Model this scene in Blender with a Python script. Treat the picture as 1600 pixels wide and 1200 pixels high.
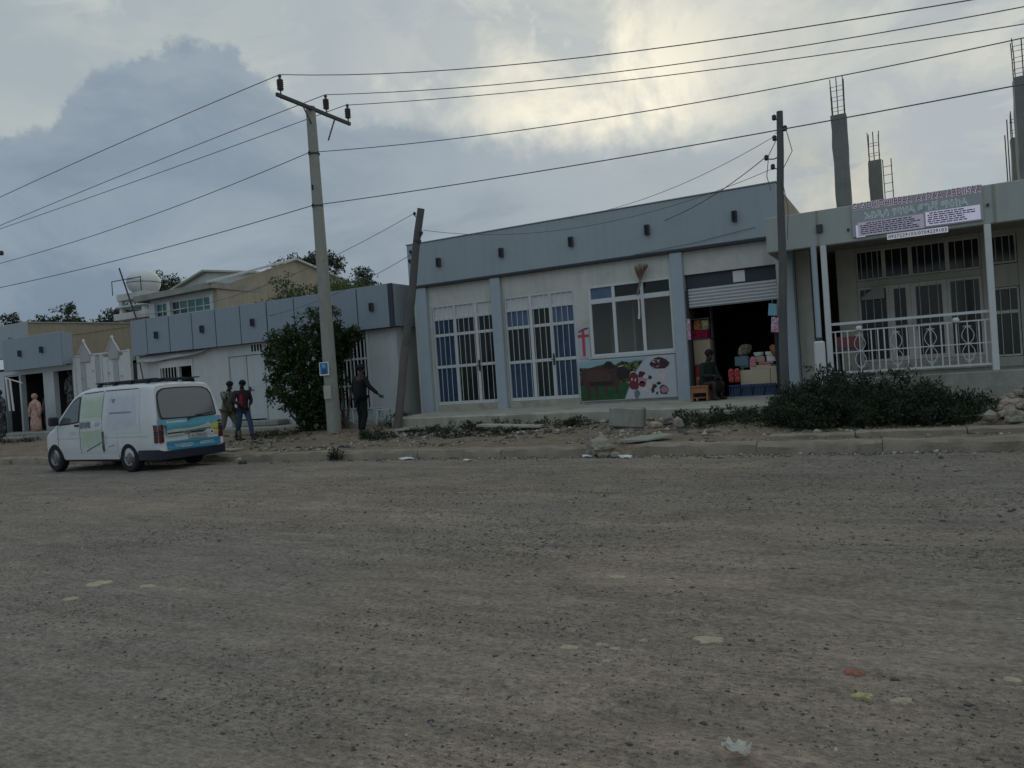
import bpy, bmesh, math, random
import numpy as np
from mathutils import Vector, Matrix

for o in list(bpy.data.objects):
    bpy.data.objects.remove(o)
SC = bpy.context.scene
COL = SC.collection
R_ = math.radians
random.seed(7)
RNG = np.random.default_rng(7)

# ------------------------------------------------------------------ camera
EYE = 1.45
yaw, pitch, roll = R_(27.7), R_(-0.33), R_(3.89)
fw = Vector((-math.sin(yaw) * math.cos(pitch), math.cos(yaw) * math.cos(pitch), math.sin(pitch)))
rt = Vector((math.cos(yaw), math.sin(yaw), 0))
up = rt.cross(fw)
c_, s_ = math.cos(roll), math.sin(roll)
rt2 = c_ * rt - s_ * up
up2 = s_ * rt + c_ * up
cam = bpy.data.cameras.new('camera')
cam.sensor_width = 36.0
cam.lens = 27.0
cam.clip_start = 0.05
cam.clip_end = 3000
camo = bpy.data.objects.new('camera', cam)
COL.objects.link(camo)
mw = Matrix((rt2, up2, -fw)).transposed().to_4x4()
mw.translation = Vector((0, 0, EYE))
camo.matrix_world = mw
SC.camera = camo

# ------------------------------------------------------------------ exposure
vs = SC.view_settings
vs.view_transform = 'Standard'
vs.look = 'None'
vs.exposure = 0.33
vs.gamma = 1.0
vs.use_curve_mapping = False
SC.render.film_transparent = False
SC.cycles.max_bounces = 6
SC.cycles.transparent_max_bounces = 12

# ------------------------------------------------------------------ sky
SUN_DIR = Vector((-0.373, 0.888, 0.269)).normalized()      # behind the clouds above the shops
SUN_EL = math.asin(SUN_DIR.z)
world = bpy.data.worlds.new('World')
SC.world = world
world.use_nodes = True
nt = world.node_tree
nt.nodes.clear()


class NG:
    """tiny node-graph helper"""
    def __init__(self, tree):
        self.t = tree

    def n(self, typ, **kw):
        nd = self.t.nodes.new(typ)
        ins = kw.pop('ins', {})
        for k, v in kw.items():
            setattr(nd, k, v)
        for k, v in ins.items():
            self.set(nd, k, v)
        return nd

    def set(self, nd, k, v):
        s = nd.inputs[k]
        if hasattr(v, 'is_output') or isinstance(v, bpy.types.NodeSocket):
            self.t.links.new(v, s)
        else:
            s.default_value = v

    def math(self, op, a, b=None, c=None, clamp=False):
        nd = self.t.nodes.new('ShaderNodeMath')
        nd.operation = op
        nd.use_clamp = clamp
        for i, v in enumerate((a, b, c)):
            if v is not None:
                self.set(nd, i, v)
        return nd.outputs[0]

    def mix(self, fac, a, b, blend='MIX'):
        nd = self.t.nodes.new('ShaderNodeMix')
        nd.data_type = 'RGBA'
        nd.blend_type = blend
        nd.clamp_factor = True
        self.set(nd, 0, fac)
        self.set(nd, 6, a if not isinstance(a, tuple) else (*a[:3], 1))
        self.set(nd, 7, b if not isinstance(b, tuple) else (*b[:3], 1))
        return nd.outputs[2]

    def ramp(self, fac, stops, interp='LINEAR'):
        nd = self.t.nodes.new('ShaderNodeValToRGB')
        nd.color_ramp.interpolation = interp
        el = nd.color_ramp.elements
        while len(el) < len(stops):
            el.new(0.5)
        for e, (p, c) in zip(el, stops):
            e.position = p
            e.color = (c, c, c, 1) if isinstance(c, (int, float)) else (*c[:3], 1)
        self.set(nd, 0, fac)
        return nd.outputs[0]

    def noise(self, vec, scale, detail=4, rough=0.55, dist=0.0, dim='3D'):
        nd = self.t.nodes.new('ShaderNodeTexNoise')
        nd.noise_dimensions = dim
        nd.inputs['Scale'].default_value = scale
        nd.inputs['Detail'].default_value = detail
        nd.inputs['Roughness'].default_value = rough
        nd.inputs['Distortion'].default_value = dist
        if vec is not None:
            self.t.links.new(vec, nd.inputs['Vector'])
        return nd.outputs[0]

    def mapping(self, vec, scale=(1, 1, 1), loc=(0, 0, 0), rot=(0, 0, 0)):
        nd = self.t.nodes.new('ShaderNodeMapping')
        nd.inputs['Scale'].default_value = scale
        nd.inputs['Location'].default_value = loc
        nd.inputs['Rotation'].default_value = rot
        self.t.links.new(vec, nd.inputs['Vector'])
        return nd.outputs[0]


def srgb(r, g, b):
    def f(c):
        c /= 255.0
        return c / 12.92 if c <= 0.04045 else ((c + 0.055) / 1.055) ** 2.4
    return (f(r), f(g), f(b))


g = NG(nt)
tc = g.n('ShaderNodeTexCoord').outputs['Generated']
sep = g.n('ShaderNodeSeparateXYZ', ins={0: tc})
dx, dy, dz = sep.outputs[0], sep.outputs[1], sep.outputs[2]
RAD = 57.29578
az = g.math('MULTIPLY', g.math('ARCTAN2', dx, dy), RAD)         # degrees, 0 = straight across the road
el = g.math('MULTIPLY', g.math('ARCSINE', dz), RAD)
# height of the upper edge of the grey cloud deck, by azimuth
edge_pts = [(-180, 16), (-120, 18), (-90, 19), (-70, 17.2), (-62, 17.2), (-58.4, 17.2), (-57.3, 18.2), (-56.5, 19.3), (-55.5, 20.9), (-53.6, 22.2),
            (-51.2, 23.2), (-49.7, 24.1), (-48.3, 23.9), (-46.6, 23.2), (-44.6, 22.0), (-43, 20.4), (-41.7, 19.5), (-38.5, 19.2), (-34.8, 19.2),
            (-31, 18.6), (-26.4, 18.0), (-24, 17.6), (-19.3, 17.4), (-16, 17.2), (-12.5, 16.8), (-8.2, 16.4), (-4, 15.6), (0, 14.2), (6.7, 11.9),
            (20, 11.5), (60, 15), (120, 17), (180, 16)]
fc = nt.nodes.new('ShaderNodeFloatCurve')
cm = fc.mapping
cv = cm.curves[0]
while len(cv.points) < len(edge_pts):
    cv.points.new(0.5, 0.5)
for p, (a, e) in zip(cv.points, edge_pts):
    p.location = ((a + 180) / 360.0, e / 40.0)
    p.handle_type = 'VECTOR'
cm.update()
g.set(fc, 'Value', g.math('DIVIDE', g.math('ADD', az, 180.0), 360.0))
edge = g.math('MULTIPLY', fc.outputs[0], 40.0)
n_big = g.noise(tc, 3.2, 5, 0.55, 0.3)
n_mid = g.noise(tc, 11.0, 7, 0.62, 0.25)
n_fine = g.noise(tc, 38.0, 5, 0.6)
edge = g.math('ADD', edge, g.math('MULTIPLY', g.math('SUBTRACT', n_mid, 0.5), 4.2))
edge = g.math('ADD', edge, g.math('MULTIPLY', g.math('SUBTRACT', n_fine, 0.5), 2.2))
# soft edge on the right, crisp on the dome of the left cloud
softr = g.math('ADD', 0.75, g.math('MULTIPLY', g.math('SMOOTH_MIN', 1.0, g.math('MAXIMUM', 0.0, g.math('DIVIDE', g.math('ADD', az, 44.0), 22.0)), 0.1), 2.95))
deck = g.math('DIVIDE', g.math('SUBTRACT', edge, el), softr)
deck = g.math('ADD', deck, 0.35, clamp=True)
deck = g.ramp(deck, [(0, 0), (1, 1)], 'EASE')
# upper, thin pale cloud with bluish gaps
azr = g.math('DIVIDE', g.math('ADD', az, 62.0), 70.0, clamp=True)
pale = g.mix(azr, srgb(160, 169, 168), srgb(188, 188, 180))
back = g.ramp(g.math('DIVIDE', g.math('ADD', dy, 0.35), 0.9, clamp=True), [(0, 1.0), (1, 0.0)], 'EASE')     # the sky opposite the sunset is bluer
pale = g.mix(back, pale, srgb(160, 177, 189))
streak = g.noise(g.mapping(tc, (2.0, 2.0, 5.0), rot=(0.0, 0.35, 0.2)), 2.2, 6, 0.58, 0.6)
blue_f = g.ramp(streak, [(0.42, 0.0), (0.62, 1.0)])
midblue = g.math('MULTIPLY', g.ramp(g.math('DIVIDE', g.math('ABSOLUTE', g.math('ADD', az, 35.0)), 17.0), [(0.15, 1.0), (1.0, 0.0)], 'EASE'), g.ramp(n_big, [(0.3, 0.55), (0.6, 1.0)]))
upper = g.mix(g.math('MULTIPLY', g.math('MAXIMUM', blue_f, midblue), 0.7), pale, srgb(146, 157, 165))
wisps = g.ramp(g.noise(g.mapping(tc, (1, 1, 1.6), loc=(0.3, 0.1, 0)), 7.5, 7, 0.6, 0.5), [(0.56, 0.0), (0.74, 1.0)])
upper = g.mix(g.math('MULTIPLY', wisps, 0.45), upper, srgb(208, 208, 196))
# sun glow behind the upper clouds


def lobe(d, power):
    v = Vector(d).normalized()
    dt = g.n('ShaderNodeVectorMath', operation='DOT_PRODUCT', ins={0: tc, 1: tuple(v)}).outputs['Value']
    return g.math('POWER', g.math('MAXIMUM', dt, 0.0), power)


glow = g.math('MULTIPLY', lobe((-0.32, 0.90, 0.315), 62.0), 1.15, clamp=True)
ragged = g.ramp(g.noise(tc, 8.0, 6, 0.6, 0.4), [(0.40, 0.15), (0.62, 1.0)])
upper = g.mix(g.math('MULTIPLY', glow, ragged), upper, srgb(233, 227, 206))
shaft = g.math('MULTIPLY', lobe((-0.40, 0.85, 0.36), 160.0), 0.75)
upper = g.mix(g.math('MULTIPLY', shaft, wisps), upper, srgb(228, 225, 206))
# grey deck colour: slate blue on the left, paler grey on the right, darker towards the left horizon
low = g.math('DIVIDE', el, 22.0, clamp=True)
deckL = g.mix(low, srgb(98, 114, 131), srgb(130, 143, 154))
deckR = g.mix(low, srgb(150, 161, 165), srgb(158, 166, 168))
azd = g.ramp(g.math('DIVIDE', g.math('ADD', az, 52.0), 58.0, clamp=True), [(0, 0), (0.35, 0.22), (0.7, 0.75), (1, 1)], 'EASE')
deck_c = g.mix(azd, deckL, deckR)
roll_ = g.noise(g.mapping(tc, (1.0, 1.0, 2.2), loc=(0.4, 0.2, 0.1)), 4.2, 7, 0.6, 0.5)
deck_c = g.mix(g.math('MULTIPLY', g.ramp(roll_, [(0.40, 0.0), (0.68, 1.0)]), 0.50), deck_c, srgb(152, 163, 170))
deck_c = g.mix(g.math('MULTIPLY', g.ramp(roll_, [(0.30, 1.0), (0.50, 0.0)]), 0.30), deck_c, srgb(104, 117, 131))
warm = g.math('MULTIPLY', lobe((-0.06, 0.975, 0.185), 190.0), 0.7)
deck_c = g.mix(g.math('MULTIPLY', warm, g.ramp(n_mid, [(0.4, 0.2), (0.62, 1.0)])), deck_c, srgb(206, 196, 170))
cloud = g.mix(deck, upper, deck_c)
# small dark scraps on the right
scrap = g.math('MULTIPLY', g.ramp(g.noise(g.mapping(tc, (1, 1, 2.6), loc=(2.1, 0.7, 0.4)), 9.5, 5, 0.55, 0.2), [(0.66, 0.0), (0.72, 1.0)]), 0.55)
scrap = g.math('MULTIPLY', scrap, g.ramp(g.math('DIVIDE', g.math('ADD', az, 14.0), 10.0, clamp=True), [(0, 0), (1, 1)]))
cloud = g.mix(scrap, cloud, srgb(142, 150, 156))
sky = g.n('ShaderNodeTexSky', sky_type='NISHITA')
sky.sun_disc = False
sky.sun_elevation = SUN_EL
sky.sun_rotation = math.atan2(SUN_DIR.x, SUN_DIR.y)
sky.altitude = 1900
sky.dust_density = 1.5
bg_sky = g.n('ShaderNodeBackground', ins={'Color': sky.outputs[0], 'Strength': 0.06})
bg_cloud = g.n('ShaderNodeBackground', ins={'Color': cloud, 'Strength': 1.0})
mixs = g.n('ShaderNodeMixShader', ins={0: 0.94, 1: bg_sky.outputs[0], 2: bg_cloud.outputs[0]})
g.n('ShaderNodeOutputWorld', ins={0: mixs.outputs[0]})

sun = bpy.data.lights.new('sun', 'SUN')
sun.energy = 0.5
sun.angle = R_(25)
sun.color = (1.0, 0.93, 0.82)
suno = bpy.data.objects.new('sun', sun)
COL.objects.link(suno)
suno.rotation_euler = SUN_DIR.to_track_quat('Z', 'Y').to_euler()
suno.location = (0, 0, 30)

# ------------------------------------------------------------------ helpers
OFF = {}


def setp(o, label=None, cat=None, group=None, kind=None):
    if label: o['label'] = label
    if cat: o['category'] = cat
    if group: o['group'] = group
    if kind: o['kind'] = kind
    return o


def thing(name, label, cat, loc=(0, 0, 0), rotz=0.0, group=None, local=False):
    o = bpy.data.objects.new(name, None)
    o.empty_display_size = 0.2
    COL.objects.link(o)
    o.location = loc
    o.rotation_euler = (0, 0, rotz)
    OFF[o.name] = Vector((0, 0, 0)) if local else Vector(loc)
    return setp(o, label, cat, group)


class MB:
    def __init__(self):
        self.v, self.f, self.m = [], [], []

    def add(self, vs_, fs, m=0):
        b = len(self.v)
        self.v += [tuple(p) for p in vs_]
        self.f += [tuple(b + i for i in q) for q in fs]
        self.m += [m] * len(fs)
        return self

    def box(self, x0, x1, y0, y1, z0, z1, m=0):
        return self.add([(x0, y0, z0), (x1, y0, z0), (x1, y1, z0), (x0, y1, z0), (x0, y0, z1), (x1, y0, z1), (x1, y1, z1), (x0, y1, z1)],
                        [(0, 3, 2, 1), (4, 5, 6, 7), (0, 1, 5, 4), (1, 2, 6, 5), (2, 3, 7, 6), (3, 0, 4, 7)], m)

    def rbox(self, c, size, mat3, m=0):
        hx, hy, hz = size[0] / 2, size[1] / 2, size[2] / 2
        P = []
        for z in (-hz, hz):
            for x, y in ((-hx, -hy), (hx, -hy), (hx, hy), (-hx, hy)):
                P.append(Vector(c) + mat3 @ Vector((x, y, z)))
        return self.add(P, [(0, 3, 2, 1), (4, 5, 6, 7), (0, 1, 5, 4), (1, 2, 6, 5), (2, 3, 7, 6), (3, 0, 4, 7)], m)

    def tube(self, pts, r, n=8, m=0, cap=True):
        pts = [Vector(p) for p in pts]
        rs = r if isinstance(r, (list, tuple)) else [r] * len(pts)
        rings = []
        side = None
        for i, p in enumerate(pts):
            d = (pts[min(i + 1, len(pts) - 1)] - pts[max(i - 1, 0)]).normalized()
            if side is None:
                side = d.cross(Vector((0, 0, 1)))
                if side.length < 1e-3:
                    side = Vector((1, 0, 0))
            side = (side - d * side.dot(d)).normalized()
            w = d.cross(side).normalized()
            rings.append([p + (side * math.cos(2 * math.pi * k / n) + w * math.sin(2 * math.pi * k / n)) * rs[i] for k in range(n)])
        b = len(self.v)
        for q in rings:
            self.v += [tuple(x) for x in q]
        for i in range(len(rings) - 1):
            for k in range(n):
                self.f.append((b + i * n + k, b + i * n + (k + 1) % n, b + (i + 1) * n + (k + 1) % n, b + (i + 1) * n + k))
                self.m.append(m)
        if cap:
            self.f.append(tuple(b + k for k in range(n))[::-1]); self.m.append(m)
            self.f.append(tuple(b + (len(rings) - 1) * n + k for k in range(n))); self.m.append(m)
        return self

    def lathe(self, prof, c, n=16, m=0):
        b = len(self.v)
        for r, z in prof:
            for k in range(n):
                a = 2 * math.pi * k / n
                self.v.append((c[0] + r * math.cos(a), c[1] + r * math.sin(a), c[2] + z))
        for i in range(len(prof) - 1):
            for k in range(n):
                self.f.append((b + i * n + k, b + i * n + (k + 1) % n, b + (i + 1) * n + (k + 1) % n, b + (i + 1) * n + k)); self.m.append(m)
        self.f.append(tuple(b + k for k in range(n))[::-1]); self.m.append(m)
        self.f.append(tuple(b + (len(prof) - 1) * n + k for k in range(n))); self.m.append(m)
        return self

    def prism(self, poly, axis, a, b_, m=0):
        """poly = 2-D outline; axis 'y': (x,z) extruded from y=a to y=b; 'x': (y,z); 'z': (x,y)"""
        def P(u, v, w):
            return {'y': (u, w, v), 'x': (w, u, v), 'z': (u, v, w)}[axis]
        n = len(poly)
        vs_ = [P(u, v, a) for u, v in poly] + [P(u, v, b_) for u, v in poly]
        fs = [tuple(range(n)), tuple(range(2 * n - 1, n - 1, -1))] + [(i, n + i, n + (i + 1) % n, (i + 1) % n) for i in range(n)]
        return self.add(vs_, fs, m)

    def rock(self, c, s, seed=0, m=0, sub=1, flat=1.0):
        rr = random.Random(seed)
        bm = bmesh.new()
        bmesh.ops.create_icosphere(bm, subdivisions=sub, radius=1.0)
        ax = [Vector((rr.uniform(-1, 1), rr.uniform(-1, 1), rr.uniform(-1, 1))).normalized() for _ in range(7)]
        cut = [rr.uniform(0.55, 0.9) for _ in range(7)]
        vs_ = []
        for v in bm.verts:
            p = v.co.copy()
            for a, k in zip(ax, cut):
                d = p.dot(a)
                if d > k:
                    p -= a * (d - k)
            p *= rr.uniform(0.93, 1.07) if sub < 3 else rr.uniform(0.87, 1.10)
            vs_.append((c[0] + p.x * s[0], c[1] + p.y * s[1], c[2] + p.z * s[2] * flat))
        fs = [tuple(v.index for v in f.verts) for f in bm.faces]
        bm.free()
        return self.add(vs_, fs, m)

    def mesh(self, name, mats, off=Vector((0, 0, 0)), smooth=False, bevel=0.0, fix=True):
        me = bpy.data.meshes.new(name)
        me.from_pydata([(x - off.x, y - off.y, z - off.z) for x, y, z in self.v], [], self.f)
        for mt in (mats if isinstance(mats, (list, tuple)) else [mats]):
            me.materials.append(mt)
        if any(self.m):
            me.polygons.foreach_set('material_index', self.m)
        if fix or bevel:
            bm = bmesh.new()
            bm.from_mesh(me)
            if fix:
                bmesh.ops.recalc_face_normals(bm, faces=bm.faces)
            if bevel:
                es = [e for e in bm.edges if len(e.link_faces) == 2 and e.calc_face_angle(0) > 0.6]
                bmesh.ops.bevel(bm, geom=es, offset=bevel, segments=1, affect='EDGES', clamp_overlap=True)
            bm.to_mesh(me)
            bm.free()
        if smooth:
            me.polygons.foreach_set('use_smooth', [True] * len(me.polygons))
            if isinstance(smooth, float):
                me.set_sharp_from_angle(angle=smooth)
        me.update()
        return me

    def build(self, name, mats, parent=None, smooth=False, bevel=0.0, loc=None, label=None):
        """parent given: geometry is in the root's own space when the root is local, else in world space"""
        off = OFF[parent.name] if parent else (Vector(loc) if loc is not None else Vector((0, 0, 0)))
        me = self.mesh(name, mats, off, smooth, bevel)
        o = bpy.data.objects.new(name, me)
        COL.objects.link(o)
        if parent:
            o.parent = parent
            OFF[o.name] = off
        else:
            o.location = off
            OFF[o.name] = off
        if label:
            o['label'] = label
        return o


def solo(name, mb, mats, label, cat, loc, group=None, smooth=False, bevel=0.0, kind=None):
    """a thing that is one mesh"""
    o = mb.build(name, mats, None, smooth, bevel, loc)
    return setp(o, label, cat, group, kind)


def inst(o, parent, delta=(0, 0, 0), rot=None, scale=None, name=None):
    """another part sharing o's mesh"""
    c = o.copy()
    COL.objects.link(c)
    c.parent = parent
    c.location = Vector(o.location) + Vector(delta)
    if rot: c.rotation_euler = rot
    if scale: c.scale = scale
    OFF[c.name] = OFF.get(parent.name, Vector((0, 0, 0)))
    return c


def copy_tree(o, parent=None, loc=None, rotz=None, label=None):
    c = o.copy()
    COL.objects.link(c)
    c.parent = parent
    if loc is not None: c.location = loc
    if rotz is not None: c.rotation_euler = (0, 0, rotz)
    if label: c['label'] = label
    for ch in list(o.children):
        copy_tree(ch, c)
    return c


def rawmesh(name, V, F, mats, smooth=False, mi=None):
    """fast numpy mesh; F is (n,3) or (n,4)"""
    V = np.asarray(V, np.float32); F = np.asarray(F, np.int32)
    me = bpy.data.meshes.new(name)
    k = F.shape[1]
    me.vertices.add(len(V)); me.vertices.foreach_set('co', V.ravel())
    me.loops.add(F.size); me.loops.foreach_set('vertex_index', F.ravel())
    me.polygons.add(len(F)); me.polygons.foreach_set('loop_start', np.arange(0, F.size, k, dtype=np.int32))
    for mt in (mats if isinstance(mats, (list, tuple)) else [mats]):
        me.materials.append(mt)
    if mi is not None:
        me.polygons.foreach_set('material_index', np.asarray(mi, np.int32))
    if smooth:
        me.polygons.foreach_set('use_smooth', np.ones(len(F), bool))
    me.update(calc_edges=True)
    return me


def linkmesh(name, me, parent=None, loc=(0, 0, 0)):
    o = bpy.data.objects.new(name, me)
    COL.objects.link(o)
    o.location = loc
    if parent:
        o.parent = parent
    return o


def text_obj(name, body, mat, parent, width, height, at, depth=0.006, offset=0.0, bold=0.0, sub='', slope=0.0, face='-y'):
    """flat lettering facing -Y (towards the road); at = centre, width x height in metres"""
    cu = bpy.data.curves.new('lettering', 'FONT')
    cu.body = body
    cu.align_x = 'CENTER'; cu.align_y = 'CENTER'
    cu.size = 1.0
    cu.offset = offset + bold
    cu.resolution_u = 3
    cu.space_character = 1.1
    to = bpy.data.objects.new('lettering', cu)
    COL.objects.link(to)
    bpy.context.view_layer.update()
    dg = bpy.context.evaluated_depsgraph_get()
    me = bpy.data.meshes.new_from_object(to.evaluated_get(dg))
    bpy.data.objects.remove(to)
    n = len(me.vertices)
    co = np.zeros(n * 3, np.float32); me.vertices.foreach_get('co', co); co = co.reshape(-1, 3)
    lo, hi = co.min(0), co.max(0)
    sc = ((width / (hi[0] - lo[0])) if width else (height / (hi[1] - lo[1])))
    scy = (height / (hi[1] - lo[1])) if height else sc
    co[:, 0] = (co[:, 0] - (lo[0] + hi[0]) / 2) * sc
    co[:, 1] = (co[:, 1] - (lo[1] + hi[1]) / 2) * scy
    off = OFF[parent.name]
    out = np.zeros_like(co)
    if face == '-y':
        out[:, 0] = at[0] + co[:, 0]; out[:, 1] = at[1]; out[:, 2] = at[2] + co[:, 1] + slope * co[:, 0]
    elif face == '-x':      # read from -x: text runs towards -y
        out[:, 0] = at[0] + slope * co[:, 1]; out[:, 1] = at[1] - co[:, 0]; out[:, 2] = at[2] + co[:, 1]
    else:                   # '+y' : text runs towards -x
        out[:, 0] = at[0] - co[:, 0]; out[:, 1] = at[1]; out[:, 2] = at[2] + co[:, 1]
    out -= np.array(off, np.float32)
    me.vertices.foreach_set('co', out.ravel())
    me.materials.clear(); me.materials.append(mat)
    me.name = name
    me.update()
    o = bpy.data.objects.new(name, me)
    COL.objects.link(o)
    o.parent = parent
    o['kind'] = 'stuff'
    return o


# value noise in numpy
def vnoise(x, y, seed=0):
    xi = np.floor(x).astype(np.int64); yi = np.floor(y).astype(np.int64)
    xf = x - xi; yf = y - yi
    xf = xf * xf * (3 - 2 * xf); yf = yf * yf * (3 - 2 * yf)

    def h(a, b):
        k = (a * 374761393 + b * 668265263 + seed * 1442695041) & 0xffffffff
        k = ((k ^ (k >> 13)) * 1274126177) & 0xffffffff
        return ((k ^ (k >> 16)) & 0xffff) / 65535.0
    return (h(xi, yi) * (1 - xf) + h(xi + 1, yi) * xf) * (1 - yf) + (h(xi, yi + 1) * (1 - xf) + h(xi + 1, yi + 1) * xf) * yf


def fbm(x, y, oct=4, seed=0):
    s = 0.0; a = 0.5; t = 0.0
    for i in range(oct):
        s = s + a * vnoise(x * 2 ** i, y * 2 ** i, seed + i * 17); t += a; a *= 0.5
    return s / t - 0.5


# ------------------------------------------------------------------ materials
MATS = {}


def M(name, col, rough=0.85, var=0.18, scale=5.0, fine=0.12, fscale=60.0, bump=0.15, bscale=None, streak=0.0, streak_col=None, dirt=0.0, dirt_col=(0.16, 0.13, 0.10),
      dscale=1.6, metal=0.0, spec=0.35, coords='pos', trans=None):
    """painted / mineral surface: base colour broken by soft and fine noise, optional run-down streaks and dirt blotches"""
    if name in MATS:
        return MATS[name]
    mt = bpy.data.materials.new(name)
    mt.use_nodes = True
    t = mt.node_tree
    t.nodes.clear()
    q = NG(t)
    if coords == 'pos':
        P = q.n('ShaderNodeNewGeometry').outputs['Position']
    else:
        P = q.n('ShaderNodeTexCoord').outputs['Object']
    n1 = q.noise(P, scale, 5, 0.6)
    n2 = q.noise(P, fscale, 3, 0.6)
    f = q.math('ADD', q.math('MULTIPLY', q.math('SUBTRACT', n1, 0.5), var * 2.6), q.math('MULTIPLY', q.math('SUBTRACT', n2, 0.5), fine * 2.2))
    f = q.math('ADD', f, 1.0)
    c = q.n('ShaderNodeVectorMath', operation='SCALE', ins={0: tuple(col)})
    q.set(c, 'Scale', f)
    c = c.outputs[0]
    if streak:
        ns = q.noise(q.mapping(P, (9.0, 9.0, 0.55)), 1.0, 6, 0.65, 0.4)
        sf = q.math('MULTIPLY', q.ramp(ns, [(0.46, 0.0), (0.72, 1.0)]), streak)
        c = q.mix(sf, c, streak_col or tuple(k * 0.5 for k in col))
    if dirt:
        nd_ = q.noise(P, dscale, 7, 0.68, 0.5)
        df = q.math('MULTIPLY', q.ramp(nd_, [(0.48, 0.0), (0.68, 1.0)]), dirt)
        c = q.mix(df, c, dirt_col)
    b = q.n('ShaderNodeBsdfPrincipled', ins={'Base Color': c, 'Metallic': metal, 'Specular IOR Level': spec})
    q.set(b, 'Roughness', q.math('ADD', rough, q.math('MULTIPLY', q.math('SUBTRACT', n1, 0.5), 0.2), clamp=True))
    if bump:
        nb = q.noise(P, bscale or fscale * 0.7, 5, 0.6)
        bp = q.n('ShaderNodeBump', ins={'Strength': bump, 'Distance': 0.02, 'Height': nb})
        q.set(b, 'Normal', bp.outputs[0])
    q.n('ShaderNodeOutputMaterial', ins={0: b.outputs[0]})
    MATS[name] = mt
    return mt


def M_glass(name, tint=(0.75, 0.8, 0.82), refl=0.9, ior=1.45, alpha=0.8):
    mt = bpy.data.materials.new(name)
    mt.use_nodes = True
    t = mt.node_tree; t.nodes.clear(); q = NG(t)
    fr = q.n('ShaderNodeFresnel', ins={'IOR': ior})
    tr = q.n('ShaderNodeBsdfTransparent', ins={'Color': (*tint, 1)})
    df = q.n('ShaderNodeBsdfDiffuse', ins={'Color': (0.12, 0.13, 0.13, 1)})
    gl = q.n('ShaderNodeBsdfGlossy', ins={'Color': (refl, refl, refl, 1), 'Roughness': 0.04})
    m1 = q.n('ShaderNodeMixShader', ins={0: alpha, 1: df.outputs[0], 2: tr.outputs[0]})
    m2 = q.n('ShaderNodeMixShader', ins={0: fr.outputs[0], 1: m1.outputs[0], 2: gl.outputs[0]})
    q.n('ShaderNodeOutputMaterial', ins={0: m2.outputs[0]})
    return mt


def M_leaf(name, c1, c2, scale=7.0, rough=0.55, trans=0.25):
    mt = bpy.data.materials.new(name)
    mt.use_nodes = True
    t = mt.node_tree; t.nodes.clear(); q = NG(t)
    P = q.n('ShaderNodeNewGeometry').outputs['Position']
    a = q.noise(P, scale, 3, 0.6)
    b_ = q.noise(P, scale * 9, 2, 0.5)
    f = q.ramp(q.math('ADD', q.math('MULTIPLY', a, 0.6), q.math('MULTIPLY', b_, 0.4)), [(0.36, 0.0), (0.64, 1.0)])
    c = q.mix(f, c1, c2)
    pr = q.n('ShaderNodeBsdfPrincipled', ins={'Base Color': c, 'Roughness': rough, 'Specular IOR Level': 0.3})
    tl = q.n('ShaderNodeBsdfTranslucent', ins={'Color': c})
    mx = q.n('ShaderNodeMixShader', ins={0: trans, 1: pr.outputs[0], 2: tl.outputs[0]})
    q.n('ShaderNodeOutputMaterial', ins={0: mx.outputs[0]})
    return mt


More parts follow.
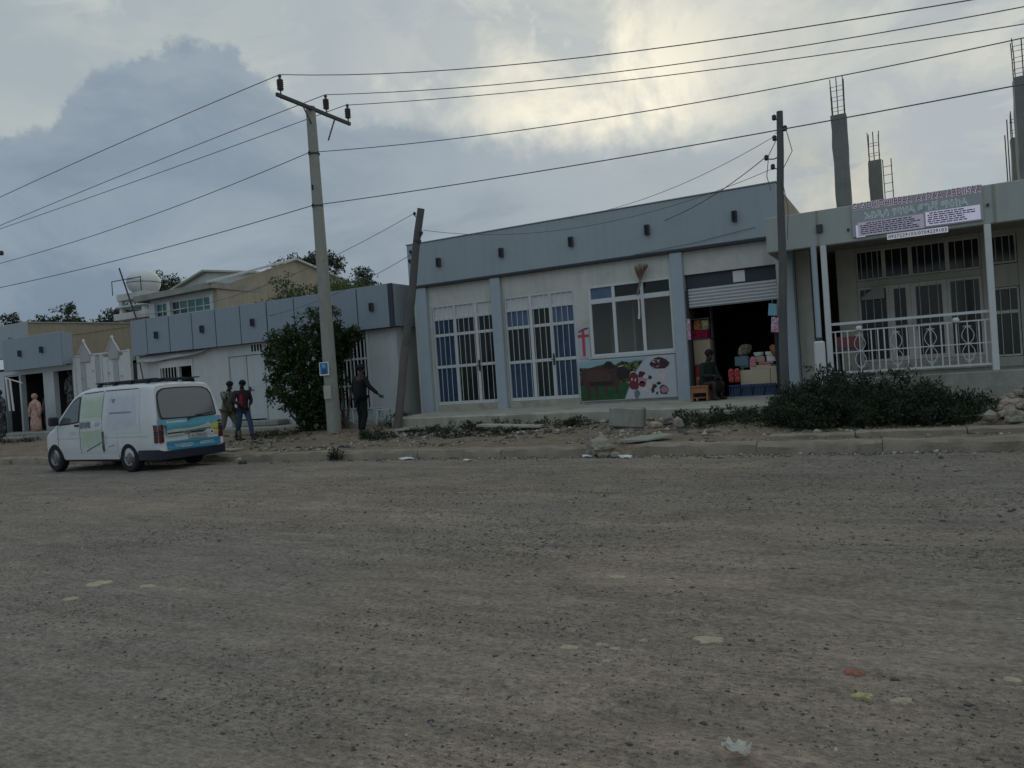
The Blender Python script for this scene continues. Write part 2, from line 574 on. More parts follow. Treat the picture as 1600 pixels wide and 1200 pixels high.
def M_ground(name, ca, cb, cc, xs=0.22, speck=0.5, pale=0.4, bump=0.5, streaky=True, grey=0.0):
    """packed dirt: two earth tones mixed in lengthwise tracks, dark clods and pale chips"""
    mt = bpy.data.materials.new(name)
    mt.use_nodes = True
    t = mt.node_tree; t.nodes.clear(); q = NG(t)
    P = q.n('ShaderNodeNewGeometry').outputs['Position']
    Ps = q.mapping(P, (xs, 1.0, 1.0)) if streaky else P
    n0 = q.noise(Ps, 0.55, 5, 0.6, 0.4)
    n1 = q.noise(Ps, 3.4, 6, 0.65, 0.3)
    n2 = q.noise(P, 24.0, 5, 0.65)
    n3 = q.noise(P, 110.0, 3, 0.6)
    nA = q.noise(P, 0.16, 3, 0.5)
    nB = q.noise(q.mapping(P, (0.55, 1.0, 1.0)), 1.3, 7, 0.7, 0.6)
    c = q.mix(q.ramp(n0, [(0.34, 0.0), (0.66, 1.0)]), ca, cb)
    c = q.mix(q.math('MULTIPLY', q.ramp(nA, [(0.42, 0.0), (0.6, 1.0)]), grey), c, (sum(cc) / 3 * 1.15,) * 3)
    c = q.mix(q.math('MULTIPLY', q.ramp(nB, [(0.50, 0.0), (0.66, 1.0)]), 0.55), c, tuple(k * 0.72 for k in cc))
    c = q.mix(q.math('MULTIPLY', q.ramp(nB, [(0.30, 1.0), (0.44, 0.0)]), 0.40), c, tuple(k * 1.22 for k in cb))
    c = q.mix(q.math('MULTIPLY', q.ramp(n1, [(0.42, 0.0), (0.64, 1.0)]), 0.65), c, cc)
    n5 = q.noise(q.mapping(P, (0.25, 1.0, 1.0), loc=(3.1, 1.7, 0)), 9.0, 6, 0.7, 0.4)
    n4 = q.noise(q.mapping(P, (0.35, 1.0, 1.0)), 55.0, 4, 0.7)
    lum = q.math('ADD', 1.0, q.math('ADD', q.math('MULTIPLY', q.math('SUBTRACT', n2, 0.5), 1.3), q.math('ADD', q.math('MULTIPLY', q.math('SUBTRACT', n4, 0.5), 1.7), q.math('ADD', q.math('MULTIPLY', q.math('SUBTRACT', n5, 0.5), 0.9), q.math('MULTIPLY', q.math('SUBTRACT', n3, 0.5), 0.9)))))
    lum = q.math('MAXIMUM', lum, 0.35)
    v = q.n('ShaderNodeVectorMath', operation='SCALE', ins={0: c}); q.set(v, 'Scale', lum); c = v.outputs[0]
    vo = q.n('ShaderNodeTexVoronoi', ins={'Vector': P, 'Scale': 26.0, 'Randomness': 1.0})
    sel = q.n('ShaderNodeSeparateColor', ins={0: vo.outputs['Color']})
    dots = q.math('MULTIPLY', q.math('LESS_THAN', vo.outputs['Distance'], 0.22), q.math('GREATER_THAN', sel.outputs[0], 1.0 - 0.30 * speck))
    dots = q.math('MULTIPLY', dots, q.ramp(n1, [(0.45, 0.25), (0.6, 1.0)]))
    c = q.mix(q.math('MULTIPLY', dots, 0.75), c, tuple(k * 0.28 for k in ca))
    chips = q.math('MULTIPLY', q.math('LESS_THAN', vo.outputs['Distance'], 0.17), q.math('LESS_THAN', sel.outputs[1], 0.05 * pale))
    c = q.mix(q.math('MULTIPLY', chips, 0.6), c, (0.42, 0.38, 0.31))
    b = q.n('ShaderNodeBsdfPrincipled', ins={'Base Color': c, 'Roughness': 0.93, 'Specular IOR Level': 0.2})
    hgt = q.math('ADD', q.math('MULTIPLY', n2, 0.6), q.math('ADD', q.math('MULTIPLY', n4, 0.35), q.math('MULTIPLY', n1, 0.8)))
    bp = q.n('ShaderNodeBump', ins={'Strength': bump, 'Distance': 0.03, 'Height': hgt})
    q.set(b, 'Normal', bp.outputs[0])
    q.n('ShaderNodeOutputMaterial', ins={0: b.outputs[0]})
    return mt


m_road = M_ground('packed_dirt_road', (0.243, 0.203, 0.164), (0.305, 0.246, 0.189), (0.180, 0.157, 0.136), xs=0.11, bump=1.0, grey=0.45)
m_verge = M_ground('verge_earth', (0.235, 0.180, 0.128), (0.165, 0.130, 0.096), (0.29, 0.235, 0.172), xs=0.6, speck=0.7, pale=1.0, bump=0.7)
m_ground = M_ground('back_ground', (0.20, 0.17, 0.13), (0.15, 0.14, 0.10), (0.24, 0.2, 0.15))
m_stone_d = M('dark_gravel', (0.10, 0.095, 0.088), 0.95, 0.35, 9, 0.3, 90)
m_stone_m = M('grey_gravel', (0.22, 0.205, 0.18), 0.95, 0.3, 9, 0.2, 90)
m_stone_p = M('pale_gravel', (0.42, 0.38, 0.30), 0.95, 0.25, 9, 0.2, 60)
m_rock = M('rubble_stone', (0.30, 0.27, 0.225), 0.95, 0.3, 7, 0.25, 45, bump=0.5, dirt=0.5)
m_pinkrock = M('pinkish_stone', (0.40, 0.30, 0.25), 0.95, 0.25, 12, 0.2, 60, bump=0.4)
m_kerb = M('kerb_concrete', (0.28, 0.24, 0.19), 0.95, 0.25, 2.2, 0.2, 40, bump=0.5, dirt=0.7, dirt_col=(0.15, 0.125, 0.10), dscale=2.0)
m_conc = M('grey_concrete', (0.33, 0.32, 0.285), 0.92, 0.22, 2.0, 0.18, 45, bump=0.35, dirt=0.5, streak=0.35)
m_walk = M('walkway_concrete', (0.40, 0.375, 0.315), 0.92, 0.2, 2.0, 0.18, 40, bump=0.35, dirt=0.5, streak=0.25)
m_white = M('white_wall_paint', (0.54, 0.57, 0.57), 0.85, 0.10, 1.4, 0.07, 60, bump=0.2, streak=0.22, streak_col=(0.33, 0.31, 0.26), dirt=0.25, dirt_col=(0.36, 0.32, 0.25))
m_cream = M('cream_wall_paint', (0.565, 0.57, 0.535), 0.87, 0.12, 1.4, 0.08, 60, bump=0.2, streak=0.25, streak_col=(0.30, 0.27, 0.21), dirt=0.3, dirt_col=(0.30, 0.26, 0.19))
m_fascia = M('blue_grey_cladding', (0.335, 0.385, 0.42), 0.55, 0.08, 0.8, 0.05, 50, bump=0.06, streak=0.26, streak_col=(0.22, 0.25, 0.27), dirt=0.15, dirt_col=(.26, .27, .26), spec=0.4)
m_fascia2 = M('slate_blue_cladding', (0.265, 0.32, 0.375), 0.5, 0.08, 0.8, 0.05, 50, bump=0.05, streak=0.25, streak_col=(0.17, 0.2, 0.24), dirt=0.15, dirt_col=(.22, .23, .23), spec=0.4)
m_pillar = M('pale_blue_paint', (0.375, 0.43, 0.475), 0.7, 0.08, 1.6, 0.06, 60, bump=0.12, streak=0.18, dirt=0.12)
m_rfascia = M('grey_green_render', (0.40, 0.425, 0.40), 0.85, 0.10, 1.2, 0.08, 50, bump=0.15, streak=0.22, streak_col=(0.26, 0.27, 0.24))
m_beige = M('beige_plaster', (0.37, 0.33, 0.255), 0.92, 0.16, 1.2, 0.12, 40, bump=0.3, streak=0.45, streak_col=(0.22, 0.19, 0.14), dirt=0.35, dirt_col=(0.24, 0.2, 0.14), dscale=0.9)
m_brownw = M('ochre_plaster', (0.36, 0.29, 0.20), 0.92, 0.16, 1.0, 0.12, 40, bump=0.3, streak=0.35, dirt=0.25, dscale=0.6)
m_rwall = M('greenish_beige_wall', (0.46, 0.455, 0.395), 0.9, 0.12, 1.5, 0.08, 50, bump=0.2, streak=0.25, dirt=0.2)
m_wmetal = M('white_metal_paint', (0.60, 0.62, 0.62), 0.5, 0.08, 4, 0.06, 60, bump=0.05, dirt=0.18, dirt_col=(0.34, 0.28, 0.2), dscale=4)
m_gmetal = M('weathered_grey_metal', (0.40, 0.42, 0.42), 0.55, 0.12, 4, 0.08, 60, bump=0.06, dirt=0.3, dirt_col=(0.24, 0.2, 0.16), dscale=4)
m_steel_door = M('pale_steel_door', (0.50, 0.54, 0.56), 0.5, 0.07, 1.6, 0.06, 60, bump=0.05, streak=0.15, dirt=0.15)
m_shutter = M('bare_shutter_metal', (0.58, 0.60, 0.60), 0.42, 0.08, 5, 0.06, 50, bump=0.05, metal=0.35)
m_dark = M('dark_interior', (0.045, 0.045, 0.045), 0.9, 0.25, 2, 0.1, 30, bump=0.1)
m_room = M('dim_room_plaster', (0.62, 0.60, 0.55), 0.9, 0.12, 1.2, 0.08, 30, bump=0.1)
m_black = M('black_gap', (0.02, 0.02, 0.022), 0.9, 0.1, 5, 0.05, 30, bump=0)
m_seam = M('dark_seam', (0.05, 0.06, 0.075), 0.8, 0.1, 5, 0.05, 30, bump=0)
m_rust = M('rusty_rebar', (0.13, 0.085, 0.06), 0.9, 0.3, 12, 0.2, 80, bump=0.2)
m_pole = M('pole_concrete', (0.30, 0.30, 0.27), 0.93, 0.2, 3, 0.18, 50, bump=0.4, streak=0.3, dirt=0.3, dscale=3)
m_coldark = M('dark_column_concrete', (0.20, 0.205, 0.19), 0.92, 0.25, 3, 0.2, 50, bump=0.4, streak=0.3)
m_wood = M('grey_pole_wood', (0.115, 0.115, 0.115), 0.95, 0.25, 3, 0.2, 40, bump=0.5, streak=0.55, streak_col=(0.09, 0.08, 0.07))
m_wood2 = M('stripped_pole_wood', (0.15, 0.135, 0.12), 0.95, 0.25, 3, 0.2, 40, bump=0.5, streak=0.55, streak_col=(0.14, 0.11, 0.09))
m_iron = M('dark_iron', (0.06, 0.065, 0.07), 0.6, 0.2, 10, 0.1, 60, metal=0.4)
m_porc = M('brown_porcelain', (0.055, 0.045, 0.055), 0.3, 0.1, 10, 0.05, 60, spec=0.6)
m_wire = M('wire_metal', (0.12, 0.125, 0.13), 0.7, 0.1, 3, 0.05, 40, bump=0)
m_clear = M_glass('clear_glass', (.92, .93, .92), .8, 1.4, .96)
m_blue = M('blue_curtain_glass', (0.030, 0.060, 0.115), 0.16, 0.5, 3.0, 0.08, 40, bump=0.03, spec=0.35)
m_bluedk = M('dark_window_glass', (0.014, 0.018, 0.016), 0.12, 0.3, 2.0, 0.05, 40, bump=0.02, spec=0.4)
m_bluelt = M('blue_film_glass', (0.085, 0.135, 0.225), 0.2, 0.3, 3.0, 0.06, 40, bump=0.02, spec=0.4)
m_teal = M('teal_window_glass', (0.06, 0.17, 0.16), 0.15, 0.2, 2.0, 0.05, 40, bump=0.02, spec=0.4)
m_tealdk = M('dark_teal_glass', (0.02, 0.05, 0.05), 0.12, 0.2, 2.0, 0.05, 40, bump=0.02, spec=0.4)
m_paper = M('white_paper', (0.66, 0.67, 0.66), 0.8, 0.06, 8, 0.04, 60, bump=0.03)
m_red = M('red_paint', (0.48, 0.06, 0.085), 0.6, 0.12, 6, 0.06, 60, bump=0.03)
# ------------------------------------------------------------------ ground, road, verge
KY = 12.64          # road edge (foot of the kerb)


def grid_mesh(name, xs, ys, zf, mat, label_kind='structure'):
    X, Y = np.meshgrid(xs, ys)
    Z = zf(X, Y)
    V = np.stack([X.ravel(), Y.ravel(), Z.ravel()], 1)
    nx, ny = len(xs), len(ys)
    i = np.arange(nx - 1)[None, :] + np.arange(ny - 1)[:, None] * nx
    F = np.stack([i, i + 1, i + nx + 1, i + nx], -1).reshape(-1, 4)
    me = rawmesh(name, V, F, mat, smooth=True)
    o = linkmesh(name, me)
    o['kind'] = label_kind
    return o


def zroad(X, Y):
    near = np.clip((Y + 3) / 4, 0, 1)
    z = 0.05 * fbm(X * 0.16, Y * 0.7, 3, 3) + 0.040 * fbm(X * 0.45, Y * 3.2, 4, 5) + 0.016 * fbm(X * 3.5, Y * 6.5, 4, 9) + 0.010 * fbm(X * 14, Y * 20, 3, 11)
    for k, (yc, d) in enumerate(((3.1, .030), (4.0, .022), (5.2, .035), (6.3, .022), (7.6, .040), (8.8, .028), (10.1, .035), (11.3, .03))):
        m = yc + 0.22 * np.sin(X * 0.21 + k * 1.7) + 0.10 * fbm(X * 0.5, X * 0 + k * 3.1, 2, 70 + k) * 2
        w = 0.13 + 0.04 * (k % 3)
        dd = (Y - m) / w
        z = z + d * (0.55 + fbm(X * 0.3, X * 0 + k, 2, 90 + k)) * (0.7 * np.exp(-(np.abs(dd) - 1.7) ** 2 * 1.6) - np.exp(-dd ** 2))
    return z * near


xs = np.concatenate([np.linspace(-420, -45, 40), np.arange(-44.5, -22, 0.25), np.arange(-22, -8, 0.07), np.arange(-8, 4.5, 0.035), np.arange(4.6, 20, 0.4), np.linspace(22, 320, 30)])
ys = np.concatenate([np.linspace(-26, -2, 14), np.arange(-1.5, 2.0, 0.2), np.arange(2.0, 7.0, 0.03), np.arange(7.0, KY + 0.1, 0.06)])
grid_mesh('road', xs, ys, zroad, m_road)


def zground(x, y):
    """dirt shoulder rising from the kerb to the shop fronts"""
    x = np.asarray(x, float); y = np.asarray(y, float)
    t = np.clip((y - 13.0) / 3.3, 0, 1)
    base = 0.17 + 0.05 * t + 0.19 * t * t
    base = np.where(y < 13.0, 0.17, base)
    bump = 0.12 * fbm(x * 0.7, y * 0.9, 4, 21) + 0.05 * fbm(x * 3, y * 3, 3, 23)
    bump = bump * np.clip((y - 12.95) / 0.5, 0, 1)
    mound = 0.12 * np.exp(-((x + 13.35) ** 2 / 1.1 + (y - 15.1) ** 2 / 0.35))
    heap = 0.62 * np.exp(-((x - 1.95) ** 2 / 0.42 + (y - 14.7) ** 2 / 0.7))
    spill = 0.05 * np.clip(fbm(x * 0.8, y * 0.0 + 3.3, 3, 61) * 2.4 + 0.2, 0, 1) * np.exp(-((y - 12.98) / 0.22) ** 2)
    return base + bump + mound + heap + spill


def zg(x, y):
    return float(zground(np.array([x]), np.array([y]))[0])


def zterr(X, Y):
    z = zground(X, np.clip(Y, 12.7, 18.4))
    z = np.where(Y < 12.75, -0.12, z)
    z = np.where((Y >= 12.75) & (Y < 12.89), 0.12 + 0.0 * z, z)
    z = np.where(Y > 18.4, 0.42, z)
    return z


xs = np.concatenate([np.linspace(-420, -45, 40), np.arange(-44, -20, 0.2), np.arange(-20, 4, 0.075), np.arange(4.2, 20, 0.4), np.linspace(22, 320, 30)])
ys = np.concatenate([[-60, -30, 0, 12.70, 12.72], [12.80, 12.84], np.arange(12.89, 16.6, 0.075), np.arange(16.7, 18.5, 0.2), np.linspace(19, 60, 14), np.linspace(80, 900, 16)])
grid_mesh('ground', xs, ys, zterr, m_verge)

# kerb: stone by stone, with one gap where it has broken away
kerb = thing('kerb', 'worn concrete kerb of long stones between the dirt road and the shop fronts', 'kerb')
kerb['kind'] = 'structure'
del kerb['category']
rr = random.Random(3)
x = -44.0
while x < 9.0:
    ln = rr.uniform(1.75, 2.3)
    x1 = x + ln
    if x < -4.75 < x1:
        x1 = -5.5
    if x1 > x + 0.3:
        mb = MB()
        n = max(3, int((x1 - x) / 0.22))
        prof_n = 5
        vv, ff = [], []
        dz0, dy0 = rr.uniform(-0.012, 0.012), rr.uniform(-0.012, 0.012)
        sk = rr.uniform(-0.012, 0.012)
        for i in range(n + 1):
            xx = x + 0.004 + (x1 - x - 0.008) * i / n
            j = [rr.uniform(-0.017, 0.017) for _ in range(5)]
            wear = rr.uniform(0.02, 0.07)
            top = 0.185 + dz0 + sk * (i / n - .5) + j[0]
            fy = KY - 0.03 + dy0
            vv += [(xx, fy + j[1], -0.1), (xx, fy + j[2], top - wear), (xx, fy + wear * 0.9, top), (xx, KY + 0.25 + j[3], top + j[4] * .5), (xx, KY + 0.27, -0.1)]
        for i in range(n):
            for k in range(5):
                a, b_ = i * 5 + k, i * 5 + (k + 1) % 5
                ff.append((a, b_, b_ + 5, a + 5))
        ff += [tuple(range(5)), tuple(range(n * 5 + 4, n * 5 - 1, -1))]
        mb.add(vv, ff)
        mb.build('kerb_stone', m_kerb, kerb, smooth=0.7)
    x = x1
    if abs(x1 + 5.5) < 1e-6:
        x = -4.35
# second, higher edging behind the kerb on the right
for (a, b_, h) in ((-2.2, -0.9, 0.24), (-0.88, 0.62, 0.27), (0.64, 2.3, 0.28), (2.33, 4.2, 0.28)):
    mb = MB()
    n = 8; vv = []; ff = []
    for i in range(n + 1):
        xx = a + (b_ - a) * i / n
        j = [rr.uniform(-0.012, 0.012) for _ in range(3)]
        vv += [(xx, KY + 0.52 + j[0], 0.05), (xx, KY + 0.53 + j[0], h - 0.02 + j[1]), (xx, KY + 0.56, h + j[1]), (xx, KY + 0.78 + j[2], h + 0.005), (xx, KY + 0.8, 0.05)]
    for i in range(n):
        for k in range(5):
            p, q_ = i * 5 + k, i * 5 + (k + 1) % 5
            ff.append((p, q_, q_ + 5, p + 5))
    ff += [tuple(range(5)), tuple(range(n * 5 + 4, n * 5 - 1, -1))]
    mb.add(vv, ff)
    mb.build('edging_block', m_kerb, kerb, smooth=0.7)

# ------------------------------------------------------------------ loose gravel (stuff)


def scatter_stones(name, pts, sizes, zs, mats, mi, seed=0, flat=0.6):
    """many low stones as one mesh: squashed random octahedra"""
    rng = np.random.default_rng(seed)
    n = len(pts)
    base = np.array([(1, 0, 0), (0, 1, 0), (-1, 0, 0), (0, -1, 0), (0, 0, 1), (0, 0, -0.6)], float)
    F0 = np.array([(0, 1, 4), (1, 2, 4), (2, 3, 4), (3, 0, 4), (1, 0, 5), (2, 1, 5), (3, 2, 5), (0, 3, 5)])
    P = base[None] * rng.uniform(0.6, 1.25, (n, 6, 1)) + rng.normal(0, 0.16, (n, 6, 3))
    a = rng.uniform(0, 2 * np.pi, n)
    ca, sa = np.cos(a)[:, None], np.sin(a)[:, None]
    X = P[..., 0] * ca - P[..., 1] * sa
    Y = P[..., 0] * sa + P[..., 1] * ca
    el_ = rng.uniform(0.8, 1.5, n)[:, None]
    V = np.stack([X * sizes[:, None] * el_ + pts[:, :1], Y * sizes[:, None] + pts[:, 1:2], P[..., 2] * sizes[:, None] * flat + zs[:, None] + sizes[:, None] * 0.1], -1).reshape(-1, 3)
    F = (F0[None] + (np.arange(n) * 6)[:, None, None]).reshape(-1, 3)
    me = rawmesh(name, V, F, mats, mi=np.repeat(mi, 8))
    o = linkmesh(name, me)
    o['kind'] = 'stuff'
    return o


def patchy(n, x0, x1, y0, y1, sc, thr, seed):
    rng = np.random.default_rng(seed)
    x = rng.uniform(x0, x1, n); y = y0 + (y1 - y0) * rng.uniform(0, 1, n)
    keep = fbm(x * sc * 0.45, y * sc, 3, seed) + rng.uniform(-0.25, 0.25, n) > thr
    return np.stack([x[keep], y[keep]], 1)


p1 = np.concatenate([patchy(190000, -10, 3.2, 2.3, 6.5, 1.5, 0.12, 31), patchy(30000, -10, 3.2, 2.3, 6.5, 5.0, 0.10, 35)])
p2 = np.concatenate([patchy(110000, -22, 4, 5.5, 12.3, 0.8, 0.09, 32), patchy(60000, -9, 4, 5.5, 11.5, 1.6, 0.06, 36)])
P = np.concatenate([p1, p2])
sz = np.exp(RNG.normal(-5.85, 0.55, len(P))); sz = np.clip(sz, 0.0015, 0.020)
sz[len(p1):] *= 1.5
mi = RNG.choice(3, len(P), p=[0.66, 0.30, 0.04])
o = scatter_stones('road_gravel', P, sz, zroad(P[:, 0], P[:, 1]), [m_stone_d, m_stone_m, m_stone_p], mi, 33)
o['label'] = 'loose dark gravel and clods scattered over the dirt road'
# gravel strip along the foot of the kerb
n = 5200
gx = RNG.uniform(-20, 3.5, n); gy = KY - 0.06 - np.abs(RNG.normal(0, 0.17, n))
keep = (fbm(gx * 0.6, gy * 2, 3, 41) + RNG.uniform(-.3, .3, n) + np.clip((gx + 8) / 14, 0, 0.4)) > 0.06
P = np.stack([gx[keep], gy[keep]], 1)
sz = np.clip(np.exp(RNG.normal(-4.35, 0.5, len(P))), 0.006, 0.05)
mi = RNG.choice(3, len(P), p=[0.42, 0.42, 0.16])
o = scatter_stones('kerbside_gravel', P, sz, zroad(P[:, 0], P[:, 1]), [m_stone_d, m_stone_m, m_stone_p], mi, 42, 0.75)
o['label'] = 'loose gravel and grit gathered along the foot of the kerb'
# stones on the verge
n = 12000
gx = RNG.uniform(-19, 3.5, n); gy = RNG.uniform(12.95, 16.1, n)
keep = fbm(gx * 1.1, gy * 1.4, 3, 51) + RNG.uniform(-.3, .3, n) > 0.12
P = np.stack([gx[keep], gy[keep]], 1)
sz = np.clip(np.exp(RNG.normal(-3.85, 0.6, len(P))), 0.008, 0.085)
mi = RNG.choice(3, len(P), p=[0.35, 0.45, 0.20])
sz = np.where((P[:, 1] > 14.6) & (P[:, 0] > -12) & (P[:, 0] < -3), np.minimum(sz * 1.9, .11), sz)
o = scatter_stones('verge_rubble', P, sz, zground(P[:, 0], P[:, 1]), [m_stone_d, m_stone_m, m_stone_p], mi, 52, 0.7)
o['label'] = 'small rubble strewn over the earth verge below the shops'

# ------------------------------------------------------------------ walkway and steps (setting)
mb = MB()
xs_ = np.linspace(-12.1, -1.9, 24)
vv, ff = [], []
rr = random.Random(8)
for i, xx in enumerate(xs_):
    t = (xx + 12.1) / 10.2
    front = 16.2 - 0.25 * t + rr.uniform(-.012, .012)
    top = 0.655 - 0.05 * t
    vv += [(xx, front, 0.1), (xx, front - .006, top - 0.03 + rr.uniform(-.008, .008)), (xx, front + 0.03, top), (xx, 18.3, 0.70), (xx, 18.3, 0.1)]
for i in range(len(xs_) - 1):
    for k in range(5):
        p, q_ = i * 5 + k, i * 5 + (k + 1) % 5
        ff.append((p, q_, q_ + 5, p + 5))
ff += [tuple(range(5)), tuple(range(len(vv) - 1, len(vv) - 6, -1))]
mb.add(vv, ff)
o = mb.build('walkway', m_walk, smooth=0.6); o['kind'] = 'structure'
# low worn platform in front of the left shops
mb = MB()
mb.box(-20.9, -13.3, 17.15, 18.24, 0.1, 0.52)
mb.box(-19.6, -17.6, 17.7, 18.24, 0.525, 0.70)
o = mb.build('doorstep', m_conc, bevel=0.03); o['kind'] = 'structure'
mb = MB()
mb.box(-33.5, -25.2, 17.2, 18.2, 0.1, 0.70)
mb.box(-32.6, -29.2, 16.6, 17.19, 0.1, 0.56)
o = mb.build('shop_step', m_conc, bevel=0.03); o['kind'] = 'structure'
# ================================================================== BUILDING A : long shop with plain blue-grey fascia
A = thing('shop_building', 'long single storey shop block with plain blue grey fascia and white barred doors', 'building', (-7.5, 18.3, 0.65))
FY = 18.25     # wall face
w = MB()
# lintel band, piers, side and back walls, roof slab, floor
w.box(-12.58, -2.50, FY + .02, FY + .22, 3.66, 4.26)
w.box(-12.58, -11.99, FY + .02, FY + .22, 0.3, 3.66)
w.box(-10.02, -9.67, FY + .02, FY + .22, 0.3, 3.66)
w.box(-7.62, -7.24, FY + .02, FY + .22, 0.3, 3.66)
w.box(-7.24, -5.05, FY + .02, FY + .22, 0.3, 1.86)
w.box(-5.05, -4.76, FY + .02, FY + .22, 0.3, 3.66)
w.box(-2.66, -2.50, FY + .02, FY + .22, 0.3, 3.66)
w.build('wall', m_cream, A)
w = MB()
w.box(-12.58, -12.36, FY + .22, 28, 0.3, 5.40)
w.box(-2.72, -2.50, FY + .22, 28, 0.3, 5.40)
w.box(-12.36, -2.72, 27.8, 28, 0.3, 5.40)
w.build('side_wall', m_beige, A)
w = MB(); w.box(-12.36, -2.72, FY + .22, 27.8, 4.9, 5.1); w.build('roof', m_conc, A)
# inner room shell behind the glass
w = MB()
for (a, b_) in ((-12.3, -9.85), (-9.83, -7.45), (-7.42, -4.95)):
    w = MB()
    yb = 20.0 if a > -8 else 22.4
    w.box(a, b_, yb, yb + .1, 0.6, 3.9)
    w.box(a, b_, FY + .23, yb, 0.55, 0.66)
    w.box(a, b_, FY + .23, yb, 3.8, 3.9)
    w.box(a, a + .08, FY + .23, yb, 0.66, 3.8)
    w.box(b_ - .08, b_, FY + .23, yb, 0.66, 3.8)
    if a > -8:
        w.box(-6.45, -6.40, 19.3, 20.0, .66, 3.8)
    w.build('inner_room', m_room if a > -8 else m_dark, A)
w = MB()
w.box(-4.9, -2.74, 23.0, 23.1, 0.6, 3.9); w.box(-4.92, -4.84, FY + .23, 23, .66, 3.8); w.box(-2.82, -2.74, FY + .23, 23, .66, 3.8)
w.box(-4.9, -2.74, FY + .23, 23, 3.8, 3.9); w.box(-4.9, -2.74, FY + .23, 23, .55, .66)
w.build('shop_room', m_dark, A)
# fascia
f_ = MB(); f_.box(-12.58, -2.52, 18.08, FY + .015, 4.27, 5.45); f_.build('fascia', m_fascia, A, bevel=0.015)
f_ = MB(); f_.box(-12.58, -2.52, 18.10, FY + .012, 4.215, 4.268); f_.build('fascia_shadow_line', m_seam, A)  # dark-coloured strip standing in for the shadow line under the fascia
f_ = MB(); f_.box(-12.60, -2.50, 18.06, FY + .3, 5.452, 5.475); f_.build('coping', m_fascia2, A)
spout = None


def spout_mb(x, y, z):
    m = MB()
    m.box(x - .055, x + .055, y - .10, y, z - .12, z + .12, 0)
    m.box(x - .035, x + .035, y - .103, y - .1, z - .10, z + .10, 1)
    return m


for xx in (-11.51, -9.53, -7.52, -5.52, -3.45):
    spout_mb(xx, 18.08, 4.83).build('drain_spout', [m_seam, m_black], A)
for (a, b_) in ((-12.42, -12.08), (-10.0, -9.70), (-5.05, -4.755), (-2.52, -2.28)):
    p = MB()
    p.box(a, b_, 18.13, FY + .25 if a > -3 else FY + .018, 0.5, 4.21)
    p.build('pillar', m_pillar, A, bevel=0.012)


def barred_door(root, x0, x1, y, z0, z1, mull, rails, leaf, glass, bars, frame_mat, bar_mat, name='barred_door', solid_top=0.0):
    """steel frame, glazed panels, upright security bars, handle. root > door set > frame, pane, bar, handle"""
    d = MB()
    t = 0.045
    d.box(x0, x0 + t, y - .04, y + .05, z0, z1); d.box(x1 - t, x1, y - .04, y + .05, z0, z1)
    d.box(x0 + t, x1 - t, y - .04, y + .05, z1 - t, z1); d.box(x0 + t, x1 - t, y - .04, y + .05, z0, z0 + .09)
    ms = [x0 + t] + mull + [x1 - t]
    for m_ in mull:
        d.box(m_ - .045, m_ + .045, y - .038, y + .045, z0 + .09, z1 - t)
    rr_ = [z0 + .09] + rails + [z1 - t]
    for r_i, r_ in enumerate(rails):
        for i in range(len(ms) - 1):
            a = ms[i] + (.045 if i else 0); b2 = ms[i + 1] - (.045 if i < len(mull) else 0)
            d.box(a, b2, y - .034, y + .04, r_ - .04, r_ + .04)
    fr = d.build(name, frame_mat, root, bevel=0.006)
    for i in range(len(ms) - 1):
        for k in range(len(rr_) - 1):
            a = ms[i] + (.045 if i else 0); b2 = ms[i + 1] - (.045 if i < len(mull) else 0)
            za = rr_[k] + (.04 if k else 0); zb = rr_[k + 1] - (.04 if k < len(rails) else 0)
            mt = glass(i, k)
            if mt is None:
                continue
            q_ = MB(); q_.box(a + .002, b2 - .002, y + .012, y + .02, za + .002, zb - .002)
            q_.build('panel' if mt in (frame_mat, m_gmetal, m_wmetal) else 'pane', mt, fr)
    b0 = None
    for xx in bars:
        if b0 is None:
            b_ = MB(); b_.tube([(xx, y - .055, z0 + .05), (xx, y - .055, z1 - .03)], 0.0085, 6)
            b0 = b_.build('bar', bar_mat, fr); bx0 = xx
        else:
            inst(b0, fr, (xx - bx0, 0, 0))
    for hx in leaf:
        h = MB(); h.box(hx - .02, hx + .02, y - .075, y - .035, 1.75, 2.05); h.tube([(hx, y - .11, 1.9), (hx, y - .075, 1.9)], .012, 6); h.tube([(hx - .06, y - .11, 1.9), (hx + .02, y - .11, 1.9)], .012, 6)
        h.build('handle', m_iron, fr)
    return fr


def gl1(i, k):
    if k == 3: return m_wmetal
    if i == 0: return m_blue
    return m_bluedk if (i, k) != (2, 0) else m_bluedk


def gl2(i, k):
    if k == 3: return m_wmetal
    if i == 1: return m_bluedk
    if i == 0: return m_bluelt if k == 2 else (m_bluedk if k == 1 else m_blue)
    return m_bluelt if k == 2 else m_blue


bars1 = [-11.94 + 0.163 * i for i in range(12)]
barred_door(A, -11.98, -10.02, FY + .06, 0.86, 3.66, [-11.27, -10.58], [1.93, 2.82, 3.28], [-10.55], gl1, bars1, m_wmetal, m_wmetal)
bars2 = [-9.62 + 0.163 * i for i in range(13)]
barred_door(A, -9.66, -7.62, FY + .06, 0.86, 3.66, [-8.9, -8.32], [1.90, 2.82, 3.30], [-8.30], gl2, bars2, m_wmetal, m_wmetal)
th = MB(); th.box(-11.98, -10.02, FY - .02, FY + .2, 0.3, 0.855); th.box(-9.665, -7.625, FY - .02, FY + .2, 0.3, 0.855)
th.build('threshold', m_walk, A, bevel=0.015)

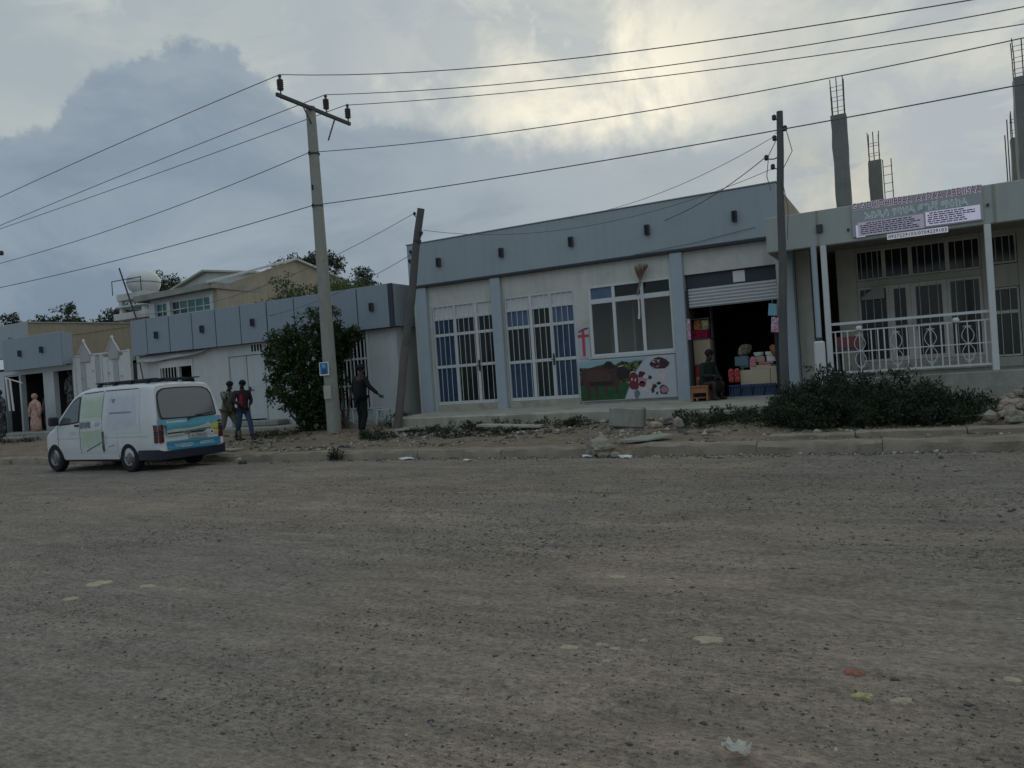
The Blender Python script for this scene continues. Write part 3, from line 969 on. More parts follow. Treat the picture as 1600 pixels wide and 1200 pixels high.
# window with three tall lights and a row of top lights
wn = MB()
Z0, Z1, ZM = 1.87, 3.66, 3.27
wn.box(-7.235, -7.16, FY - .02, FY + .1, Z0, Z1); wn.box(-5.125, -5.055, FY - .02, FY + .1, Z0, Z1)
wn.box(-7.16, -5.125, FY - .02, FY + .1, Z1 - .05, Z1); wn.box(-7.16, -5.125, FY - .02, FY + .1, Z0, Z0 + .07)
for a, b_ in ((-7.16, -6.60), (-6.52, -5.86), (-5.78, -5.125)):
    wn.box(a, b_, FY - .016, FY + .095, ZM - .06, ZM + .06)
for m_ in (-6.56, -5.82):
    wn.box(m_ - .04, m_ + .04, FY - .018, FY + .098, Z0 + .07, Z1 - .05)
win = wn.build('window', m_wmetal, A, bevel=0.006)
for i, (a, b_) in enumerate(((-7.16, -6.60), (-6.52, -5.86), (-5.78, -5.125))):
    q_ = MB(); q_.box(a, b_, FY + .03, FY + .036, Z0 + .07, ZM - .06); q_.build('pane', m_clear, win)
    q_ = MB(); q_.box(a, b_, FY + .03, FY + .036, ZM + .06, Z1 - .05); q_.build('pane', m_bluelt if i == 0 else m_bluedk, win)
sl = MB(); sl.box(-7.30, -5.06, FY - .07, FY + .018, Z0 - .05, Z0 - .004); sl.build('sill', m_white, win, bevel=.008)

# roller shutter, half raised
sh = MB()
sh.box(-4.75, -2.67, FY + .10, FY + .2, 3.30, 3.655)
shut = sh.build('roller_shutter', m_seam, A)
s0 = None
for k in range(6):
    zz = 2.86 + k * 0.077
    prof = [(0, 0), (-.012, .012), (-.034, .03), (-.034, .048), (-.012, .066), (0, .074)]
    vv = []; ff = []
    for xx in (-4.69, -2.67):
        vv += [(xx, FY + .07 + y_, zz + z_) for y_, z_ in prof] + [(xx, FY + .085, zz + .074), (xx, FY + .085, zz)]
    n_ = 8
    ff = [(i, (i + 1) % n_, n_ + (i + 1) % n_, n_ + i) for i in range(n_)] + [tuple(range(n_)), tuple(range(2 * n_ - 1, n_ - 1, -1))]
    if s0 is None:
        s = MB(); s.add(vv, ff); s0 = s.build('slat', m_shutter, shut)
    else:
        inst(s0, shut, (0, 0, k * 0.077))
gd = MB(); gd.box(-4.752, -4.70, FY - .0, FY + .1, 0.68, 3.29); gd.build('shutter_guide', m_seam, shut)
# grey gable end of a back roof seen behind is the side wall itself; a loose cable stub on it
tb = MB(); tb.tube([(-5.9, 18.05, 4.28), (-4.4, 18.05, 4.36), (-3.0, 18.05, 4.52)], 0.006, 5); tb.build('cable', m_wire, A)

# ================================================================== BUILDING L : left shop row with panelled fascia
L = thing('corner_shop_row', 'white shop row with fascia of square slate blue panels behind the leafy shrub', 'building', (-19, 18.3, 0.6))
w = MB()
w.box(-24.75, -23.55, FY, FY + .2, .3, 3.2)
w.box(-23.55, -21.85, FY, FY + .2, .3, 2.0)
w.box(-23.55, -21.85, FY, FY + .2, 2.93, 3.2)
w.box(-21.85, -20.18, FY, FY + .2, .3, 3.2)
w.box(-20.18, -18.5, FY, FY + .2, 2.9, 3.2)
w.box(-18.5, -16.3, FY, FY + .2, .3, 3.2)
w.box(-16.3, -14.28, FY, FY + .2, .3, .84)
w.box(-14.28, -13.27, FY, FY + .2, .3, 3.2)
w.build('wall', m_white, L)
w = MB()
w.box(-13.47, -13.27, FY + .2, 27, .3, 4.45); w.box(-24.75, -24.55, FY + .2, 27, .3, 4.45); w.box(-24.55, -13.47, 26.8, 27, .3, 4.45)
w.build('side_wall', m_white, L)
w = MB(); w.box(-24.55, -13.47, FY + .2, 26.8, 3.9, 4.1); w.build('roof', m_conc, L)
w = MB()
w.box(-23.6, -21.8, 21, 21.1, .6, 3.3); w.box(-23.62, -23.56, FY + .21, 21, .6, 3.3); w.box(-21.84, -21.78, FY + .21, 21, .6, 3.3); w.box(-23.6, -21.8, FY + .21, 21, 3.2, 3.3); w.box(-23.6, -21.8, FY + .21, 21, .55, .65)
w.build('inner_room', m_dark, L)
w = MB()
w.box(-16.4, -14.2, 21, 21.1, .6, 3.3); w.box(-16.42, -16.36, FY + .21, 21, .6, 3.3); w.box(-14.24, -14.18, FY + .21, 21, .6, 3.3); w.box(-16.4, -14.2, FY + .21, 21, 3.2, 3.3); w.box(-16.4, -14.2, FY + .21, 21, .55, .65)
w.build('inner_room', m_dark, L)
# fascia backing and panels
w = MB(); w.box(-24.62, -13.14, 18.03, FY - .002, 3.215, 4.43); w.build('fascia_backing', m_seam, L)
w = MB(); w.box(-13.16, -13.10, 18.05, 20.2, 3.22, 4.44); w.build('side_cladding', m_fascia2, L)
seams = [-24.62, -23.76, -22.60, -21.47, -20.34, -19.20, -18.03, -16.88, -15.72, -14.42, -13.26]
for i in range(10):
    p = MB(); jz = random.uniform(-.008, .008)
    p.box(seams[i] + .02, seams[i + 1] - .02, 17.99 + random.uniform(-.006, .006), 18.028, 3.20 + jz, 4.45 + jz)
    p.build('fascia_panel', m_fascia2, L, bevel=.006)
p = MB(); p.box(-13.26, -13.12, 17.985, 18.03, 3.20, 4.45); p.build('corner_strip', m_seam, L)
for xx in (-23.22, -20.94, -18.62, -13.86):
    spout_mb(xx, 17.99, 3.83).build('drain_spout', [m_seam, m_black], L)
# steel double door
d = MB()
d.box(-20.17, -20.11, FY - .03, FY + .12, .70, 2.9); d.box(-18.57, -18.51, FY - .03, FY + .12, .70, 2.9); d.box(-20.11, -18.57, FY - .03, FY + .12, 2.83, 2.9)
dd = d.build('steel_door', m_steel_door, L, bevel=.006)
for a, b_ in ((-20.10, -19.335), (-19.30, -18.58)):
    q_ = MB(); q_.box(a, b_, FY + .01, FY + .05, .74, 2.82); q_.box(a + .08, b_ - .08, FY + .004, FY + .012, .84, 1.7); q_.box(a + .08, b_ - .08, FY + .004, FY + .012, 1.78, 2.72)
    q_.build('door_leaf', m_steel_door, dd, bevel=.004)
h = MB(); h.tube([(-19.22, FY - .03, 1.72), (-19.05, FY - .03, 1.68)], .018, 6); h.box(-19.27, -19.2, FY - .02, FY + .01, 1.64, 1.80); h.build('handle', m_iron, dd)
g_ = MB()
g_.box(-19.11, -18.54, FY - .012, FY + .01, 3.15, 3.19); g_.box(-19.11, -18.54, FY - .012, FY + .01, 2.905, 2.93)
gr = g_.build('vent_grille', m_wmetal, L)
bk = MB(); bk.box(-19.1, -18.55, FY - .006, FY - .002, 2.93, 3.15); bk.build('dark_opening', m_black, gr)
for k in range(5):
    b_ = MB(); b_.box(-19.09 + k * .13, -19.05 + k * .13, FY - .02, FY - .007, 2.93, 3.15); b_.build('bar', m_wmetal, gr)
# barred window at the left and the dark hatch beside it
wg = MB()
wg.box(-23.56, -23.50, FY - .03, FY + .08, 2.0, 2.92); wg.box(-21.9, -21.85, FY - .03, FY + .08, 2.0, 2.92); wg.box(-23.5, -21.9, FY - .03, FY + .08, 2.86, 2.92); wg.box(-22.60, -22.54, FY - .03, FY + .08, 2.0, 2.86)
wgo = wg.build('barred_window', m_wmetal, L)
q_ = MB(); q_.box(-23.5, -21.9, FY - .028, FY - .01, 2.68, 2.86); q_.build('panel', m_wmetal, wgo)
for k in range(6):
    b_ = MB(); b_.tube([(-23.40 + k * .15, FY - .02, 2.0), (-23.40 + k * .15, FY - .02, 2.68)], .016, 6); b_.build('bar', m_wmetal, wgo)
# gate grille by the shrub
gg = MB()
gg.box(-16.28, -16.2, FY - .03, FY + .06, .84, 3.2); gg.box(-14.36, -14.28, FY - .03, FY + .06, .84, 3.2)
for zz in (.86, 1.55, 2.35, 3.12):
    gg.box(-16.2, -14.36, FY - .03, FY + .04, zz, zz + .06)
ggo = gg.build('barred_gate', m_wmetal, L)
for k in range(13):
    b_ = MB(); b_.box(-16.12 + k * .14, -16.085 + k * .14, FY - .05, FY - .031, .9, 3.15); b_.build('bar', m_wmetal, ggo)
# sagging tarpaulin under the fascia
vv, ff = [], []
for i in range(13):
    t = i / 12
    x_ = -24.45 + 3.55 * t
    sag = .10 * math.sin(math.pi * t * 1.0) + .05 * math.sin(t * 9)
    low_ = 3.03 - sag * .9 + .16 * max(0, t - .55) * 2
    vv += [(x_, FY - .03, 3.19), (x_, FY - .14 - .03 * math.sin(t * 14), (3.19 + low_) / 2), (x_, FY - .20 - .05 * math.sin(t * 11), low_)]
for i in range(12):
    for k in range(2):
        ff.append((i * 3 + k, i * 3 + k + 1, i * 3 + k + 4, i * 3 + k + 3))
tp = MB(); tp.add(vv, ff)
solo('tarpaulin', tp, m_gmetal, 'sagging white tarpaulin strip hanging below the slate blue fascia above the van', 'tarpaulin', (-22.7, FY, 2.9), smooth=True)
st = MB(); st.tube([(-24.1, 17.9, 2.9), (-23.86, 17.85, 2.0), (-23.8, 17.9, .8)], .025, 6); st.tube([(-24.28, 17.9, 2.92), (-24.1, 17.9, 2.93)], .02, 6)
solo('bent_stick', st, m_wood, 'thin dark bent stick standing against the wall below the tarpaulin', 'stick', (-23.8, 17.9, .7))
# faded round tyre-like disc leaning on the wall beside the van roof
# ================================================================== GATE between the shop rows
G = thing('sheet_metal_gate', 'white sheet metal gate with pointed ornaments between the two shop rows', 'gate', (-26.7, 18.3, .6))
fr = MB()
fr.box(-28.38, -28.28, FY - .05, FY + .05, .6, 3.4); fr.box(-25.15, -25.03, FY - .05, FY + .05, .6, 3.5); fr.box(-26.74, -26.66, FY - .05, FY + .05, .6, 3.42)
fr.box(-28.28, -25.15, FY - .03, FY + .03, 3.42, 3.48)
fr.build('gate_frame', m_wmetal, G)
for k in range(10):
    xa = -28.27 + .302 * k if k < 5 else -26.65 + .298 * (k - 5)
    q_ = MB(); top = 3.40 - .05 * (k % 3) + (-.12 if k % 4 == 2 else 0)
    q_.box(xa + .006, xa + .292, FY - .015 - .012 * (k % 2), FY + .01, .66, top)
    q_.build('sheet_panel', m_gmetal if k % 3 == 1 else m_wmetal, G)
for px in (-27.62, -25.95):
    q_ = MB()
    q_.prism([(px - .28, 3.2), (px + .28, 3.2), (px + .28, 3.55), (px, 3.98), (px - .28, 3.55)], 'y', FY - .06, FY - .035)
    q_.build('pointed_ornament', m_gmetal, G)
    q_ = MB(); q_.tube([(px, FY - .07, 3.98), (px + .40, FY - .07, 3.46)], .025, 6); q_.tube([(px, FY - .07, 3.98), (px - .38, FY - .07, 3.5)], .02, 6); q_.lathe([(.05, -.03), (.055, .03), (.02, .08)], (px, FY - .06, 3.98), 8)
    q_.build('ornament_bar', m_wmetal, G)
for (px, pz) in ((-27.9, 2.6), (-27.2, 2.85), (-26.3, 2.7), (-25.6, 2.55), (-27.55, 2.2), (-26.0, 2.25)):
    q_ = MB(); q_.lathe([(.05, 0), (.03, .03)], (px, FY - .04, pz), 8); q_.build('boss', m_gmetal, G)
q_ = MB(); q_.box(-26.55, -25.5, FY - .06, FY - .03, 2.30, 2.36); q_.box(-26.55, -26.49, FY - .06, FY - .03, 1.2, 2.3); q_.build('wicket_frame', m_gmetal, G)

# ================================================================== FAR LEFT shops
FL = thing('clothes_shop_building', 'open fronted clothes shops with stepped blue grey fascia at the far left', 'building', (-31, 18.3, .7))
w = MB()
for a, b_ in ((-33.6, -33.05), (-30.4, -29.72), (-28.52, -28.4)):
    w.box(a, b_, FY, FY + .2, .3, 2.98)
w.box(-42, -33.6, FY, FY + .2, .3, 3.2)
w.box(-33.6, -28.4, FY, FY + .2, 2.98, 3.18)
w.box(-32.02, -31.9, FY, FY + .2, .3, 2.98)
w.build('wall', m_steel_door, FL)
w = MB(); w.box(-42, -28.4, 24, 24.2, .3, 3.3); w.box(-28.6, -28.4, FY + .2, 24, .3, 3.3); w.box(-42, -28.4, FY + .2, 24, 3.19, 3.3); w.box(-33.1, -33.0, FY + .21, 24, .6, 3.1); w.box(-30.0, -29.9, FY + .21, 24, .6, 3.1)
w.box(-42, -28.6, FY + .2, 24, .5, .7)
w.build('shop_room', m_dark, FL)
p = MB(); p.box(-42, -31.16, 18.0, FY - .002, 3.68, 5.02); p.build('upper_fascia', m_fascia, FL, bevel=.012)
p = MB(); p.box(-32.25, -28.42, 17.82, 17.99, 3.14, 4.42); p.build('lower_fascia', m_fascia2, FL, bevel=.012)
p = MB(); p.box(-28.415, -28.39, 17.84, FY, 3.2, 4.38); p.build('side_cladding', m_fascia2, FL)
for xx, yy, zz in ((-31.9, 18.0, 4.35), (-31.03, 17.82, 3.78), (-29.6, 17.82, 3.82)):
    spout_mb(xx, yy, zz).build('drain_spout', [m_seam, m_black], FL)
q_ = MB(); q_.box(-33.05, -32.03, FY - .0, FY + .1, 2.95, 3.0); fr2 = q_.build('transom', m_wmetal, FL)
for k in range(4):
    q_ = MB(); q_.box(-33.0 + .25 * k, -32.8 + .25 * k, FY + .05, FY + .06, 2.97, 3.65); q_.build('pane', m_bluedk, fr2)
sh_ = MB()
for zz in (1.2, 1.75, 2.3):
    sh_.box(-29.65, -28.6, 18.9, 19.4, zz, zz + .03)
sh_.build('shelf', m_gmetal, FL)

# warehouse wall behind the gate
W = thing('plastered_warehouse', 'plain ochre plastered warehouse wall rising behind the white gate', 'building', (-42, 26, .6))
w = MB(); w.box(-44.9, -35.4, 26.0, 26.25, .3, 5.5); w.box(-35.6, -35.4, 26.25, 34, .3, 5.5); w.build('wall', m_brownw, W)
w = MB(); w.prism([(-44.9, 5.5), (-35.3, 5.5), (-35.3, 5.62), (-44.9, 6.57)], 'y', 25.97, 26.3); w.build('gable_band', m_brownw, W)
w = MB(); w.prism([(-45, 6.585), (-35.25, 5.62), (-35.25, 5.69), (-45, 6.655)], 'y', 25.9, 26.4); w.build('coping', m_conc, W)

# ================================================================== BACK HOUSE with teal windows
H = thing('two_storey_house', 'beige house with teal upper windows and stained gable wall behind the shop row', 'building', (-29, 26, .6))
w = MB()
w.box(-32.6, -28.25, 25.0, 25.2, .3, 5.58)
w.box(-32.6, -28.25, 25.0, 25.2, 6.26, 6.5)
w.build('front_wall', m_white, H)
w = MB()
w.prism([(25.0, .3), (25.0, 6.55), (30.16, 8.35), (34.5, 7.45), (34.5, .3)], 'x', -28.25, -28.02)
w.build('gable_wall', m_beige, H)
w = MB()
for a, b_ in ((-32.6, -32.2), (-31.35, -31.1), (-28.42, -28.26)):
    w = MB(); w.box(a, b_, 24.9, 25.19, 5.3, 6.27); w.build('column', m_white, H)
w = MB()
w.add([(-33.3, 24.6, 6.42), (-27.9, 24.6, 6.52), (-28.24, 33.5, 6.52), (-33.3, 33.5, 6.42), (-33.3, 24.6, 6.70), (-27.9, 24.6, 6.80), (-28.24, 33.5, 6.80), (-33.3, 33.5, 6.70)],
      [(0, 3, 2, 1), (4, 5, 6, 7), (0, 1, 5, 4), (1, 2, 6, 5), (2, 3, 7, 6), (3, 0, 4, 7)])
w.build('roof', m_conc, H)
w = MB()
w.add([(-27.85, 24.5, 6.83), (-27.85, 30.16, 8.47), (-27.85, 34.5, 7.6), (-28.1, 34.5, 7.6), (-28.1, 30.16, 8.47), (-28.1, 24.5, 6.83),
       (-27.85, 24.5, 6.73), (-27.85, 30.16, 8.37), (-27.85, 34.5, 7.5), (-28.1, 34.5, 7.5), (-28.1, 30.16, 8.37), (-28.1, 24.5, 6.73)],
      [(0, 1, 4, 5), (1, 2, 3, 4), (6, 11, 10, 7), (7, 10, 9, 8), (0, 6, 7, 1), (1, 7, 8, 2), (5, 4, 10, 11), (4, 3, 9, 10), (0, 5, 11, 6), (2, 8, 9, 3)])
w.build('verge_trim', m_white, H)
for (a, b_, cols, dk) in ((-32.2, -31.35, 2, ()), (-31.1, -28.42, 5, (0,))):
    f2 = MB(); n_ = cols
    f2.box(a, b_, 25.02, 25.1, 5.58, 5.63); f2.box(a, b_, 25.02, 25.1, 6.2, 6.26); f2.box(a, b_, 25.02, 25.1, 5.83, 5.87)
    ww = (b_ - a) / n_
    for k in range(n_ + 1):
        f2.box(a + k * ww - .02, a + k * ww + .02, 25.01, 25.11, 5.58, 6.26)
    fo = f2.build('window', m_wmetal, H)
    for k in range(n_):
        for (z0, z1) in ((5.63, 5.83), (5.87, 6.2)):
            q_ = MB(); q_.box(a + k * ww + .02, a + (k + 1) * ww - .02, 25.05, 25.06, z0, z1)
            q_.build('pane', m_tealdk if (k in dk or (z0 < 5.7 and k < 2)) else m_teal, fo)
# pale gabled roof further back
H2 = thing('gabled_house', 'pale grey gable of a house showing above the beige house roof', 'building', (-35, 31, .6))
w = MB(); w.prism([(-38.4, 2), (-38.4, 7.7), (-35.0, 8.65), (-31.4, 8.2), (-31.4, 2)], 'y', 30.6, 36); w.build('wall', m_white, H2)
w = MB(); w.prism([(-38.8, 7.62), (-35.0, 8.68), (-35.0, 8.78), (-38.8, 7.72)], 'y', 30.3, 36.2); w.prism([(-34.99, 8.68), (-31.0, 8.1), (-31.0, 8.2), (-34.99, 8.78)], 'y', 30.3, 36.2); w.build('roof', m_rwall, H2)

# water tank on its tower
T = thing('water_tank_tower', 'concrete tower carrying a round white water tank with open platforms', 'water tower', (-38.4, 29, .6))
w = MB()
for cx in (-39.4, -37.5):
    for cy in (28.4, 29.8):
        w = MB(); w.box(cx - .12, cx + .12, cy - .12, cy + .12, .3, 7.75); w.build('column', m_white, T)
for z0, z1, e in ((6.25, 6.62, .35), (6.95, 7.05, .25), (7.35, 7.72, .2)):
    w = MB(); w.box(-39.6 - e + .2, -37.4 + e, 28.2 - e + .2, 29.9 + e, z0, z1); w.build('platform', m_white, T, bevel=.02)
w = MB(); w.lathe([(.55, 0), (.78, .18), (.88, .42), (.89, .62), (.86, .82), (.70, 1.08), (.40, 1.25), (.1, 1.30)], (-38.25, 29.0, 7.74), 20); tk = w.build('tank', m_paper, T, smooth=True)
w = MB(); w.lathe([(.90, 0), (.905, .03)], (-38.25, 29.0, 8.28), 20); w.build('band', m_iron, tk)
w = MB()
for xx in (-39.75, -37.3):
    w.tube([(xx, 28.1, 7.7), (xx, 28.1, 8.5)], .025, 6)
w.tube([(-39.75, 28.1, 8.48), (-37.3, 28.1, 8.48)], .025, 6)
w.build('railing', m_iron, T)
w = MB(); w.tube([(-38.75, 27.9, 9.1), (-37.35, 27.9, 5.5)], .045, 6); w.build('pipe', m_iron, T)
# ================================================================== BUILDING R : clinic with terrace on the right
B = thing('terrace_building', 'unfinished building with grey terrace fascia, white railing and bare roof columns at the right', 'building', (1, 17, .9))
RY = 16.5
w = MB()
w.box(-2.55, 7, RY, RY + .18, 3.69, 4.40)
w.build('fascia', m_rfascia, B, bevel=.012)
for xx in (-1.56, 1.44, 4.4):
    s = MB(); s.box(xx - .02, xx + .02, RY - .012, RY + .01, 3.70, 4.39); s.build('fascia_joint', m_conc, B)
s = MB(); s.box(-1.58, -1.46, RY - .05, RY - .013, 3.95, 4.11); s.build('junction_box', m_iron, B)
w = MB(); w.box(-2.55, 7, RY + .18, 27, 3.93, 4.12); w.box(-2.55, -2.42, RY + .18, 18.0, 3.69, 3.93); w.build('roof_slab', m_conc, B)
w = MB()
RF = 19.5
w.box(-1.49, -1.08, RF - .06, RF + .2, .8, 3.93)
w.box(-1.08, 1.42, RF, RF + .2, .8, 1.28)
w.box(-1.08, 1.42, RF, RF + .2, 3.02, 3.16)
w.box(1.40, 1.52, RF - .02, RF + .2, .8, 3.93)
w.box(1.52, 2.06, RF, RF + .2, .8, 1.22)
w.box(1.52, 2.06, RF, RF + .2, 2.72, 3.2)
w.box(2.06, 7, RF - .02, RF + .2, .8, 3.93)
w.box(-1.08, 1.40, RF, RF + .2, 3.86, 3.93); w.box(1.52, 2.06, RF, RF + .2, 3.84, 3.93)
w.build('wall', m_rwall, B)
w = MB(); w.box(-2.27, -1.96, 18.45, 18.65, .3, 3.92); w.build('side_pier', m_rwall, B, bevel=.01)
w = MB(); w.box(-1.49, -1.3, RF + .2, 27, .6, 3.93); w.box(-2.5, -1.49, 24.0, 24.2, .3, 3.9); w.build('side_wall', m_rwall, B)
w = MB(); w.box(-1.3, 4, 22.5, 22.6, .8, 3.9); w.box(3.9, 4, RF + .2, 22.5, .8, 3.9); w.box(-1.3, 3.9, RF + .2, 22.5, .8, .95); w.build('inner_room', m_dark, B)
w = MB()
w.box(-1.75, 7, RY - .1, RF - .0, .2, 1.02)
w.build('terrace', m_conc, B, bevel=.02)
w = MB(); w.box(-.95, 1.35, RF - .35, RF - .01, 1.022, 1.2); w.build('terrace_step', m_walk, B, bevel=.015)


def barred_pane(root, x0, x1, y, z0, z1, nb, glass, cross=None, name='window', t=.04):
    f = MB()
    f.box(x0, x0 + t, y - .03, y + .04, z0, z1); f.box(x1 - t, x1, y - .03, y + .04, z0, z1)
    f.box(x0 + t, x1 - t, y - .03, y + .04, z0, z0 + t); f.box(x0 + t, x1 - t, y - .03, y + .04, z1 - t, z1)
    if cross: f.box(x0 + t, x1 - t, y - .035, y + .035, cross - .035, cross + .035)
    fo = f.build(name, m_rmetal, root, bevel=.005)
    q_ = MB(); q_.box(x0 + t, x1 - t, y + .01, y + .016, z0 + t, z1 - t); q_.build('pane', glass, fo)
    b0 = None
    for k in range(nb):
        xx = x0 + (x1 - x0) * (k + 1) / (nb + 1)
        if b0 is None:
            b_ = MB(); b_.tube([(xx, y - .045, z0 + .01), (xx, y - .045, z1 - .01)], .008, 6); b0 = b_.build('bar', m_rmetal, fo); bx = xx
        else:
            inst(b0, fo, (xx - bx, 0, 0))
    return fo


m_rmetal = M('greyish_white_frame', (0.60, 0.60, 0.55), 0.6, 0.08, 4, 0.06, 60, bump=.05, dirt=.2)
m_board = M('grey_board', (0.36, 0.36, 0.32), 0.8, 0.08, 4, 0.06, 60, bump=.05)
# upper row of dark barred transoms
for a, b_, nb in ((-1.078, -.501, 4), (-.499, .039, 2), (.041, .759, 4), (.761, 1.398, 3)):
    barred_pane(B, a, b_, RF + .05, 3.17, 3.86, nb, m_bluedk, name='transom')
barred_pane(B, 1.54, 2.05, RF + .05, 3.22, 3.84, 3, m_bluedk, name='transom')
# windows and doors below
barred_pane(B, -1.078, -.431, RF + .05, 1.285, 3.015, 3, m_bluedk, t=.06)
bd = MB(); bd.prism([(-1.0, 2.72), (-.52, 2.72), (-.52, 2.98), (-.68, 3.0), (-1.0, 2.78)], 'y', RF - .06, RF - .02); bd.build('cover_board', m_board, B)
for a, b_, nb in ((-.429, .009, 1), (.011, .719, 3)):
    fo = barred_pane(B, a, b_, RF + .05, 1.285, 3.015, nb, m_bluedk, cross=2.05, name='door', t=.10)
    if a > 0:
        h = MB(); h.box(.10, .14, RF - .02, RF + .01, 1.95, 2.2); h.build('handle', m_iron, fo)
barred_pane(B, .721, 1.399, RF + .05, 1.285, 3.015, 3, m_bluedk, t=.07)
barred_pane(B, 1.53, 2.05, RF + .05, 1.23, 2.71, 2, m_bluedk, cross=2.18)
# posts
for xx in (-1.48, 1.31, 4.6):
    p = MB(); p.box(xx - .055, xx + .055, RY - .03, RY + .08, 1.02, 3.688); p.build('post', m_wmetal, B, bevel=.01)
p = MB(); p.tube([(-1.66, RY - .02, 1.8), (-1.66, RY - .02, 3.69)], .055, 8); p.build('post', m_pillar, B)
p = MB(); p.box(-1.76, -1.56, RY - .14, RY + .06, .4, 1.80); p.build('whitewashed_stub', m_paper, B, bevel=.03)
p = MB(); p.box(-1.72, -1.60, RY - .1, RY + .02, 1.802, 1.87); p.build('stub_cap', m_iron, B)
# railing
rl = MB(); y0 = RY + .04
rl.box(-1.425, 1.255, y0 - .02, y0 + .02, 2.085, 2.135); rl.box(-1.425, 1.255, y0 - .012, y0 + .012, 1.945, 1.97)
rl.box(-1.425, 1.255, y0 - .012, y0 + .012, 1.53, 1.55); rl.box(-1.425, 1.255, y0 - .018, y0 + .018, 1.125, 1.165)
rail = rl.build('railing', m_wmetal, B)
bars = [-1.36, -1.25, -1.14, -.72, -.60, -.49, -.10, .02, .11, .47, .58, .72, 1.08, 1.18]
b0 = None
for xx in bars:
    if b0 is None:
        b_ = MB(); b_.box(xx - .011, xx + .011, y0 - .010, y0 + .010, 1.166, 1.944); b0 = b_.build('baluster', m_wmetal, rail); bx = xx
    else:
        inst(b0, rail, (xx - bx, 0, 0))


def spiral(cx, cz, r0, turns, a0, sgn, n=16):
    return [(cx + sgn * r0 * (1 - .8 * i / n) * math.cos(a0 + turns * 2 * math.pi * i / n), y0, cz + r0 * (1 - .8 * i / n) * math.sin(a0 + turns * 2 * math.pi * i / n)) for i in range(n + 1)]


o0 = None
for xx in (-.93, -.29, .29, .90):
    if o0 is None:
        s = MB(); s.tube([(xx, y0, 1.166), (xx, y0, 1.944)], .010, 6)
        for sg in (-1, 1):
            for (za, zb) in ((1.54, 1.88), (1.54, 1.20)):
                up_ = 1 if zb > za else -1
                pts = [(xx + sg * (.015 + .10 * math.sin(math.pi * t) * (1 - .35 * t)), y0, za + (zb - za) * t) for t in np.linspace(0, 1, 13)]
                s.tube(pts, .0065, 5)
                s.tube(spiral(xx + sg * .035, zb - up_ * .03, .035, .8, 0, sg), .005, 5)
        s.lathe([(.022, -.02), (.03, 0), (.022, .02)], (xx, y0, 1.54), 8)
        o0 = s.build('scroll_panel', m_wmetal, rail); bx = xx
    else:
        inst(o0, rail, (xx - bx, 0, 0))
for xx in (-.93, .72):
    s = MB(); s.lathe([(.01, -.06), (.055, -.03), (.06, .01), (.035, .05)], (xx, y0 - .03, 1.99), 10); s.build('ornament', m_paper, rail)
# roof columns with bare reinforcement
for (cx, cy, wd, zt, hb) in ((-1.235, 19.6, .33, 7.06, .9), (2.36, 19.6, .36, 7.08, .85), (-.575, 20.6, .29, 6.1, .72), (2.34, 20.7, .31, 6.08, .6)):
    c = MB(); n = 8; vv = []; ff = []
    r3 = random.Random(int(cx * 100))
    for i in range(n + 1):
        z = 4.12 + (zt - 4.12) * i / n; h = wd / 2
        j = lambda: r3.uniform(-.012, .012)
        vv += [(cx - h + j(), cy - h, z), (cx + h + j(), cy - h, z), (cx + h + j(), cy + h, z), (cx - h + j(), cy + h, z)]
    for i in range(n):
        for k in range(4):
            ff.append((i * 4 + k, i * 4 + (k + 1) % 4, i * 4 + 4 + (k + 1) % 4, i * 4 + 4 + k))
    ff += [(3, 2, 1, 0), (n * 4, n * 4 + 1, n * 4 + 2, n * 4 + 3)]
    c.add(vv, ff)
    co = c.build('roof_column', m_coldark, B, bevel=.012)
    q = wd / 2 - .035
    for (sx, sy) in ((-1, -1), (1, -1), (1, 1), (-1, 1), (0, -1)):
        b_ = MB(); hh = hb * r3.uniform(.9, 1.0)
        b_.tube([(cx + sx * q, cy + sy * q, zt - .1), (cx + sx * q * 1.02, cy + sy * q, zt + hh * .5), (cx + sx * q * r3.uniform(.9, 1.2), cy + sy * q, zt + hh)], .011, 6); b_.build('rebar', m_rust, co)
    for zz in np.arange(zt + .16, zt + hb * .85, .24):
        b_ = MB(); e = q + .012
        b_.tube([(cx - e, cy - e, zz), (cx + e, cy - e, zz + .01), (cx + e, cy + e, zz), (cx - e, cy + e, zz), (cx - e, cy - e, zz)], .006, 5); b_.build('stirrup', m_rust, co)
cg = MB()
for xx in (-.39, -.21):
    cg.tube([(xx, 20.5, 4.12), (xx - .01, 20.5, 6.08)], .012, 6)
for zz in np.arange(4.3, 6.0, .2):
    cg.tube([(-.40, 20.5, zz), (-.2, 20.5, zz + .01)], .007, 5)
cg.build('rebar_cage', m_rust, B)
cg = MB(); cg.tube([(2.12, 20.55, 4.12), (2.13, 20.55, 6.5)], .013, 6); cg.tube([(2.08, 20.55, 4.12), (2.07, 20.5, 6.15)], .012, 6); cg.build('rebar_cage', m_rust, B)

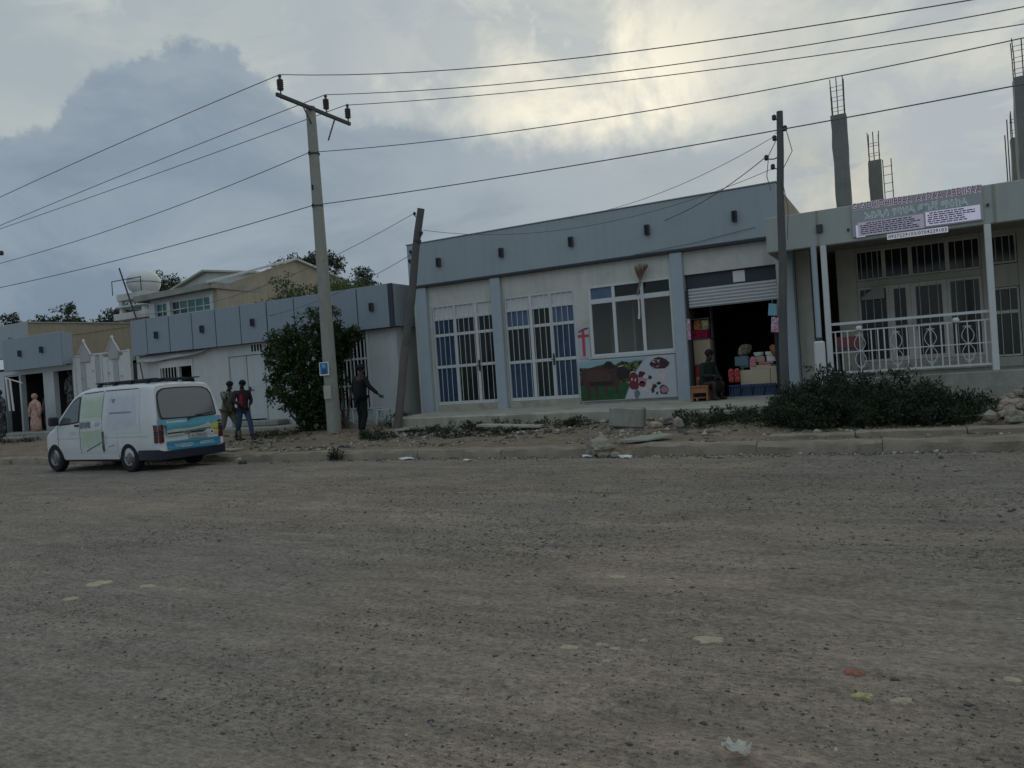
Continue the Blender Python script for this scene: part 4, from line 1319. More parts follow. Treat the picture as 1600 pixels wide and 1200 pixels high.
# sign board on the fascia
m_signbg = M('sign_backing', (0.38, 0.41, 0.42), .7, .06, 3, .05, 50, bump=.03)
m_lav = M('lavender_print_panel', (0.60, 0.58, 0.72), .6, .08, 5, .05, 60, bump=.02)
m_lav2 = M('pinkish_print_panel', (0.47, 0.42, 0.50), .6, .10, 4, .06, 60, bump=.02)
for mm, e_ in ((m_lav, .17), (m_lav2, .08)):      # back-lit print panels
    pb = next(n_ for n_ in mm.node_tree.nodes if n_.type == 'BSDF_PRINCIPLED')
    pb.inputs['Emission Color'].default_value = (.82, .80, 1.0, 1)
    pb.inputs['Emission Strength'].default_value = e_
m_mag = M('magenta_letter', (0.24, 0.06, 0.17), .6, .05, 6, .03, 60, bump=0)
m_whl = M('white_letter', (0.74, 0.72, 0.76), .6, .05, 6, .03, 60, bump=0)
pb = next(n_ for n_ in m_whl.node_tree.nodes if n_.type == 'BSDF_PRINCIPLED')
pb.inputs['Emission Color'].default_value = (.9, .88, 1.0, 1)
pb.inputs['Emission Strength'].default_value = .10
m_decal = M('white_decal', (0.70, 0.70, 0.72), .5, .05, 6, .03, 60, bump=0)
m_tql = M('turquoise_letter', (0.16, 0.42, 0.38), .6, .05, 6, .03, 60, bump=0)
m_prt = M('dark_print', (0.10, 0.07, 0.15), .7, .05, 6, .03, 60, bump=0)
S = thing('shop_sign', 'lettered sign board with magenta and turquoise words on the grey terrace fascia', 'sign', (.16, RY, 3.62))
b_ = MB(); b_.box(-.92, 1.26, RY - .05, RY - .004, 3.765, 4.41); b_.build('board', m_signbg, S)
b_ = MB(); b_.box(-.825, .305, RY - .058, RY - .051, 3.765, 4.03); b_.build('text_panel', m_lav2, S)
b_ = MB(); b_.box(.335, 1.215, RY - .058, RY - .051, 3.79, 4.05); b_.build('text_panel', m_lav, S)
b_ = MB(); b_.box(-.86, -.70, RY - .0578, RY - .0512, 3.75, 3.985); b_.build('text_panel', m_lav, S)
r4 = random.Random(12)
pr = MB()
for (xa, xb, za, zb, rows) in ((-.79, .27, 3.79, 4.02, 6), (.36, 1.19, 3.81, 4.04, 6)):
    for r_ in range(rows):
        zz = zb - (zb - za) * (r_ + .5) / rows
        x_ = xa + (r4.uniform(0, .25) if r_ == 0 else r4.uniform(0, .03))
        xe = xb - r4.uniform(0, .25)
        while x_ < xe:
            l_ = r4.uniform(.03, .11)
            pr.box(x_, min(x_ + l_, xe), RY - .0605, RY - .0585, zz - .011, zz + .010)
            x_ += l_ + .014
o = pr.build('small_print', m_prt, S); o['kind'] = 'stuff'
b_ = MB(); b_.box(-.33, .69, RY - .066, RY - .052, 3.63, 3.735); b_.build('number_strip', m_whl, S)
text_obj('phone_number', '0927229103/0704229103', m_prt, S, .97, .062, (.18, RY - .069, 3.683), bold=.012)
text_obj('lettering', 'G G DHIDHIIBBAA  AADAA  ABDIISAA', m_whl, S, 2.156, .147, (.17, RY - .056, 4.345), offset=.075)
text_obj('lettering', 'G G DHIDHIIBBAA  AADAA  ABDIISAA', m_mag, S, 2.14, .130, (.17, RY - .062, 4.345), bold=.012)
text_obj('lettering', 'አብዲሳ የባህል ወጌሻ ማዕከል', m_whl, S, 1.735, .170, (.17, RY - .056, 4.15), offset=.045)
text_obj('lettering', 'አብዲሳ የባህል ወጌሻ ማዕከል', m_tql, S, 1.72, .155, (.17, RY - .062, 4.15), bold=.0)
for xx, zz in ((-1.0, 3.93), (1.34, 4.03)):
    q_ = MB(); q_.box(xx - .02, xx + .02, RY - .03, RY - .003, zz - .025, zz + .025); q_.build('bolt', m_iron, S)

# red box on a small stand at the back of the terrace
RB = thing('red_stand', 'faded red box on a dark stand behind the left end of the terrace railing', 'box', (-1.15, 17.1, 1.02))
q_ = MB(); q_.box(-1.40, -.98, 17.0, 17.3, 1.62, 1.86); q_.build('box', M('faded_red', (.24, .085, .085), .8, .15, 6), RB, bevel=.01)
q_ = MB(); q_.box(-1.42, -.96, 16.98, 17.32, 1.57, 1.618)
for sx in (-1.4, -1.02):
    q_.box(sx, sx + .04, 17.0, 17.04, 1.02, 1.57); q_.box(sx, sx + .04, 17.26, 17.3, 1.02, 1.57)
q_.build('stand', m_wood, RB)

# ================================================================== UTILITY POLES
UP = thing('utility_pole', 'tall concrete utility pole with crossarm and three dark insulators', 'utility pole', (-13.36, 15.4, .2))
p = MB(); p.tube([(-13.34, 15.4, .05), (-13.35, 15.4, .9), (-13.37, 15.4, 4.5), (-13.40, 15.4, 8.82)], [.19, .18, .152, .122], 16)
p.build('pole', m_pole, UP, smooth=.7)
p = MB(); p.rbox((-13.30, 15.47, 8.74), (.07, 2.75, .09), Matrix.Identity(3)); p.build('crossarm', m_iron, UP, bevel=.006)
p = MB(); p.tube([(-13.29, 15.0, 8.7), (-13.32, 15.3, 8.35)], .018, 6); p.build('brace', m_iron, UP)
p = MB(); p.tube([(-13.29, 16.2, 8.7), (-13.26, 15.85, 8.05)], .022, 6); p.build('brace', m_iron, UP)
i0 = None
for yy in (14.25, 15.90, 16.78):
    if i0 is None:
        q_ = MB(); q_.lathe([(.02, -.14), (.02, .06), (.075, .07), (.085, .1), (.07, .115), (.085, .15), (.07, .165), (.088, .2), (.07, .215), (.088, .25), (.07, .265), (.085, .30), (.07, .32), (.03, .34), (.03, .38), (.045, .39), (.045, .43), (.02, .45)], (-13.30, yy, 8.82), 14)
        i0 = q_.build('insulator', m_porc, UP, smooth=.6)
    else:
        inst(i0, UP, (0, yy - 14.25, 0))
for zz in (7.60, 6.25):
    q_ = MB(); q_.tube([(-13.40, 15.22, zz), (-13.36, 15.20, zz + .02)], .03, 6); q_.lathe([(.150, -.02), (.150, .02)], (-13.385, 15.4, zz), 14); q_.build('wire_clamp', m_iron, UP)
q_ = MB(); q_.box(-13.41, -13.37, 15.25, 15.27, 6.65, 6.78); q_.build('step_hole', m_black, UP)
m_bsign = M('blue_sign_enamel', (.03, .17, .42), .5, .12, 8, .06, 60, bump=.02)
PS = thing('pole_notice', 'small blue notice with white marks fixed to the concrete pole', 'sign', (-13.3, 15.18, 2.05))
q_ = MB(); q_.box(-13.50, -13.19, 15.165, 15.175, 1.88, 2.22); q_.build('board', m_decal, PS)
q_ = MB(); q_.box(-13.47, -13.22, 15.158, 15.164, 1.92, 2.20); q_.build('blue_face', m_bsign, PS)
text_obj('lettering', '25', M('dark_blue_letter', (.01, .02, .06), .6), PS, .15, .13, (-13.34, 15.155, 1.98), bold=.03)
q_ = MB(); q_.box(-13.39, -13.30, 15.154, 15.157, 2.08, 2.17); q_.build('emblem', m_tql, PS)
q_ = MB(); q_.box(-13.42, -13.18, 15.176, 15.183, 1.28, 1.62)
solo('torn_poster', q_, m_paper.copy() if False else M('weathered_paper', (.42, .40, .34), .9, .12, 6), 'weathered paper patch pasted on the concrete pole below the blue notice', 'poster', (-13.3, 15.18, 1.45))

LP = thing('leaning_pole', 'short wooden pole leaning to the right in front of the narrow alley', 'utility pole', (-11.62, 16.0, .35))
a_, b_ = Vector((-11.84, 16.0, .25)), Vector((-10.62, 16.0, 5.84))
n_ = 10
pts = [a_.lerp(b_, i / n_) + Vector((.02 * math.sin(i * 1.3), 0, 0)) for i in range(n_ + 1)]
rs_ = [.108 - .014 * i / n_ for i in range(n_ + 1)]
p = MB(); p.tube(pts[:5], rs_[:5], 12); p.build('pole_foot', m_wood2, LP, smooth=.7)
p = MB(); p.tube(pts[4:], [r_ * .97 for r_ in rs_[4:]], 12); p.build('pole', m_wood, LP, smooth=.7)
for (t_, sx) in ((.965, -1), (.875, 1), (.80, -1), (.76, -1)):
    c = a_.lerp(b_, t_)
    q_ = MB(); e = Vector((sx * .14, -.02, .02))
    q_.tube([c, c + e * .9, c + e + Vector((0, 0, .07))], .012, 6)
    q_.lathe([(.02, 0), (.04, .02), (.03, .04), (.042, .06), (.02, .09)], tuple(c + e + Vector((0, 0, .03))), 10)
    q_.build('insulator', m_iron, LP)
q_ = MB(); c = a_.lerp(b_, .86); q_.tube([c - Vector((.006, 0, .03)), c + Vector((.006, 0, .03))], .102, 12); q_.build('metal_band', m_iron, LP)

TP = thing('thin_pole', 'thin dark wooden pole standing between the snack shop and the terrace building', 'utility pole', (-2.28, 15.9, .4))
a_, b_ = Vector((-2.33, 15.9, .2)), Vector((-2.055, 15.9, 6.32))
pts = [a_.lerp(b_, i / 8) + Vector((.012 * math.sin(i * 1.9), 0, 0)) for i in range(9)]
p = MB(); p.tube(pts, [.095 - .034 * i / 8 for i in range(9)], 10); p.build('pole', m_wood, TP, smooth=.7)
for (z_, sx, L_) in ((6.2, -1, .10), (5.95, 1, .10), (5.80, -1, .10), (5.45, -1, .26), (5.25, -1, .14)):
    t_ = (z_ - .2) / 6.12; c = a_.lerp(b_, t_)
    q_ = MB(); q_.tube([c, c + Vector((sx * L_ * .5, 0, -.03)), c + Vector((sx * L_, 0, .0))], .012, 6)
    q_.lathe([(.02, -.03), (.042, -.01), (.042, .06), (.02, .08)], tuple(c + Vector((sx * L_, 0, 0))), 10)
    q_.build('insulator', m_iron, TP)
q_ = MB()
for (pts_) in ([(-2.15, 15.85, 5.9), (-1.95, 15.85, 5.95), (-1.86, 15.85, 5.5), (-2.04, 15.85, 5.2)], [(-2.15, 15.85, 5.75), (-2.3, 15.85, 5.5), (-2.36, 15.85, 5.1), (-2.3, 15.85, 4.8)], [(-2.08, 15.83, 5.0), (-2.0, 15.83, 4.4), (-2.05, 15.83, 3.8)]):
    q_.tube(pts_, .008, 5)
q_.build('loose_cable', m_wire, TP)
EP = thing('end_pole', 'dark wooden pole just entering at the left edge of the view', 'utility pole', (-28.3, 15.4, .2))
p = MB(); p.tube([(-29.2, 15.4, .1), (-28.0, 15.4, 7.15)], [.16, .11], 10); p.build('pole', m_wood, EP, smooth=.7)
q_ = MB(); q_.tube([(-28.0, 15.35, 6.9), (-27.45, 15.35, 6.93)], .03, 6); q_.lathe([(.03, 0), (.07, .03), (.07, .13), (.03, .16)], (-27.42, 15.35, 6.88), 10); q_.build('insulator', m_iron, EP)


def wire(label, spans, r=.0125, group='overhead power lines'):
    m_ = MB()
    for pts_ in spans:
        m_.tube(pts_, r, 5)
    c = spans[0][0]
    o = solo('power_line', m_, m_wire, label, 'wire', c, group)
    return o


def curve_through(pts, y0, y1=None, n=22, ext0=None, ext1=None, deg=2):
    """smooth sagging line through measured x,z points"""
    P_ = np.array(pts)
    co = np.polyfit(P_[:, 0], P_[:, 1], deg)
    xa = ext0 if ext0 is not None else P_[0, 0]; xb = ext1 if ext1 is not None else P_[-1, 0]
    xs = np.linspace(xa, xb, n)
    return [(float(x_), y0 if y1 is None else y0 + (y1 - y0) * (x_ - xa) / (xb - xa), float(np.polyval(co, x_))) for x_ in xs]


WL = {
    'near': (14.25, [(-25.32, 8.32), (-20.45, 8.74), (-16.42, 9.06), (-13.30, 9.26)], [(-13.30, 9.26), (-10.2, 8.54), (-6.98, 7.91), (-4.26, 7.5), (-1.41, 7.18), (1.05, 6.91)]),
    'mid': (15.9, [(-28.37, 8.14), (-23.6, 8.49), (-18.42, 8.95), (-14.16, 9.2), (-13.30, 9.26)], [(-13.30, 9.26), (-9.54, 8.54), (-6.24, 8.02), (-2.19, 7.53), (2.0, 7.21)]),
    'far': (16.78, [(-29.9, 8.38), (-24.19, 8.64), (-19.45, 8.92), (-14.72, 9.16), (-13.30, 9.26)], [(-13.30, 9.26), (-10.07, 8.65), (-6.59, 8.18), (-2.32, 7.66), (2.09, 7.21)]),
    'four': (15.22, [(-27.37, 6.58), (-22.17, 6.77), (-17.82, 7.13), (-13.37, 7.60)], [(-13.37, 7.60), (-10.13, 7.18), (-7.58, 6.92), (-4.65, 6.69), (-1.03, 6.52), (1.89, 6.46)]),
    'five': (15.22, [(-27.47, 5.76), (-22.27, 5.85), (-17.94, 5.99), (-13.37, 6.25)], [(-13.37, 6.25), (-9.33, 6.01), (-6.12, 5.9), (-2.0, 5.78), (1.76, 5.71)]),
}
labs = {'near': 'topmost power line, from the insulator on the near end of the crossarm', 'mid': 'power line from the middle insulator of the crossarm',
        'far': 'power line from the insulator on the far end of the crossarm', 'four': 'power line clamped to the concrete pole below the crossarm',
        'five': 'lowest power line, clamped to the pole and passing the thin pole'}
for k, (yy, l_, r_) in WL.items():
    wire(labs[k], [curve_through(l_, yy, ext0=-34), curve_through(r_, yy, ext1=7.5, deg=3 if len(r_) > 5 else 2)], .0105 if k != 'five' else .012)


def sagline(a, b, sag, n=14):
    a, b = Vector(a), Vector(b)
    return [tuple(a.lerp(b, i / n) - Vector((0, 0, sag * 4 * (i / n) * (1 - i / n)))) for i in range(n + 1)]


g2 = 'thin service wires'
wire('thin service wire running left from the top of the leaning pole', [sagline((-10.85, 16, 5.75), (-24, 17.9, 4.6), .5)], .007, g2)
wire('thin service wire running left from the lower insulator of the leaning pole', [sagline((-11.0, 16, 4.75), (-19, 18.3, 4.0), .25)], .007, g2)
wire('thin service wire from the thin pole down to the left fascia vents', [sagline((-2.35, 15.9, 5.5), (-5.1, 18.1, 5.0), .12)], .009, g2)
wire('faint service wire from the thin pole sloping to the middle of the long fascia', [sagline((-2.2, 15.9, 5.85), (-7.6, 18.1, 5.45), .25)], .006, g2)
wire('slack service wire from the leaning pole across the long fascia to the thin pole', [sagline((-10.6, 16, 5.3), (-2.2, 15.9, 5.25), .55)], .006, g2)
# ================================================================== VEGETATION
m_lfd = M_leaf('dark_shrub_leaf', (0.012, 0.024, 0.011), (0.060, 0.092, 0.028), 4.0)
m_lfb = M_leaf('bush_leaf', (0.016, 0.025, 0.015), (0.062, 0.082, 0.044), 2.6)
m_lft = M_leaf('far_tree_leaf', (0.020, 0.032, 0.020), (0.050, 0.075, 0.038), 2.0)
m_lfl = M_leaf('light_tree_leaf', (0.035, 0.060, 0.022), (0.10, 0.14, 0.05), 1.5)
m_bark = M('bark', (0.10, 0.085, 0.065), .95, .3, 6, .2, 50, bump=.5)


def leaves(name, cl, per, spread, size, mat, parent, seed, droop=.3, aspect=2.2):
    """cl: (n,3) clump centres in world space; per leaf a pointed 2-triangle blade"""
    rng = np.random.default_rng(seed)
    n = len(cl) * per
    c = np.repeat(cl, per, 0)
    d = rng.normal(0, 1, (n, 3)); d /= np.linalg.norm(d, axis=1, keepdims=True)
    p = c + d * (spread * rng.uniform(0.15, 1.0, (n, 1)) ** .6)
    a = d + rng.normal(0, .7, (n, 3)); a[:, 2] -= droop; a /= np.linalg.norm(a, axis=1, keepdims=True)
    b = np.cross(a, rng.normal(0, 1, (n, 3))); b /= np.linalg.norm(b, axis=1, keepdims=True)
    s = size * rng.uniform(.45, 1.5, (n, 1))
    w_ = s / aspect
    nn = np.cross(a, b)
    V = np.stack([p - a * s * .5, p + b * w_ * .5 + nn * s * .08, p + a * s * .5, p - b * w_ * .5 + nn * s * .08], 1).reshape(-1, 3)
    V -= np.array(OFF[parent.name])
    F = np.arange(n * 4).reshape(-1, 4)
    me = rawmesh(name, V, F, mat)
    return linkmesh(name, me, parent)


def limbs(parent, base, tips, r0, mat, seed, name='trunk'):
    rng = random.Random(seed)
    m_ = MB()
    b = Vector(base)
    for t in tips:
        t = Vector(t)
        mid = b.lerp(t, .5) + Vector((rng.uniform(-.1, .1), rng.uniform(-.1, .1), rng.uniform(0, .12))) * (t - b).length
        m_.tube([b, b.lerp(mid, .5) + Vector((rng.uniform(-.03, .03), 0, 0)), mid, t], [r0, r0 * .8, r0 * .55, r0 * .2], 6)
    return m_.build(name, mat, parent, smooth=.7)


def clumps(n, lobes, seed, shell=.55):
    """points near the surface of several ellipsoid lobes, uneven"""
    rng = np.random.default_rng(seed)
    out = []
    vol = np.array([l[3] * l[4] * l[5] for l in lobes]) ** .67
    for l, k in zip(lobes, np.round(n * vol / vol.sum()).astype(int)):
        d = rng.normal(0, 1, (k, 3)); d /= np.linalg.norm(d, axis=1, keepdims=True)
        r = shell + (1 - shell) * rng.uniform(0, 1, (k, 1)) ** .5
        r *= 1 + .28 * np.sin(d[:, :1] * 5.1 + seed) * np.cos(d[:, 2:] * 4.3 + seed * .7)
        out.append(np.array(l[:3]) + d * r * np.array(l[3:6]))
    return np.concatenate(out)


# shrub in front of the corner shop row
SH = thing('leafy_shrub', 'tall dark leafy shrub on the verge in front of the corner shop row', 'shrub', (-15.0, 16.35, .3))
lb = [(-15.05, 16.4, 2.6, 1.0, .8, .85), (-15.4, 16.3, 1.75, .95, .75, .75), (-14.55, 16.45, 3.15, .62, .6, .62), (-14.85, 16.3, 1.25, .75, .6, .8), (-15.75, 16.35, 2.65, .62, .55, .55), (-14.95, 16.4, .75, .5, .45, .5)]
cl = clumps(480, lb, 5)
leaves('foliage', cl, 34, .17, .105, m_lfd, SH, 6)
limbs(SH, (-15.0, 16.35, .2), [(l[0], l[1], l[2] + .2) for l in lb] + [(-15.9, 16.3, 1.4), (-14.4, 16.4, 2.4)], .06, m_bark, 7)
SH2 = thing('climbing_shrub', 'dark shrub growing against the barred gate behind the concrete pole', 'shrub', (-14.1, 17.0, .4))
lb = [(-14.6, 17.1, 2.75, .55, .4, .42), (-14.85, 17.1, 1.9, .45, .4, .75), (-14.1, 17.15, 3.0, .36, .3, .22), (-15.1, 17.1, 1.2, .35, .4, .5)]
cl = clumps(210, lb, 9)
leaves('foliage', cl, 34, .16, .10, m_lfd, SH2, 10)
limbs(SH2, (-14.3, 17.0, .4), [(l[0], l[1], l[2] + .1) for l in lb], .04, m_bark, 11)

# low thicket in front of the terrace
defs = [('spreading dark green bush at the foot of the thin pole', [(-2.0, 15.0, .52, .55, .6, .36), (-1.75, 14.7, .5, .6, .6, .42), (-2.3, 15.6, .46, .4, .45, .32), (-1.5, 15.1, .75, .5, .5, .42)], 15, 420),
        ('tall dark bush under the left half of the terrace railing', [(-.95, 15.2, .56, .62, .7, .42), (-.4, 15.3, .60, .6, .7, .42), (-.65, 14.6, .44, .7, .5, .32), (-1.25, 15.7, .74, .4, .4, .32)], 16, 460),
        ('low dark bush below the middle of the terrace, beside the stone heap', [(.2, 15.1, .46, .55, .65, .36), (.75, 15.0, .38, .5, .6, .26), (.4, 14.5, .33, .6, .45, .22), (-.05, 14.6, .42, .45, .5, .30)], 17, 400)]
for lab, lb, sd, k in defs:
    c0 = (sum(l[0] for l in lb) / len(lb), sum(l[1] for l in lb) / len(lb), .25)
    t_ = thing('bush', lab, 'bush', c0, group='bushes below the terrace')
    cl = clumps(k, lb, sd); cl[:, 2] = np.maximum(cl[:, 2], .28)
    leaves('foliage', cl, 34, .13, .066, m_lfb, t_, sd + 1, droop=-.35, aspect=3.2)
    rs2 = np.random.default_rng(sd + 5); kk = 46
    li = rs2.integers(0, len(lb), kk); L_ = np.array(lb)[li]; an = rs2.uniform(0, 6.28, kk); rr2 = rs2.uniform(0, .9, kk)
    sp_ = np.stack([L_[:, 0] + np.cos(an) * rr2 * L_[:, 3], L_[:, 1] + np.sin(an) * rr2 * L_[:, 4], L_[:, 2] + L_[:, 5] * (1.0 + rs2.uniform(-.1, .34, kk))], 1)
    leaves('sprigs', sp_, 9, .12, .10, m_lfb, t_, sd + 6, droop=-1.2, aspect=4.5)['kind'] = 'stuff'
    limbs(t_, (c0[0], c0[1], .2), [(l[0], l[1], l[2] + .1) for l in lb], .025, m_bark, sd + 2, 'stem')

# weeds along the walkway foot
defs = [('dark weeds in the rubble below the bull poster', [(-7.2, 15.5, .34, .6, .35, .16), (-6.5, 15.7, .34, .4, .3, .14)], 22, 70),
        ('patch of weeds on the verge below the second pillar', [(-9.3, 14.7, .27, .5, .3, .10), (-8.4, 14.9, .27, .6, .3, .12)], 23, 70),
        ('dark weeds along the walkway foot below the left barred door', [(-9.6, 15.6, .36, .7, .35, .18), (-8.7, 15.75, .36, .7, .3, .16), (-10.4, 15.2, .3, .5, .35, .14)], 25, 110),
        ('green weeds growing along the walkway foot below the snack shop', [(-3.9, 15.3, .36, .6, .4, .22), (-3.2, 15.5, .38, .55, .4, .24), (-2.8, 15.0, .36, .45, .4, .2)], 26, 150),
        ('weed tuft on the verge right of the concrete pole', [(-11.3, 14.6, .30, .4, .3, .16), (-11.7, 14.8, .3, .3, .25, .12)], 27, 60),
        ('dark weeds at the foot of the leaning pole', [(-12.2, 16.6, .5, .4, .3, .3), (-11.9, 16.4, .45, .3, .25, .22)], 28, 60),
        ('low dark weeds in the shade under the leafy shrub', [(-15.4, 15.7, .32, .7, .45, .16), (-16.3, 15.9, .3, .6, .4, .12)], 29, 80),
        ('thin weeds beside the step of the clothes shop', [(-30.9, 16.2, .4, 1.4, .4, .18), (-28.6, 16.2, .4, .9, .4, .15)], 30, 90),
        ('small weed growing from a kerb joint right of the concrete pole', [(-10.9, 12.55, .1, .16, .08, .14)], 24, 12)]
for lab, lb, sd, k in defs:
    c0 = (lb[0][0], lb[0][1], .2)
    t_ = thing('weed_tuft', lab, 'weeds', c0, group='weeds on the verge')
    cl = clumps(k, lb, sd)
    leaves('foliage', cl, 26, .10, .055, m_lfb, t_, sd + 40, droop=-.4)


def tree(name, label, base, crown, n, per, spread, size, mat, seed, h_trunk=None, group='trees behind the buildings'):
    t_ = thing(name, label, 'tree', base, group=group)
    cl = clumps(n, crown, seed, shell=.35)
    leaves('crown', cl, per, spread, size, mat, t_, seed + 1)
    limbs(t_, base, [(l[0], l[1], l[2]) for l in crown], .05 * crown[0][3] + .05, m_bark, seed + 2)
    return t_


# far left tree line
tree('tree', 'slender tree at the extreme left above the upper blue grey fascia', (-88.8, 50, .5), [(-88.6, 50, 11.3, .9, .9, 1.6), (-88.9, 50, 9.2, 1.5, 1.3, 1.4)], 60, 30, .5, .3, m_lft, 61)
tree('tree', 'broad tree above the upper fascia, next to the slender one', (-84.6, 50, .5), [(-84.8, 50, 9.9, 1.9, 1.4, 1.2), (-86.3, 50, 9.5, 1.3, 1.3, 1.1)], 80, 30, .55, .3, m_lft, 62)
tree('tree', 'rounded tree behind the ochre warehouse, third from the left', (-81.9, 50, .5), [(-81.9, 50, 10.4, 1.1, 1.0, 1.1), (-82.0, 50, 9.0, 1.2, 1.1, 1.1)], 60, 30, .5, .3, m_lft, 63)
tree('tree', 'tallest sparse tree behind the left end of the ochre warehouse', (-78.8, 50, .5), [(-78.6, 50, 11.5, 1.1, 1.0, 1.0), (-79.4, 50, 10.1, 1.2, 1.1, 1.0), (-77.9, 50, 10.0, .9, .9, .9)], 70, 28, .45, .28, m_lft, 64)
tree('tree', 'small round tree just right of the tallest sparse tree', (-76.6, 50, .5), [(-76.6, 50, 9.9, .95, .9, .75)], 36, 30, .45, .28, m_lft, 65)
tree('tree', 'wide dense dark tree behind the warehouse left of the water tank', (-54.0, 39, .5), [(-54.2, 39, 7.7, 1.6, 1.4, 1.6), (-52.0, 39, 7.6, 1.9, 1.4, 1.6), (-56.0, 39, 7.3, 1.2, 1.2, 1.2), (-50.6, 39, 7.3, 1.0, 1.2, 1.3)], 300, 40, .5, .22, m_lfb, 66)
tree('tree', 'dark tree behind the round white water tank', (-49.2, 40, .5), [(-50.3, 40, 10.6, 1.0, 1.0, .8), (-49.0, 40, 9.6, .95, 1.0, .9), (-47.6, 40, 9.5, .6, .7, .55)], 90, 32, .4, .2, m_lft, 67)
tree('tree', 'round dark tree behind the peak of the stained gable wall', (-31.6, 36.5, .5), [(-33.6, 36.5, 9.35, 1.5, 1.2, .65), (-31.6, 36.5, 9.3, 1.1, 1.2, .6), (-35.2, 36.5, 9.1, .7, .8, .5)], 130, 36, .42, .18, m_lft, 68)
tree('tree', 'light green feathery tree behind the shop row, right of the concrete pole', (-26.9, 33, .5), [(-26.6, 33, 6.55, 1.3, 1.1, .85), (-25.2, 33, 6.2, .9, 1.0, .6), (-27.7, 33, 6.6, .9, 1, .8)], 130, 36, .36, .17, m_lfl, 69)
tree('tree', 'small dark tree behind the light green feathery one', (-27.5, 37, .5), [(-29.0, 37, 8.2, .6, .6, .45), (-28.9, 37, 7.4, .8, .8, .6)], 60, 32, .4, .17, m_lft, 70)
tree('tree', 'leafy young tree rising behind the slate blue panels against the stained gable', (-21.0, 23, .5), [(-21.9, 23, 5.6, .55, .5, .75), (-20.9, 23, 5.2, .8, .6, .5), (-19.8, 23, 5.3, .7, .6, .6), (-18.9, 23, 5.1, .6, .6, .5), (-22.6, 23, 4.9, .7, .6, .4)], 110, 30, .26, .12, m_lfl, 71)
# far wooded rise closes the horizon (beyond the buildings)
rng = np.random.default_rng(90)
n = 700
hx = rng.uniform(-260, 120, n); hy = rng.uniform(110, 170, n); hz = 1.5 + rng.uniform(0, 1, n) ** 1.4 * (3.5 + 2.0 * np.sin(hx * .05))
par = thing('distant_wood', 'far belt of trees on the horizon behind all the buildings', 'wood', (-60, 140, .5))
par['kind'] = 'stuff'; del par['category']
fo = leaves('foliage', np.stack([hx, hy, hz], 1), 22, 3.0, 1.3, m_lft, par, 91); fo['kind'] = 'stuff'

# ================================================================== VAN
VAN = thing('delivery_van', 'white delivery van with teal printed tailgate parked along the kerb', 'van', (-14.09, 11.60, .0), R_(176.4), local=True)
m_vw = M('van_white_paint', (.62, .64, .66), .32, .05, 2.5, .03, 50, bump=0.0, spec=.5, dirt=.10, dirt_col=(.36, .32, .26), dscale=3, coords='obj')
m_vblk = M('van_black_plastic', (.022, .026, .034), .55, .1, 5, .06, 60, bump=.05, coords='obj')
m_vbump = M('van_dark_bumper', (.018, .023, .038), .5, .1, 5, .06, 60, bump=.03, coords='obj')
m_vglass = M('van_window_glass', (.10, .125, .135), .10, .1, 2, .03, 40, bump=0, spec=.8, coords='obj')
m_vteal = M('print_teal', (.10, .33, .42), .4, .22, 3.0, .05, 40, bump=0, coords='obj', streak=.25, streak_col=(.05, .16, .30))
m_vblue = M('print_blue', (.045, .23, .36), .4, .3, 4.0, .05, 40, bump=0, coords='obj')
m_vgrn = M('print_pale_green', (.42, .50, .34), .4, .22, 2.2, .04, 40, bump=0, coords='obj')
m_vgrn2 = M('print_greyish_green', (.44, .50, .45), .4, .12, 2.5, .04, 40, bump=0, coords='obj')
m_vlil = M('print_lilac_grey', (.46, .49, .56), .4, .08, 2.5, .04, 40, bump=0, coords='obj')
m_vgry = M('print_slate', (.13, .17, .18), .4, .25, 5, .05, 40, bump=0, coords='obj')
m_vtxt = M('print_text_grey', (.27, .29, .36), .5, .1, 5, .03, 40, bump=0, coords='obj')
m_vyel = M('print_yellow', (.50, .50, .12), .4, .15, 6, .04, 40, bump=0, coords='obj')
m_vlamp = M('red_lamp', (.10, .008, .02), .2, .15, 12, .05, 40, bump=0, spec=.6, coords='obj')
m_vlamp2 = M('dark_lamp', (.035, .02, .03), .2, .15, 12, .05, 40, bump=0, spec=.6, coords='obj')
m_tyre = M('tyre_rubber', (.018, .019, .021), .85, .2, 8, .1, 80, bump=.1, coords='obj')
m_rim = M('steel_rim', (.22, .225, .23), .4, .12, 8, .08, 60, bump=.05, metal=.5, coords='obj', dirt=.4, dirt_col=(.14, .12, .1), dscale=12)


def M_soft(name, col, x0, x1, z0, z1, soft=.08, amt=1.0):
    """ink that fades out into the white paint at the edges of the printed picture (van's own space)"""
    mt = bpy.data.materials.new(name); mt.use_nodes = True
    t = mt.node_tree; t.nodes.clear(); q = NG(t)
    P = q.n('ShaderNodeTexCoord').outputs['Object']
    sp_ = q.n('ShaderNodeSeparateXYZ', ins={0: P})
    nz = q.math('MULTIPLY', q.math('SUBTRACT', q.noise(P, 7.0, 5, .65), .5), soft * 3.0)

    def edge_(v, lo, hi):
        v = q.math('ADD', v, nz)
        a = q.math('DIVIDE', q.math('SUBTRACT', v, lo), soft, clamp=True)
        b = q.math('DIVIDE', q.math('SUBTRACT', hi, v), soft, clamp=True)
        return q.math('MULTIPLY', a, b)
    f = q.math('MULTIPLY', edge_(sp_.outputs[0], x0, x1), edge_(sp_.outputs[2], z0, z1))
    f = q.math('MULTIPLY', f, q.math('ADD', .55, q.math('MULTIPLY', q.noise(P, 3.5, 4, .6), .75)), clamp=True)
    f = q.math('MULTIPLY', f, amt)
    c = q.mix(f, (.60, .62, .64), col)
    bs = q.n('ShaderNodeBsdfPrincipled', ins={'Base Color': c, 'Roughness': .34, 'Specular IOR Level': .5})
    q.n('ShaderNodeOutputMaterial', ins={0: bs.outputs[0]})
    return mt


